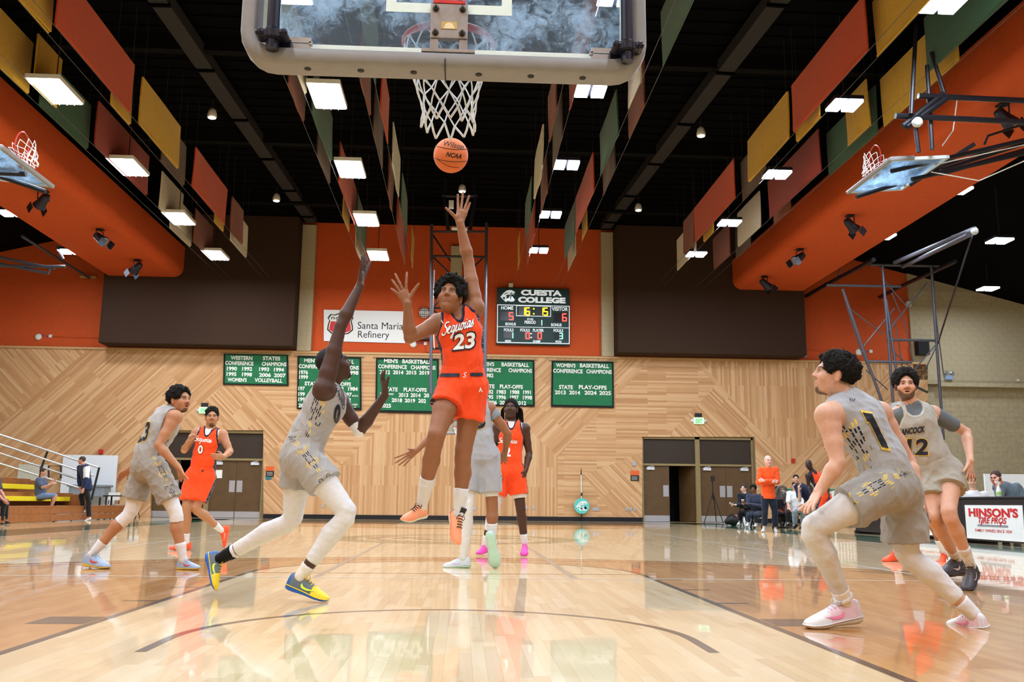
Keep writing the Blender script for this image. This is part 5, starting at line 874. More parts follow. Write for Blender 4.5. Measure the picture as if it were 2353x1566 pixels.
# ================================================================= BODIES: smooth implicit shapes meshed with surface nets
class SDF:
    def __init__(s, h): s.h = h; s.P = []
    def cone(s, a, b, ra, rb, k=.02, op='u', cap=(0, 0)): s.P.append(('c', np.asarray(a, float), np.asarray(b, float), float(ra), float(rb), k, op, cap)); return s
    def chain(s, pts, rs, k=.02, op='u'):
        for i in range(len(pts) - 1): s.cone(pts[i], pts[i + 1], rs[i], rs[i + 1], k, op)
        return s
    def ell(s, c, R, rad, k=.02, op='u'): s.P.append(('e', np.asarray(c, float), np.asarray(R, float), np.asarray(rad, float), k, op)); return s
    def tube(s, a, b, sa, sb, A, B, k=.03, op='u'):
        """elliptic tube from a to b; side vectors sa, sb; A, B = (half width, half depth) at the ends"""
        s.P.append(('t', np.asarray(a, float), np.asarray(b, float), nrm(sa), nrm(sb), np.array(A, float), np.array(B, float), k, op)); return s
    def plane(s, pt, n, c, r): s.P.append(('p', np.asarray(pt, float), nrm(n), np.asarray(c, float), r)); return s
    def box_of(s, p):
        if p[0] == 'c': m = max(p[3], p[4]); return np.minimum(p[1], p[2]) - m, np.maximum(p[1], p[2]) + m, p[5], p[6]
        if p[0] == 'e': m = np.sqrt(((p[2] * p[3][None, :]) ** 2).sum(1)); return p[1] - m, p[1] + m, p[4], p[5]
        if p[0] == 't': m = max(p[5].max(), p[6].max()); return np.minimum(p[1], p[2]) - m, np.maximum(p[1], p[2]) + m, p[7], p[8]
        return p[3] - p[4], p[3] + p[4], 0., 's'
    def mesh(s):
        h = s.h; bx = [s.box_of(p) for p in s.P]; us = [b for b in bx if b[3] == 'u']
        lo = np.min([b[0] for b in us], 0) - 3 * h; hi = np.max([b[1] for b in us], 0) + 3 * h; n = np.ceil((hi - lo) / h).astype(int) + 1
        F = np.full(n, .3, np.float32)
        for p, (bl, bh, k, op) in zip(s.P, bx):
            i0 = np.clip(np.floor((bl - k - 2 * h - lo) / h).astype(int), 0, n); i1 = np.clip(np.ceil((bh + k + 2 * h - lo) / h).astype(int) + 1, 0, n)
            if (i1 <= i0).any(): continue
            X = [(lo[d] + h * np.arange(i0[d], i1[d])).astype(np.float32) for d in range(3)]
            x, y, z = X[0][:, None, None], X[1][None, :, None], X[2][None, None, :]
            if p[0] == 'c':
                a, b = p[1], p[2]; ba = b - a; L2 = max(ba @ ba, 1e-9); t0 = ((x - a[0]) * ba[0] + (y - a[1]) * ba[1] + (z - a[2]) * ba[2]) / L2; t = np.clip(t0, 0, 1)
                d = np.sqrt((x - a[0] - t * ba[0]) ** 2 + (y - a[1] - t * ba[1]) ** 2 + (z - a[2] - t * ba[2]) ** 2) - (p[3] + (p[4] - p[3]) * t)
                L = math.sqrt(L2)
                if p[7][0]: d = np.maximum(d, -t0 * L)
                if p[7][1]: d = np.maximum(d, (t0 - 1) * L)
            elif p[0] == 'e':
                c, R, r = p[1], p[2], p[3]; q = [((x - c[0]) * R[0, j] + (y - c[1]) * R[1, j] + (z - c[2]) * R[2, j]) for j in range(3)]
                k0 = np.sqrt(sum((q[j] / r[j]) ** 2 for j in range(3))) + 1e-6; k1 = np.sqrt(sum((q[j] / r[j] ** 2) ** 2 for j in range(3))) + 1e-6; d = k0 * (k0 - 1) / k1
            elif p[0] == 't':
                a, b = p[1], p[2]; ba = b - a; L2 = max(ba @ ba, 1e-9); t = np.clip(((x - a[0]) * ba[0] + (y - a[1]) * ba[1] + (z - a[2]) * ba[2]) / L2, 0, 1)
                wv = [x - a[0] - t * ba[0], y - a[1] - t * ba[1], z - a[2] - t * ba[2]]; ax = ba / math.sqrt(L2); sd = p[3] + p[4]; sd = nrm(sd - ax * (sd @ ax)); fr = np.cross(ax, sd)
                s0 = nrm(p[3] - ax * (p[3] @ ax)); s1 = nrm(p[4] - ax * (p[4] @ ax)); f0, f1 = np.cross(ax, s0), np.cross(ax, s1)
                ws = sum(wv[j] * (s0[j] + (s1[j] - s0[j]) * t) for j in range(3)); wf_ = sum(wv[j] * (f0[j] + (f1[j] - f0[j]) * t) for j in range(3)); wa = sum(wv[j] * ax[j] for j in range(3))
                A = p[5][0] + (p[6][0] - p[5][0]) * t; B = p[5][1] + (p[6][1] - p[5][1]) * t; C2 = (A + B) / 2
                k0 = np.sqrt((ws / A) ** 2 + (wf_ / B) ** 2 + (wa / B) ** 2) + 1e-6; k1 = np.sqrt((ws / A ** 2) ** 2 + (wf_ / B ** 2) ** 2 + (wa / B ** 2) ** 2) + 1e-6; d = k0 * (k0 - 1) / k1
            else:
                d = -((x - p[1][0]) * p[2][0] + (y - p[1][1]) * p[2][1] + (z - p[1][2]) * p[2][2]); rr = np.sqrt((x - p[3][0]) ** 2 + (y - p[3][1]) ** 2 + (z - p[3][2]) ** 2) - p[4]; d = np.maximum(d, rr); k = 0
            G = F[i0[0]:i1[0], i0[1]:i1[1], i0[2]:i1[2]]
            if op == 'u':
                if k > 0: m = np.maximum(k - np.abs(G - d), 0) / k; np.copyto(G, np.minimum(G, d) - m * m * k * .25)
                else: np.minimum(G, d, out=G)
            else:
                d = -d
                if k > 0: m = np.maximum(k - np.abs(G - d), 0) / k; np.copyto(G, np.maximum(G, d) + m * m * k * .25)
                else: np.maximum(G, d, out=G)
        return nets(F, lo, h)
def nets(F, lo, h):
    nx, ny, nz = F.shape; ins = F < 0
    c = np.zeros((nx - 1, ny - 1, nz - 1), np.uint8)
    for dx in (0, 1):
        for dy in (0, 1):
            for dz in (0, 1): c += ins[dx:nx - 1 + dx, dy:ny - 1 + dy, dz:nz - 1 + dz]
    act = np.argwhere((c > 0) & (c < 8)); idx = np.full(c.shape, -1, np.int32); idx[tuple(act.T)] = np.arange(len(act))
    acc = np.zeros((len(act), 3)); cnt = np.zeros(len(act)); I = act
    corners = [(dx, dy, dz) for dx in (0, 1) for dy in (0, 1) for dz in (0, 1)]
    val = {q: F[I[:, 0] + q[0], I[:, 1] + q[1], I[:, 2] + q[2]] for q in corners}
    for q in corners:
        for d in range(3):
            if q[d]: continue
            r = list(q); r[d] = 1; r = tuple(r); a, b = val[q], val[r]; m = (a < 0) != (b < 0); t = np.where(m, a / np.where(m, a - b, 1), 0)
            pos = np.array(q, float)[None, :] + np.eye(3)[d][None, :] * t[:, None]; acc[m] += pos[m]; cnt[m] += 1
    v = lo + h * (I + acc / cnt[:, None]); faces = []
    for d in range(3):
        e1, e2 = [(1, 2), (2, 0), (0, 1)][d]
        A = ins.take(range(F.shape[d] - 1), d); B = ins.take(range(1, F.shape[d]), d); w_ = np.argwhere(A != B)
        w_ = w_[(w_[:, e1] > 0) & (w_[:, e2] > 0) & (w_[:, e1] < F.shape[e1] - 1) & (w_[:, e2] < F.shape[e2] - 1)]
        if not len(w_): continue
        def g(o1, o2): q = w_.copy(); q[:, e1] -= o1; q[:, e2] -= o2; return idx[q[:, 0], q[:, 1], q[:, 2]]
        quad = np.stack([g(1, 1), g(0, 1), g(0, 0), g(1, 0)], 1); fl_ = A[tuple(w_.T)]; quad[~fl_] = quad[~fl_][:, ::-1]; faces.append(quad)
    return v, np.concatenate(faces)
def relax(v, f, it=1, lam=.5):
    for _ in range(it):
        s = np.zeros_like(v); n = np.zeros(len(v))
        for a in range(4):
            for b in (1, 3): np.add.at(s, f[:, a], v[f[:, (a + b) % 4]]); np.add.at(n, f[:, a], 1)
        v = v + lam * (s / np.maximum(n, 1)[:, None] - v)
    return v
def vnormals(v, f):
    a, b, c, d = (v[f[:, i]] for i in range(4)); n = np.cross(c - a, d - b); o = np.zeros_like(v)
    for i in range(4): np.add.at(o, f[:, i], n)
    return o / (np.linalg.norm(o, axis=1)[:, None] + 1e-12)
def folds(v, f, axis, amp, wl, seed=1, keep=.8, n=7):
    """cloth folds running along axis"""
    rg = np.random.default_rng(seed); N_ = vnormals(v, f); axis = nrm(axis); al = v @ axis; d = np.zeros(len(v)); p = v - v.mean(0)
    for i in range(n):
        q = rg.normal(size=3); q = nrm(q - axis * (q @ axis) * keep); w_ = wl * rg.uniform(.6, 1.7); ph = rg.uniform(0, 6.28); d += (1 - np.abs(np.sin(math.pi * (p @ q) / w_ + ph + 1.3 * np.sin(al * rg.uniform(6, 14) + ph)))) ** 2 - .3
    return v + N_ * (d / n * amp * 2.2)[:, None]
def grid_obj(name, v, f, m, parent, col=None, attrs=None, label=None):
    lo, hi = v.min(0), v.max(0); c = V((lo[0] + hi[0]) / 2, (lo[1] + hi[1]) / 2, lo[2]); me = bpy.data.meshes.new(name)
    f = np.asarray(f); nf = len(f); me.vertices.add(len(v)); me.vertices.foreach_set('co', (v - c).astype(np.float32).ravel()); me.loops.add(nf * 4); me.loops.foreach_set('vertex_index', f.astype(np.int32).ravel()); me.polygons.add(nf); me.polygons.foreach_set('loop_start', np.arange(0, nf * 4, 4, dtype=np.int32)); me.polygons.foreach_set('use_smooth', np.ones(nf, bool)); me.update(calc_edges=True); me.validate()
    if col is not None: a = me.color_attributes.new('Col', 'FLOAT_COLOR', 'POINT'); a.data.foreach_set('color', np.concatenate([col, np.ones((len(v), 1))], 1).astype(np.float32).ravel())
    for k, x in (attrs or {}).items(): a = me.attributes.new(k, 'FLOAT', 'POINT'); a.data.foreach_set('value', np.asarray(x, np.float32))
    me.materials.append(m); o = bpy.data.objects.new(name, me); link(o, parent, c)
    if label: o['label'] = label
    return o
M_SKIN = mat('skin', vcol=True, rough=.5, spec=.35, noise=.05, nscale=60, sss=.06); M_HAIR = mat('hair', (18, 14, 12), rough=.75, spec=.25, noise=.5, nscale=120, bump=.6, bscale=160); M_CLOTH = mat('cloth', vcol=True, rough=.8, spec=.2, noise=.04, nscale=8, bump=.35, bscale=22, sheen=.15); M_KNIT = mat('knit', vcol=True, rough=.75, spec=.2, noise=.03, nscale=30, bump=.12, bscale=40)
def uniform_mat(name, kind):
    """cloth with a printed side pattern driven by the seam coordinates sa (across) and sl (along)"""
    m = mat(name, vcol=True, rough=.75, spec=.2, noise=.04, nscale=8, bump=.35, bscale=20, sheen=.15); nt = m.node_tree; N = nt.nodes.new; L = nt.links.new; b = nt.nodes['Principled BSDF']
    src = b.inputs['Base Color'].links[0].from_socket
    def A(n): q = N('ShaderNodeAttribute'); q.attribute_name = n; return q.outputs['Fac']
    def mth(op, x, y=None):
        n = N('ShaderNodeMath'); n.operation = op
        for i, q in enumerate((x, y)):
            if q is None: continue
            if isinstance(q, (int, float)): n.inputs[i].default_value = q
            else: L(q, n.inputs[i])
        return n.outputs[0]
    sa, sl = A('sa'), A('sl'); asa = mth('ABSOLUTE', sa)
    cx = N('ShaderNodeCombineXYZ'); mix = N('ShaderNodeMix'); mix.data_type = 'RGBA'
    if kind == 'dash':
        ca = mth('FLOOR', mth('DIVIDE', sa, .0105)); row = mth('FLOOR', mth('DIVIDE', mth('ADD', sl, mth('MULTIPLY', mth('MODULO', ca, 3), .009)), .034)); L(ca, cx.inputs[0]); L(row, cx.inputs[1])
        wn = N('ShaderNodeTexWhiteNoise'); wn.noise_dimensions = '2D'; L(cx.outputs[0], wn.inputs['Vector'])
        wid = mth('GREATER_THAN', mth('FRACT', mth('DIVIDE', sa, .0105)), .5); brk = mth('LESS_THAN', mth('FRACT', mth('DIVIDE', mth('ADD', sl, mth('MULTIPLY', mth('MODULO', ca, 3), .009)), .034)), .82)
        dens = mth('GREATER_THAN', wn.outputs['Value'], mth('ADD', .18, mth('MULTIPLY', asa, 15.)))
        msk = mth('MULTIPLY', mth('MULTIPLY', wid, brk), mth('MULTIPLY', dens, mth('MULTIPLY', mth('LESS_THAN', asa, .05), mth('LESS_THAN', sl, .42))))
        nz = N('ShaderNodeTexNoise'); nz.inputs['Scale'].default_value = 9; cy = N('ShaderNodeCombineXYZ'); L(sa, cy.inputs[0]); L(sl, cy.inputs[1]); L(cy.outputs[0], nz.inputs['Vector'])
        yel = mth('GREATER_THAN', mth('ADD', nz.outputs['Fac'], mth('MULTIPLY', wn.outputs['Value'], .12)), .6)
        c2 = N('ShaderNodeMix'); c2.data_type = 'RGBA'; c2.inputs[6].default_value = lin((22, 26, 48)); c2.inputs[7].default_value = lin((232, 196, 70)); L(yel, c2.inputs[0]); L(c2.outputs[2], mix.inputs[7])
    else:
        msk = mth('LESS_THAN', asa, .045); vo = N('ShaderNodeTexVoronoi'); vo.inputs['Scale'].default_value = 70; cy = N('ShaderNodeCombineXYZ'); L(sa, cy.inputs[0]); L(sl, cy.inputs[1]); L(cy.outputs[0], vo.inputs['Vector'])
        st = mth('LESS_THAN', vo.outputs['Distance'], .2); c2 = N('ShaderNodeMix'); c2.data_type = 'RGBA'; c2.inputs[6].default_value = lin((24, 26, 52)); c2.inputs[7].default_value = lin((220, 220, 230)); L(st, c2.inputs[0]); L(c2.outputs[2], mix.inputs[7])
    L(msk, mix.inputs[0]); L(src, mix.inputs[6]); tmx = N('ShaderNodeMix'); tmx.data_type = 'RGBA'; L(mth('GREATER_THAN', A('tm'), .0001), tmx.inputs[0]); L(mix.outputs[2], tmx.inputs[6]); tmx.inputs[7].default_value = lin((22, 26, 48) if kind == 'star' else (184, 180, 172)); L(tmx.outputs[2], b.inputs['Base Color']); return m
M_UGREY = uniform_mat('uniform_grey', 'dash'); M_UORG = uniform_mat('uniform_orange', 'star')
def L3(c): return np.array(lin(c)[:3])
# ---------------------------------------------------------------- head
def head_frame(look, roll=0.):
    f = nrm(look); r = nrm(np.cross(f, EZ)); u = np.cross(r, f)
    if roll: r, u = r * math.cos(roll) + u * math.sin(roll), u * math.cos(roll) - r * math.sin(roll)
    return r, f, u
def make_head(c, look, s, h, skin, beard, roll=0., lips=None, neck=None, hair_col=(20, 15, 12), brow=True, jaw=1., mouth_open=0., bald_paint=True):
    r, f, u = head_frame(look, roll); R = np.stack([r, f, u], 1); Q = lambda x, y, z: np.asarray(c) + (r * x + f * y + u * z) * s
    S = SDF(h); E = lambda p, rad, k, op='u': S.ell(Q(*p), R, np.array(rad) * s, k * s, op)
    E((0, -.014, .036), (.074, .094, .082), .03); E((0, .022, -.02), (.064 * jaw, .07, .082), .03); E((0, .022, -.072), (.053 * jaw, .052, .042), .03); E((0, .064, -.098), (.022, .018, .018), .03)
    for q in (-1, 1):
        E((q * .037, .06, -.03), (.026, .024, .026), .03); E((q * .077, -.008, -.008), (.010, .019, .032), .012); E((q * .078, -.004, -.034), (.008, .011, .011), .008)
    S.cone(Q(-.036, .082, .021), Q(.036, .082, .021), .0125 * s, .0125 * s, .02 * s)
    for q in (-1, 1): E((q * .031, .096, .003), (.019, .017, .0125), .012, 's')
    S.cone(Q(0, .085, .012), Q(0, .104, -.022), .0085 * s, .0125 * s, .014 * s)
    for q in (-1, 1): E((q * .0125, .097, -.027), (.0085, .011, .0085), .008)
    S.cone(Q(-.021, .081, -.054), Q(.021, .081, -.054), .0075 * s, .0075 * s, .008 * s); S.cone(Q(-.018, .081, -.067 - mouth_open), Q(.018, .081, -.067 - mouth_open), .0085 * s, .0085 * s, .008 * s)
    if mouth_open: E((0, .09, -.06 - mouth_open / 2), (.016, .012, .004 + mouth_open / 2), .004, 's')
    for q in (-1, 1): S.ell(Q(q * .031, .0735, .003), R, np.array((.0145, .0135, .0125)) * s, .003)
    if neck is not None: S.cone(Q(0, -.016, -.05), neck, .056 * s, .062 * s, .03 * s)
    v, fc = S.mesh(); d = (v - np.asarray(c)) / s; X, Y_, Z_ = d @ r, d @ f, d @ u
    col = np.tile(L3(skin), (len(v), 1)); hc = L3(hair_col); ax = np.abs(X)
    def put(w, cc, a=1.): w = np.clip(np.asarray(w, float), 0, 1)[:, None] * a; col[:] = col * (1 - w) + np.asarray(cc) * w
    sf = lambda d, w_=.003: .5 - d / w_          # soft edge: positive inside
    def rng(x, lo, hi, w_=.004): return np.clip(sf(lo - x, w_), 0, 1) * np.clip(sf(x - hi, w_), 0, 1)
    sk = L3(skin); lc = L3(lips) if lips else sk * np.array([.82, .6, .58]); front = np.clip((Y_ - .045) / .02, 0, 1); fine = h < .006
    # warmer cheeks, nose and ears; cooler jaw
    put(np.exp(-((ax - .045) ** 2 + (Z_ + .03) ** 2) / .0006) * front, sk * np.array([1.12, .9, .86]), .5); put(np.exp(-(X ** 2 + (Z_ + .02) ** 2) / .0003) * front, sk * np.array([1.1, .9, .86]), .5); put(rng(ax, .07, .2), sk * np.array([1.08, .86, .82]), .5)
    lipy = -.060 - mouth_open / 2; wl_ = .024 * (1 - .25 * np.abs(Z_ - lipy) / .01)
    put(np.clip(sf(ax - wl_), 0, 1) * rng(Z_, lipy - .0135 - mouth_open / 2, lipy + .0095 + mouth_open / 2 - ax * .12) * front, lc, .8)
    if mouth_open: put(np.clip(sf(ax - .017), 0, 1) * np.clip(sf(np.abs(Z_ - lipy) - .003 - mouth_open / 2), 0, 1) * front, L3((52, 20, 20)), .95)
    else: put(np.clip(sf(ax - .023), 0, 1) * np.clip(sf(np.abs(Z_ - lipy) - .0012), 0, 1) * front, lc * .3, .85)
    put(np.exp(-(((ax - .009) / .005) ** 2 + ((Z_ + .0335) / .0035) ** 2)) * front, sk * .2, .8)
    hb = np.clip(sf(np.abs(Z_ - (.0235 - np.abs(ax - .032) * .22 + .002)) - (.0048 - (ax - .03) * .05), .004), 0, 1) * rng(ax, .012, .053) * np.clip((Y_ - .035) / .02, 0, 1)
    if brow: put(hb, hc, .88)
    er = np.sqrt((ax - .0305) ** 2 + (Z_ - .0035) ** 2); sock = np.exp(-(((ax - .031) / .021) ** 2 + ((Z_ - .006) / .0125) ** 2)) * front
    put(sock, sk * .5, .55)
    if fine:
        op = np.clip(sf(np.abs(Z_ - .003) - (.0056 - ((ax - .031) / .0165) ** 2 * .0056), .002), 0, 1) * front; put(op, L3((176, 166, 158))); put(op * np.clip(sf(er - .0062, .002), 0, 1), L3((34, 22, 17))); put(rng(Z_, .0068, .0092, .002) * rng(ax, .015, .047) * front, L3((26, 18, 15)), .85)
    else: put(np.clip(sf(er - .011, .006), 0, 1) * front, sk * .15, .85)
    if beard:
        b = np.zeros(len(v))
        if 'chin' in beard: b = np.maximum(b, np.clip(sf(Z_ + .083, .01), 0, 1) * np.clip(sf(ax - .028, .01), 0, 1) * (Y_ > .02))
        if 'stache' in beard: b = np.maximum(b, .8 * rng(Z_, -.049, -.038, .004) * np.clip(sf(ax - .03, .008), 0, 1) * front)
        if 'full' in beard: b = np.maximum(b, np.maximum(np.clip(sf(Z_ + .08 - np.clip(ax - .02, 0, 1) * .9, .014), 0, 1) * (Y_ > -.01) * rng(Z_, -.14, .0, .01), rng(ax, .052, .2, .01) * rng(Z_, -.1, .0, .01) * rng(Y_, -.005, .04, .01)))
        put(b, hc, .8)
        if 'stubble' in beard: put(np.clip(sf(Z_ + .045, .02), 0, 1) * (Y_ > 0) * (Z_ > -.13), hc, .25)
    if bald_paint: put(np.clip(sf(.035 + np.clip(Y_, 0, 1) * .75 - Z_, .012), 0, 1) * (Y_ < .06), hc, .75); put(np.clip(sf(Y_ + .02, .02), 0, 1) * np.clip(sf(-.045 - Z_, .015), 0, 1), hc, .7)
    return v, fc, col, Q
def make_hair(kind, c, look, s, h, parent, roll=0., colr=None, seed=1):
    if kind in (None, 'bald'): return
    rg = np.random.default_rng(seed); r, f, u = head_frame(look, roll); R = np.stack([r, f, u], 1); Q = lambda x, y, z: np.asarray(c) + (r * x + f * y + u * z) * s
    S = SDF(h); E = lambda p, rad, k, op='u': S.ell(Q(*p), R, np.array(rad) * s, k * s, op)
    t = {'short': .006, 'curly': .018, 'afro': .03, 'fringe': .016, 'dreads': .012, 'topcurl': .008, 'bun': .01, 'wild': .026}[kind]
    E((0, -.016, .038), (.075 + t, .094 + t, .082 + t), 0)
    if kind in ('curly', 'afro', 'topcurl', 'wild'):
        n = {'curly': 420, 'afro': 420, 'topcurl': 300, 'wild': 520}[kind]
        for _ in range(n):
            d = nrm(rg.normal(size=3)); 
            if d[2] < (-.35 if kind != 'topcurl' else .35) or (d[1] > .55 and d[2] < .45): continue
            rr = rg.uniform(.007, .013) if kind != 'afro' else rg.uniform(.006, .009)
            k = 1 + t / .085 * rg.uniform(.55, 1.25 if kind != 'wild' else 1.7); p = V(d[0] * .075 * k, -.016 + d[1] * .094 * k, .038 + d[2] * .082 * k * (1.08 if kind in ('topcurl', 'wild') else 1)); S.ell(Q(*p), R, np.full(3, rr * s), .01 * s)
    if kind == 'fringe':
        for x in np.linspace(-.06, .06, 9): S.cone(Q(x * .9, .04, .11), Q(x * 1.15, .094, .04 - abs(x) * .2), .016 * s, .011 * s, .01 * s)
    E((0, .118, -.012), (.073, .078, .102), .008, 's')
    S.plane(Q(0, 0, -.028 if kind not in ('dreads',) else -.02), -u, Q(0, 0, -.1), .16 * s)
    for q in (-1, 1): E((q * .088, .03, -.035), (.03, .055, .045), .004, 's'); E((q * .086, -.006, -.012), (.02, .024, .036), .004, 's')
    v, fc = S.mesh(); nn = vnormals(v, fc); amp = {'short': .001, 'fringe': .003, 'bun': .002, 'dreads': .004}.get(kind, .0055); dn = rg.normal(size=len(v)); v = v + nn * (dn * amp * s)[:, None]; v = relax(v, fc, 1, .35); o = grid_obj('hair', v, fc, MATS['hair'] if colr is None else mat('hair_%d_%d_%d' % colr, colr, rough=.75, noise=.4, nscale=120, bump=.5, bscale=150), parent)
    if kind == 'dreads':
        b = MB()
        for i in range(34):
            a = rg.uniform(.15, 1.0) * (1 if i % 2 else -1); p0 = Q(math.sin(a * 1.5) * .078, -.05 * abs(math.cos(a)) - .01, .06 - abs(a) * .02); l = rg.uniform(.12, .26); out = r * math.sin(a * 1.5) * .05 - f * .05
            p1 = p0 + out * s + V(0, 0, -.06); p2 = p1 + out * s * .2 + V(rg.normal() * .008, -.01, -l); b.tube([p0, (p0 + p1) / 2 + out * .3 * s, p1, (p1 + p2) / 2, p2], [.010 * s, .011 * s, .0105 * s, .010 * s, .006 * s], 6)
        b.build('dreadlocks', MATS['hair'], o, smooth=True, fix=False)
    if kind == 'bun': MB().add(*uv_sphere(Q(0, -.09, .1), .04 * s, 14, 10)).build('hair_bun', MATS['hair'] if colr is None else mat('hair_%d_%d_%d' % colr), o, smooth=True, fix=False)
    return o
# ---------------------------------------------------------------- hands
def add_hand(S, wrist, elbow, s, tips=None, D=None, side=None, palm=None, curl=.5):
    """five fingers; tips = thumb, index, middle, ring, little end points, or a pose from palm direction D, thumb side and palm normal"""
    wrist = np.asarray(wrist, float)
    if tips is not None: tips = [np.asarray(t, float) for t in tips]; D = nrm((tips[1] + tips[2] + tips[3] + tips[4]) / 4 - wrist); sv = (tips[1] - tips[4]); side = nrm(sv - D * (sv @ D))
    else: D = nrm(D if D is not None else wrist - elbow); side = nrm(np.asarray(side) - D * (np.asarray(side) @ D))
    pn = np.cross(D, side)
    if palm is not None: pn = pn * (1 if pn @ np.asarray(palm) > 0 else -1)
    off = (.030, .010, -.010, -.029); ln = (.092, .094, .090, .084); fl = (.074, .082, .076, .060)
    K = [wrist + D * ln[i] * s + side * off[i] * s for i in range(4)]
    S.tube(wrist, wrist + D * .085 * s, side, side, (.027 * s, .019 * s), (.041 * s, .0145 * s), .012 * s); S.ell(wrist + D * .035 * s + side * .025 * s + pn * .006 * s, np.stack([D, side, pn], 1), np.array((.035, .018, .016)) * s, .012 * s)
    for i in range(4):
        if tips is not None:
            T = tips[i + 1]; m1 = K[i] + (T - K[i]) * .42 - pn * .006 * s; m2 = K[i] + (T - K[i]) * .74 - pn * .005 * s
        else:
            a = curl * (1 + .12 * i); q = lambda an: D * math.cos(an) + pn * math.sin(an); m1 = K[i] + q(a * .5) * fl[i] * .45 * s; m2 = m1 + q(a * 1.3) * fl[i] * .32 * s; T = m2 + q(a * 1.9) * fl[i] * .27 * s
        S.chain([K[i] - D * .02 * s, K[i], m1, m2, T], [.010 * s, .0102 * s, .0092 * s, .0085 * s, .0072 * s], .004 * s)
    b0 = wrist + D * .022 * s + side * .022 * s
    if tips is not None: T = tips[0]; m1 = b0 + (T - b0) * .5 + D * .004 * s
    else: m1 = b0 + (side * .7 + D * .6 + pn * .3) * .045 * s; T = m1 + (side * .25 + D * .9 + pn * .3) * .032 * s
    S.chain([b0, m1, T], [.0145 * s, .0115 * s, .0085 * s], .006 * s)
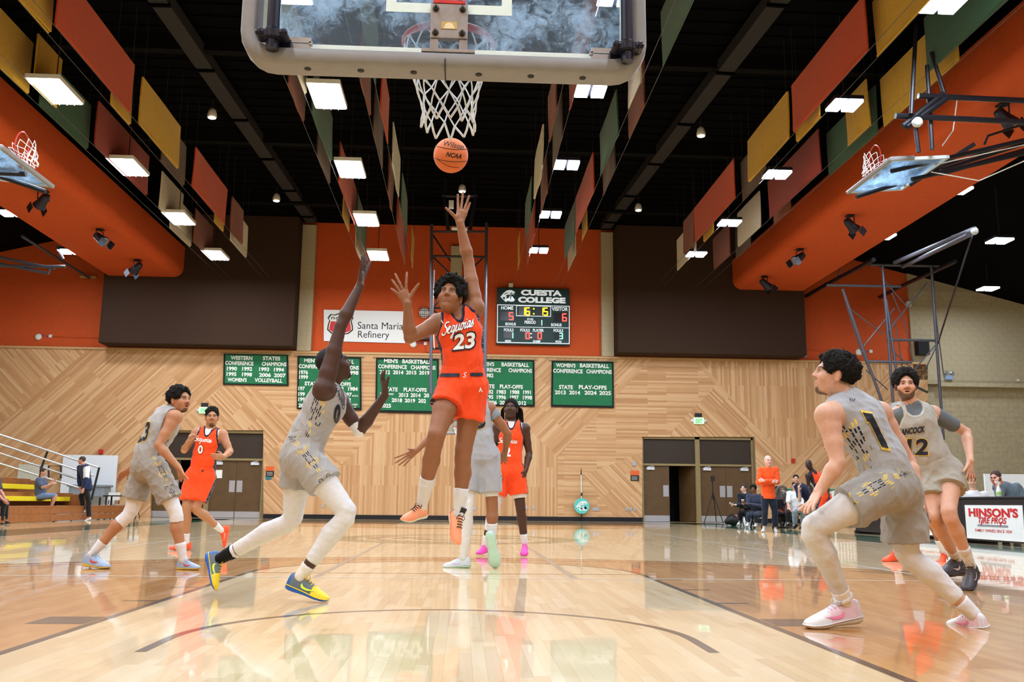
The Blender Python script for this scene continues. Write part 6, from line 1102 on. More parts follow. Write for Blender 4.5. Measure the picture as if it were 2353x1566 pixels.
# ---------------------------------------------------------------- shoes (loft along the foot)
def make_shoe(parent, heel, toe, U, cols, style='low', laces=(235, 235, 235), swoosh=None):
    """heel and toe: end points under the sole, U: up out of the shoe; cols = (sole, upper, toe, collar)"""
    O = np.asarray(heel, float); F = np.asarray(toe, float) - O; L = np.linalg.norm(F); F = F / L; U = nrm(np.asarray(U) - F * (np.asarray(U) @ F)); W = np.cross(F, U); k = L / .31
    P = lambda x, w, z: O + (F * x + W * w + U * z) * k
    t = thing_child('shoe', parent)
    xs = np.array([0, .008, .03, .07, .11, .15, .19, .23, .265, .29, .304, .31]); hw = np.array([.012, .026, .036, .038, .036, .037, .044, .049, .047, .038, .022, .006]); st = np.array([.040, .040, .040, .037, .034, .031, .028, .026, .026, .027, .029, .03]); sb = np.array([.014, .006, .0, .0, .002, .002, .0, .0, .002, .007, .014, .020])
    n = 10; vs = []; fs = []
    for x, w_, z1, z0 in zip(xs, hw, st, sb):
        for j in range(n):
            a = 2 * math.pi * j / n; ca, sa_ = math.cos(a), math.sin(a); vs.append(P(x, w_ * math.copysign(abs(ca) ** .5, ca) * (1.0 if sa_ > -.2 else .93), (z0 + z1) / 2 + (z1 - z0) / 2 * math.copysign(abs(sa_) ** .5, sa_)))
    m = len(xs)
    for i in range(m - 1):
        for j in range(n): fs.append((i * n + j, i * n + (j + 1) % n, (i + 1) * n + (j + 1) % n, (i + 1) * n + j))
    fs += [tuple(range(n))[::-1], tuple((m - 1) * n + j for j in range(n))]
    MB().add(vs, fs).build('sole', cols[0], t, smooth=True)
    hi = style == 'high'
    ml_ = MB(); q_ = list(zip(xs, hw, st)); ml_.tube([P(x, w_ * 1.0 + .001, z - .006) for x, w_, z in q_] + [P(x, -w_ * 1.0 - .001, z - .006) for x, w_, z in q_[::-1]], .0035 * k, 5, closed=True); ml_.build('midsole_line', cols[2], t, smooth=True, fix=False)
    top = np.array([.085, .108, .115, .112, .108, .098, .083, .068, .057, .048, .040, .034]) + (np.array([.02, .028, .03, .03, .024, .01, .002, 0, 0, 0, 0, 0]) if hi else 0)
    uw = hw * .93; vs = []; fs = []; q = 9
    for i, (x, w_, zt, zb) in enumerate(zip(xs, uw, top, st)):
        for j in range(q):
            a = math.pi * j / (q - 1); ca, sa_ = math.cos(a), math.sin(a); pw = .75 if x < .12 else .9; ww = w_ * (1 - .22 * (sa_ ** 2) * (1 if x < .14 else .4)); vs.append(P(x + (.006 if x < .02 else 0) * sa_, ww * math.copysign(abs(ca) ** pw, ca), zb - .006 + (zt - zb + .006) * sa_ ** .8))
    for i in range(m - 1):
        for j in range(q - 1): fs.append((i * q + j, i * q + j + 1, (i + 1) * q + j + 1, (i + 1) * q + j))
    fs.append(tuple(range(q))); fs.append(tuple((m - 1) * q + j for j in range(q))[::-1])
    b = MB()
    b.add(vs, fs); b.m = [1 if (k_ // (q - 1)) >= 6 and k_ < (m - 1) * (q - 1) else (2 if (k_ // (q - 1)) < 2 else 0) for k_ in range(len(fs))]; b.build('upper', [cols[1], cols[2], cols[3] if len(cols) > 3 else cols[1]], t, smooth=True)
    tg = MB(); tg.add([P(.105, -.022, .10), P(.105, .022, .10), P(.07, .024, .145 + (.03 if hi else 0)), P(.07, -.024, .145 + (.03 if hi else 0)), P(.115, -.022, .103), P(.115, .022, .103), P(.082, .024, .148 + (.03 if hi else 0)), P(.082, -.024, .148 + (.03 if hi else 0))], [(0, 1, 2, 3), (7, 6, 5, 4), (0, 4, 5, 1), (1, 5, 6, 2), (2, 6, 7, 3), (3, 7, 4, 0)]); tg.build('tongue', cols[3] if len(cols) > 3 else cols[1], t)
    lc = MB(); ml = mat('lace_%d_%d_%d' % laces, laces, rough=.8, noise=.03)
    for i in range(5):
        x = .112 + i * .02; z = .112 - i * .0085 + (.012 if hi else 0); lc.tube([P(x, -.024, z - .008), P(x + .004, 0, z + .004), P(x, .024, z - .008)], .0035 * k, 5)
    for sg in (-1, 1): lc.tube([P(.108, 0, .122), P(.112, sg * .02, .135), P(.125, sg * .034, .118), P(.135, sg * .03, .10)], .0028 * k, 5)
    lc.build('laces', ml, t, smooth=True, fix=False)
    if swoosh is not None:
        sh = spline2d([(.225, .055), (.165, .040), (.125, .043), (.11, .058), (.115, .074)], 5); sh2 = spline2d([(.225, .055), (.165, .052), (.135, .055), (.122, .063), (.115, .074)], 5); b = MB()
        for sg in (-1, 1):
            def pw(x, z): i = min(max(np.interp(x, xs, uw), 0), 1); zt = np.interp(x, xs, top); zb = np.interp(x, xs, st); sa_ = min(max((z - zb + .006) / (zt - zb + .006), 0.02), .98) ** (1 / .8); return sg * (i * (1 - .22 * sa_ ** 2 * (1 if x < .14 else .4)) * math.sqrt(1 - sa_ ** 2) ** .8 + .003)
            vs = [P(x, pw(x, z), z) for x, z in sh] + [P(x, pw(x, z), z) for x, z in sh2]; kk = len(sh); b.add(vs, [(i, i + 1, i + 1 + kk, i + kk) for i in range(kk - 1)])
        b.build('side_stripe', swoosh, t, fix=False)
    return t
def thing_child(name, parent):
    o = bpy.data.objects.new(name, None); o.empty_display_size = .05; link(o, parent, WL[parent.name]); return o
# ---------------------------------------------------------------- decals: lettering glued to cloth along the surface
def bvh_of(o):
    me = o.data; n = len(me.vertices); co = np.empty(n * 3, np.float32); me.vertices.foreach_get('co', co); co = co.reshape(-1, 3) + WL[o.name]
    return BVHTree.FromPolygons([tuple(x) for x in co.tolist()], [tuple(p.vertices) for p in me.polygons])
def decal(name, parent, tree, v, f, c, ux, vy, m, off=.004):
    """v: flat shape; c, ux, vy: centre and axes of the print in photo pixels, carried to where it lies on the cloth"""
    v = v[:, :1] * np.array(ux, float) + v[:, 1:2] * np.array(vy, float); v, f = subdiv2d(v, f, 5.); pts = []; ok = []
    for x, y in v:
        u_, w_ = c[0] + x, c[1] + y; d = Vector(ray(u_, w_)).normalized(); hit = tree.ray_cast(Vector(CAM), d)
        if hit[0] is None: pts.append((0, 0, 0)); ok.append(False)
        else:
            n = hit[1]; n = n if n.dot(d) < 0 else -n; pts.append(tuple(hit[0] + n * off - d * off * .5)); ok.append(True)
    P_ = np.array(pts); f = [q for q in f if all(ok[i] for i in q) and max(np.linalg.norm(P_[q[i]] - P_[q[i - 1]]) for i in range(len(q))) < .09]
    if not f: return
    us = sorted({i for q in f for i in q}); mp = {j: i for i, j in enumerate(us)}
    return MB().add(P_[us], [[mp[i] for i in q] for q in f]).build(name, m, parent, fix=False)
def unit_text(s, bold, shear=0., spacing=1.): return fit_text(s, 1., 1., bold, shear, spacing)
def script_word(w):
    ST = [[(.55, .95), (.35, 1.02), (.15, .9), (.2, .7), (.42, .52), (.48, .28), (.3, .05), (.05, .08), (-.05, .25)], [(.5, .25), (.75, .4), (.82, .55), (.7, .6), (.6, .4), (.68, .12), (.9, .1), (1.02, .25)], [(1.3, .55), (1.12, .58), (1.05, .3), (1.15, .08), (1.3, .2), (1.35, .58)], [(1.35, .55), (1.33, -.1), (1.25, -.4), (1.15, -.3), (1.35, -.02), (1.5, .2)], [(1.5, .2), (1.56, .58), (1.56, .2), (1.66, .06), (1.8, .2), (1.86, .58), (1.86, .2), (1.95, .08), (2.02, .2)], [(2.3, .55), (2.15, .58), (2.08, .3), (2.18, .06), (2.35, .2), (2.35, .45), (2.25, .56), (2.5, .5)], [(2.52, .5), (2.56, .58), (2.56, .2), (2.64, .08), (2.75, .2)], [(2.6, .74), (2.63, .8)], [(3.05, .55), (2.88, .58), (2.82, .3), (2.92, .06), (3.05, .2), (3.1, .58), (3.1, .2), (3.18, .08), (3.25, .15)], [(3.25, .15), (3.42, .62), (3.38, .42), (3.5, .3), (3.45, .08), (3.28, .08)]]
    V_ = []; F_ = []; n = 0
    for s in ST:
        v, f = stroke2d(spline2d(s, 5), w); v = v + V(.22, 0) * v[:, 1:2]; V_.append(v); F_ += [tuple(i + n for i in q) for q in f]; n += len(v)
    v = np.concatenate(V_); lo, hi = V(-.05, -.4), V(3.75, 1.05); return (v - (lo + hi) / 2) / (hi - lo), F_
# ---------------------------------------------------------------- person
def person(label, Y, J, look, skin, s=1., h=.011, hair='short', hair_col=None, beard=None, roll=0., top=None, shorts=None, pants=None, legwear=(), armwear=(), shoes=None, hands=None, muscle=1., group=None, feet=True, head_s=1., neck_s=1., lips=None, body_col=None, jaw=1., mouth=0., seed=1, undershirt=None):
    j = {}
    for k, p in J.items():
        if k in ('uR', 'uL', 'hip'): j[k] = np.asarray(p, float); continue
        j[k] = aY(p[0], p[1], Y + (p[2] if len(p) > 2 else 0)) if not isinstance(p, np.ndarray) else p
    base = j['pelvis'].copy(); base[2] = 0
    T = thing('person', label, 'person', base, group); hh = min(h, .0042 if h < .013 else .009)
    pel, wai, che, nek, hed = j['pelvis'], j['waist'], j['chest'], j['neck'], j['head']
    ss = nrm(j['sL'] - j['sR']); up0 = nrm(nek - pel)
    if 'hR' not in j:
        hs = ss.copy() if 'hip' not in J else nrm(j['hip']); hs = nrm(hs - up0 * (hs @ up0)); j['hR'] = pel - hs * .088 * s - up0 * .03 * s; j['hL'] = pel + hs * .088 * s - up0 * .03 * s
    hs = nrm(j['hL'] - j['hR']); ms = nrm(ss + hs); fr = nrm(np.cross(ms, up0)); m_ = muscle
    # feet first: the ankle sits in the shoe
    ft = {}
    for q in 'RL':
        if feet and 'e' + q not in J: pass
        if feet and 'o' + q in j:
            heel, toe = j['o' + q], j['t' + q]; Fv = toe - heel; L = np.linalg.norm(Fv); Fv /= L; U = np.asarray(J_up(J, q)) if ('u' + q) in J else EZ; U = nrm(U - Fv * (U @ Fv)); k = L / .31; j['a' + q] = heel + Fv * .078 * k + U * .105 * k; ft[q] = (heel, toe, U)
    S = SDF(h)
    S.tube(pel - up0 * .03 * s, wai, hs, ms, (.142 * s, .105 * s), (.122 * s * m_, .092 * s * m_), .04); S.tube(wai, che, ms, ss, (.122 * s * m_, .092 * s * m_), (.150 * s * m_, .108 * s * m_), .04); S.tube(che, che + (nek - che) * .72, ss, ss, (.150 * s * m_, .105 * s * m_), (.105 * s, .075 * s), .05)
    RA = {}; RLg = {}
    for q in 'RL':
        sh, el, wr = j['s' + q], j['e' + q], j['w' + q]; S.cone(nek - up0 * .035 * s, sh, .052 * s, .060 * s * m_, .05); S.cone(che + (nek - che) * .3, sh, .08 * s, .06 * s * m_, .05)
        pa = [sh, sh + (el - sh) * .25, sh + (el - sh) * .6, el, el + (wr - el) * .28, wr]; ra = np.array([.059, .056, .048, .0375, .0435, .0265]) * s * m_; RA[q] = (pa, ra); S.chain(pa, ra, .015)
        hp, kn, an = j['h' + q], j['k' + q], j['a' + q]; back = nrm(np.cross(kn - hp, an - kn)) if np.linalg.norm(np.cross(kn - hp, an - kn)) > 1e-5 else hs
        cb = nrm(nrm(kn - hp) - nrm(kn - an) * 0 - nrm(an - kn)); cb = cb if np.linalg.norm(nrm(kn - hp) - nrm(an - kn)) > .15 else fr
        pl = [hp, hp + (kn - hp) * .45, kn - (kn - hp) * .06, kn + (an - kn) * .08, kn + (an - kn) * .32 - cb * .014 * s, kn + (an - kn) * .68 - cb * .004 * s, an]; rl = np.array([.092, .080, .057, .054, .058, .042, .034]) * s * (m_ * .5 + .5); RLg[q] = (pl, rl); S.chain(pl, rl, .02)
        if not (shoes and q in ft): S.cone(an, an + fr * .12 - V(0, 0, .05), .034 * s, .03 * s, .01)
    S.cone(nek - up0 * .05 * s, hed - (hed - nek) * .15, .066 * s * neck_s, .056 * s * neck_s, .03)
    v, f = S.mesh(); cols = [np.tile(L3(skin), (len(v), 1))]; Vs = [v]; Fs = [f]
    if undershirt:
        d = v - nek; a = d @ up0; lat = np.abs(d @ ss); mk = (a < .012 - .0 * lat) & (lat < (.2 if armwear else .125) * s) & (a > -.4); cols[0][mk] = L3(undershirt)
    if body_col: cols[0][:] = L3(body_col)
    hs_ = SDF(hh)
    for q in 'RL':
        hd = (hands or {}).get(q)
        if hd == 'none': continue
        el, wr = j['e' + q], j['w' + q]
        hs_.cone(wr + (el - wr) * .12, wr, .030 * s * m_, .028 * s * m_, .01)
        if hd is None: add_hand(hs_, wr, el, s, side=(fr if True else 0) * 1.0 + up0 * .1, palm=(-hs if q == 'L' else hs), curl=.55)
        elif 'tips' in hd: add_hand(hs_, wr, el, s, tips=[aY(p[0], p[1], Y + (p[2] if len(p) > 2 else hd.get('dy', 0))) for p in hd['tips']], palm=hd.get('palm'))
        else: add_hand(hs_, wr, el, s, D=hd.get('D'), side=hd['side'], palm=hd.get('palm'), curl=hd.get('curl', .5))
    if hs_.P:
        v, f = hs_.mesh(); n = sum(map(len, Vs)); Vs.append(v); Fs.append(f + n); pal = np.tile(L3(skin), (len(v), 1)); cols.append(pal)
    v, f, c, Q = make_head(hed, look, s * head_s, hh, skin, beard, roll, lips, nek - up0 * .02, hair_col or (20, 15, 12), jaw=jaw, mouth_open=mouth, bald_paint=hair != 'bald'); n = sum(map(len, Vs)); Vs.append(v); Fs.append(f + n); cols.append(c)
    grid_obj('body', np.concatenate(Vs), np.concatenate(Fs), M_SKIN, T, np.concatenate(cols))
    ho = make_hair(hair, hed, look, s * head_s, max(hh, .005), T, roll, hair_col, seed)
    out = {'T': T, 'Q': Q, 'j': j}
    hc = max(h * .85, .008)
    # ---- legwear and armwear: snug tubes
    def along(pts, rs, t0, t1, add):
        d = [0]; 
        for i in range(len(pts) - 1): d.append(d[-1] + np.linalg.norm(pts[i + 1] - pts[i]))
        d = np.array(d) / d[-1]; ts = [t0] + [x for x in d if t0 < x < t1] + [t1]; return [np.array([np.interp(t, d, [p[a] for p in pts]) for a in range(3)]) for t in ts], [float(np.interp(t, d, rs)) + add for t in ts]
    for nm, part, q, t0, t1, col, add in [(a[0], 'leg', *a[1:]) for a in legwear] + [(a[0], 'arm', *a[1:]) for a in armwear]:
        pts, rs = along(*(RLg if part == 'leg' else RA)[q], t0, t1, add)
        if part == 'leg' and t1 >= 1 and q in ft: rs[-1] = min(rs[-1], .037 * s); pts.append(pts[-1] - ft[q][2] * .035 * s + nrm(ft[q][1] - ft[q][0]) * .012); rs.append(.024 * s)
        G = SDF(min(hc, .009)); k = len(pts)
        for i in range(k - 1): G.cone(pts[i], pts[i + 1], rs[i], rs[i + 1], .01 if k > 2 else 0, 'u', (i == 0, i == k - 2))
        v, f = G.mesh(); v = folds(v, f, nrm(np.cross(pts[-1] - pts[0], EX)), .003, .035, seed + 2, .9); grid_obj(nm, v, f, M_KNIT, T, np.tile(L3(col), (len(v), 1)))
    # ---- top
    if top:
        G = SDF(hc); ad = top.get('fit', .016) * s; bot = pel - up0 * top.get('drop', .02) * s
        G.tube(bot, wai, hs, ms, (.148 * s + ad, .108 * s + ad), (.128 * s * m_ + ad * 1.2, .096 * s * m_ + ad * 1.2), .04); G.tube(wai, che, ms, ss, (.128 * s * m_ + ad * 1.2, .096 * s * m_ + ad * 1.2), (.150 * s * m_ + ad, .108 * s * m_ + ad), .04); G.tube(che, che + (nek - che) * .72, ss, ss, (.150 * s * m_ + ad * .8, .105 * s * m_ + ad), (.105 * s + ad, .075 * s + ad), .05)
        sl = top.get('sleeve', 0)
        for q in 'RL':
            sh, el = j['s' + q], j['e' + q]
            G.cone(nek - up0 * .035 * s, nek - up0 * .03 * s + (sh - nek) * (.7 if not sl else 1.), .052 * s + ad * .6, (.054 * s if not sl else .060 * s * m_) + ad * .6, .05); G.cone(che + (nek - che) * .3, che + (nek - che) * .3 + (sh - che) * (.55 if not sl else 1), .08 * s + ad * .7, .062 * s * m_ + ad * .7, .05)
            if sl:
                pts, rs = along(*RA[q], 0, min(sl, 1), ad * top.get('sfit', .8)); k = len(pts)
                for i in range(k - 1): G.cone(pts[i], pts[i + 1], rs[i], rs[i + 1], .012, 'u', (0, i == k - 2))
        if top.get('hem') is not None:
            hp_ = pel - up0 * top['hem'] * s; G.tube(bot, hp_, hs, hs, (.150 * s + ad, .110 * s + ad), (.156 * s + ad, .116 * s + ad), .03); G.plane(hp_, -up0, hp_ - up0 * .15, .24)
        if not sl:
            for q in 'RL':
                sh, el = j['s' + q], j['e' + q]; ax = nrm(el - sh); outv = nrm(sh - nek); G.cone(sh - outv * .012 * s + ax * .0, sh + ax * .16 * s, .078 * s * m_, .075 * s * m_, .008, 's'); G.ell(sh + outv * .05 * s, np.eye(3), (.075 * s,) * 3, .008, 's')
        cr = top.get('neckr', .066) * s; G.cone(nek - up0 * .02 * s, hed, cr, cr * .9, .006, 's')
        if top.get('neck', 'v') == 'v': G.cone(nek + fr * .03 * s, nek + fr * .12 * s - up0 * .07 * s, cr * .95, .012 * s, .006, 's')
        elif top.get('neck') == 'scoop': G.ell(nek + fr * .07 * s - up0 * .02 * s, np.stack([ss, fr, up0], 1), (.072 * s, .095 * s, .08 * s), .006, 's')
        v, f = G.mesh(); v = relax(v, f, 1, .4); v = folds(v, f, nrm(up0 + ms * .5), .009 * s, .075, seed, .7); col = np.tile(L3(top['col']), (len(v), 1)); d = v - pel; al = d @ up0; lat = d @ ms; dp = d @ fr
        tm = np.zeros(len(v))
        if top.get('trim'):
            tw = top.get('trimw', .017) * s; tm = cr + tw - np.linalg.norm((v - nek) - np.outer(np.clip((v - nek) @ nrm(hed - nek), 0, .3), nrm(hed - nek)), axis=1)
            if top.get('neck', 'v') == 'v':
                a0 = nek + fr * .03 * s; b0 = nek + fr * .12 * s - up0 * .07 * s; ba = b0 - a0; t = np.clip((v - a0) @ ba / (ba @ ba), 0, 1); tm = np.maximum(tm, (cr * .95 + (.012 * s - cr * .95) * t) + tw - np.linalg.norm(v - a0 - t[:, None] * ba, axis=1))
            elif top.get('neck') == 'scoop':
                e = v - (nek + fr * .07 * s - up0 * .02 * s); k0 = np.sqrt((e @ ss / (.072 * s + tw)) ** 2 + (e @ fr / (.095 * s + tw)) ** 2 + (e @ up0 / (.08 * s + tw)) ** 2); tm = np.maximum(tm, (1 - k0) * .08)
            if not sl:
                for q in 'RL':
                    sh, el = j['s' + q], j['e' + q]; ax = nrm(el - sh); outv = nrm(sh - nek); a0 = sh - outv * .012 * s; t = np.clip((v - a0) @ ax / (.16 * s), 0, 1); tm = np.maximum(tm, .078 * s * m_ + tw - np.linalg.norm(v - a0 - np.outer(t * .16 * s, ax), axis=1)); tm = np.maximum(tm, .075 * s + tw - np.linalg.norm(v - sh - outv * .05 * s, axis=1))
        if top.get('paint'): top['paint'](v, col, j, s, up0, ss, fr)
        ang = np.arctan2(dp, np.abs(lat)); attrs = {'sa': ang * .14 * s + (0 if top.get('stripe', True) else 9), 'sl': al, 'tm': tm}
        out['top'] = grid_obj(top.get('name', 'jersey'), v, f, top.get('mat', M_CLOTH), T, col, attrs); out['top_tree'] = None
    # ---- shorts / trousers
    lw = shorts or pants
    if lw:
        G = SDF(hc); ad = lw.get('fit', .022) * s; wz = wai + (pel - wai) * lw.get('rise', .45)
        G.tube(wz, pel - up0 * .02 * s, ms, hs, (.138 * s * (m_ * .5 + .5) + ad, .102 * s * (m_ * .5 + .5) + ad), (.150 * s + ad, .112 * s + ad), .04)
        legs = {}
        for q in 'RL':
            hp, kn, an = j['h' + q], j['k' + q], j['a' + q]
            if shorts:
                hm = lw.get('hem' + q, .75); e = hp + (kn - hp) * hm; r1 = (.080 + lw.get('flare', .03)) * s; G.cone(hp, e, .098 * s + ad * .6, r1, .05, 'u', (0, 1)); legs[q] = (hp, e)
                dr = lw.get('drape' + q)
                if dr is not None: e2 = e + np.asarray(dr) * s; G.cone(hp, e2, .09 * s, r1 * .8, .05, 'u', (0, 1))
            else:
                pts, rs = along(*RLg[q], 0, lw.get('to', .97), ad * .8); k = len(pts); rs = [max(r, lw.get('cuff', .05) * s) for r in rs]
                for i in range(k - 1): G.cone(pts[i], pts[i + 1], rs[i], rs[i + 1], .02, 'u', (0, i == k - 2))
                legs[q] = (hp, an)
        v, f = G.mesh(); v = relax(v, f, 1, .4); v = folds(v, f, up0, min(.013, .5 * lw.get('fit', .022)) * s, .085, seed + 1, .8); col = np.tile(L3(lw['col']), (len(v), 1))
        dR = np.linalg.norm(np.cross(v - legs['R'][0], nrm(legs['R'][1] - legs['R'][0])), axis=1); dL = np.linalg.norm(np.cross(v - legs['L'][0], nrm(legs['L'][1] - legs['L'][0])), axis=1); isR = dR < dL
        sa = np.full(len(v), 9.); sl_ = np.zeros(len(v))
        for q, mk, o_ in (('R', isR, -hs), ('L', ~isR, hs)):
            a0, b0 = legs[q]; ax = nrm(b0 - a0); w_ = v[mk] - a0; t = w_ @ ax; w_ = w_ - np.outer(t, ax); ou = nrm(o_ - ax * (o_ @ ax)); frq = np.cross(ou, ax); sa[mk] = np.abs(np.arctan2(w_ @ frq, w_ @ ou)) * .11 * s; sl_[mk] = t
        if lw.get('band'): a_ = (v - wz) @ up0; col[(a_ > -.012 * s)] = L3(lw['band'])
        if not lw.get('stripe', True): sa[:] = 9
        if lw.get('paint'): lw['paint'](v, col, j, s, up0, ss, fr)
        out['low'] = grid_obj('shorts' if shorts else 'trousers', v, f, lw.get('mat', M_CLOTH), T, col, {'sa': sa, 'sl': sl_})
    # ---- shoes
    if shoes:
        for q, (heel, toe, U) in ft.items(): make_shoe(T, heel, toe, U, shoes['cols'], shoes.get('style', 'low'), shoes.get('laces', (235, 235, 235)), shoes.get('swoosh'))
    return out
def J_up(J, q): return J['u' + q]
def cmat(rgb, rough=.5): return mat('shoe_%d_%d_%d' % rgb, rgb, rough=rough, noise=.06, nscale=40)
# ================================================================= PLAYERS
GREY = (164, 162, 162); NAVY = (22, 26, 48); ORG = (240, 74, 24); WHT = (216, 216, 220); M_NAVY = mat('print_navy', (20, 24, 44), rough=.6); M_YELP = mat('print_yellow', (226, 196, 84), rough=.6); M_WHTP = mat('print_white', (238, 238, 238), rough=.6, noise=.02)
SK_TAN = (176, 124, 92); SK_BRN = (146, 96, 66); SK_DK = (74, 48, 38); SK_LT = (206, 158, 134)
# ---- the shooter
o = person('leaping shooter in orange jersey 23 with one arm stretched to the ball', 3.75, dict(head=(1034, 682, -.06), neck=(1050, 718), chest=(1057, 764), waist=(1064, 826), pelvis=(1063, 880), sR=(1006, 742, .02), eR=(941, 776, -.12), wR=(936, 697, -.2), sL=(1091, 706, .02), eL=(1077, 602, .05), wL=(1057, 512, .0),
    hR=(1036, 892, -.02), kR=(1001, 1006, -.22), hL=(1088, 892, .02), kL=(1064, 1042, -.02), oR=(979, 1188, .12), tR=(924, 1200, -.1), oL=(1036, 1180, .12), tL=(1046, 1254, -.06), uL=(.5, -.75, .2), uR=(.1, -.25, 1)),
    (-.16, -1, .24), SK_BRN, s=1.04, h=.0095, hair='wild', beard='', roll=.08, head_s=1.04, neck_s=.86, jaw=.9,
    top=dict(col=ORG, trim=NAVY, mat=M_UORG, fit=.014, neck='v', drop=.0), shorts=dict(col=ORG, mat=M_UORG, hemR=.36, hemL=.50, flare=.035, fit=.016, rise=.5),
    legwear=[('sock', 'R', .76, 1., WHT, .007), ('sock', 'L', .80, 1., WHT, .007)], shoes=dict(cols=(cmat((206, 226, 206)), cmat((250, 168, 128)), cmat((252, 158, 116)), cmat((24, 20, 22))), style='high', laces=(20, 18, 18)),
    hands=dict(R=dict(tips=[(962, 652, -.22), (935, 626, -.2), (908, 629, -.2), (901, 643, -.2), (899, 663, -.2)]), L=dict(tips=[(1025, 478, -.05), (1052, 447, 0), (1064, 441, 0), (1078, 450, 0), (1080, 466, 0)])), seed=5)
tr = bvh_of(o['top']); T = o['T']
v, f = script_word(.19); decal('script_outline', T, tr, v, f, (1053, 752), (75, -22), (3, -40), M_NAVY, .003); v, f = script_word(.12); decal('script_lettering', T, tr, v, f, (1053, 752), (75, -22), (3, -40), M_WHTP, .005)
v, f = unit_text('23', .06); decal('number_outline', T, tr, v, f, (1067, 783.5), (54, -6), (4, -44), M_NAVY, .004); v, f = unit_text('23', .03); decal('jersey_number', T, tr, v, f, (1067, 783.5), (47, -5.2), (4, -37), M_WHTP, .0065)
trl = bvh_of(o['low']); v, f = unit_text('S', .0, .3); decal('waist_letter', T, trl, v, f, (1068, 861), (9, 0), (0, -13), M_WHTP)
for x0, x1 in ((1011, 1056), (1080, 1109)): v = np.array([(-.5, -.5), (.5, -.5), (.5, .5), (-.5, .5)]); decal('waist_bar', T, trl, v, [(0, 1, 2, 3)], ((x0 + x1) / 2, 861 - (x0 - 1040) * .02), (x1 - x0, 0), (0, -8), M_NAVY)
v, f = stroke2d([(-.4, -.5), (0, .5), (.1, 0), (.4, -.5)], .25); decal('jump_mark', T, trl, v, f, (1104, 895), (8, 0), (0, -10), M_WHTP); decal('jump_mark', T, tr, v, f, (1015, 738), (8, 0), (0, -9), M_WHTP)
# ---- the reaching defender
o = person('defender in grey reaching up with a white arm band and white tights', 3.42, dict(head=(768, 838, .02), neck=(757, 893), chest=(748, 930), waist=(714, 990), pelvis=(694, 1040), sR=(744, 893, -.16), eR=(783, 748, -.14), wR=(827, 656, -.1), sL=(778, 920, .2), eL=(826, 990, .22), wL=(884, 908, .16),
    hR=(702, 1055, -.1), kR=(801, 1180, -.18), hL=(688, 1058, .1), kL=(672, 1196, .18), oR=(655, 1352, -.12), tR=(753, 1386, -.2), oL=(470, 1272, .34), tL=(489, 1358, .26), uL=(.9, .1, .3), uR=(.15, 0, 1)),
    (.86, .25, .34), SK_DK, s=1.04, h=.0098, hair='short', beard='chin', hair_col=(16, 13, 12), lips=(70, 36, 34),
    top=dict(col=GREY, trim=None, mat=M_UGREY, fit=.016, neck='scoop', drop=.0), shorts=dict(col=GREY, mat=M_UGREY, hemR=.47, hemL=.44, flare=.04, fit=.026, rise=.5),
    legwear=[('tights', 'R', .10, .88, WHT, .007), ('tights', 'L', .10, .86, WHT, .007), ('sock', 'R', .91, 1., (226, 222, 218), .008), ('ankle_brace', 'L', .885, 1., (18, 18, 20), .012), ('sock', 'L', .865, .9, WHT, .008)], armwear=[('arm_band', 'L', .34, .47, (232, 232, 234), .003)],
    shoes=dict(cols=(cmat((28, 98, 196)), cmat((96, 108, 118)), cmat((238, 208, 44)), cmat((34, 92, 170))), laces=(232, 196, 40), swoosh=cmat((214, 244, 70))),
    hands=dict(R=dict(tips=[(851, 601, -.02), (842, 590, -.06), (836, 584, -.1), (831, 589, -.14), (829, 598, -.17)]), L=dict(tips=[(893, 866, .1), (884, 851, .12), (879, 853, .16), (877, 862, .19), (879, 874, .22)])), seed=2)
tr = bvh_of(o['top']); T = o['T']
for i, ch in enumerate('HANCO'): v, f = unit_text(ch, .02); decal('lettering', T, tr, v, f, (775.5 + i * 3.2, 898 + i * 9), (6, 2.5), (2, -10), M_NAVY)
v, f = unit_text('0', .05); decal('jersey_number', T, tr, v, f, (774, 950), (14, 3), (6, -44), M_NAVY)
# ---- left grey player 23
o = person('player in grey 23 standing bent at left with white knee sleeves', 6.15, dict(head=(413, 919, -.05), neck=(396, 941), chest=(374, 980), waist=(345, 1036), pelvis=(340, 1066), sR=(402, 958, -.15), eR=(364, 1022, -.24), wR=(410, 1073, -.22), sL=(368, 951, .16), eL=(345, 1040, .28), wL=(296, 1078, .3), hip=(-.4, 1, 0),
    hR=(358, 1078, -.1), kR=(404, 1176, -.1), hL=(330, 1080, .1), kL=(300, 1178, .1), oR=(407, 1308, -.05), tR=(459, 1308, -.15), oL=(190, 1300, .08), tL=(250, 1308, -.08), uL=(.2, 0, 1)),
    (.82, -.48, .06), SK_TAN, s=1.0, h=.011, hair='curly', beard='stache chin', seed=3, head_s=1.05, mouth=.006,
    top=dict(col=GREY, trim=None, mat=M_UGREY, fit=.028, neck='scoop', drop=.02), shorts=dict(col=(150, 145, 139), mat=M_UGREY, hemR=.72, hemL=.68, flare=.04, fit=.03, rise=.5),
    legwear=[('knee_sleeve', 'R', .2, .60, WHT, .008), ('knee_sleeve', 'L', .2, .60, WHT, .008), ('sock', 'R', .83, 1., WHT, .008), ('sock', 'L', .84, 1., WHT, .008)],
    shoes=dict(cols=(cmat((232, 214, 118)), cmat((146, 164, 192)), cmat((150, 168, 194)), cmat((150, 164, 186))), laces=(170, 184, 204), swoosh=cmat((220, 66, 60))),
    hands=dict(R=dict(tips=[(424, 1092, -.28), (432, 1101, -.24), (424, 1106, -.22), (416, 1106, -.2), (411, 1103, -.18)])))
tr = bvh_of(o['top']); T = o['T']
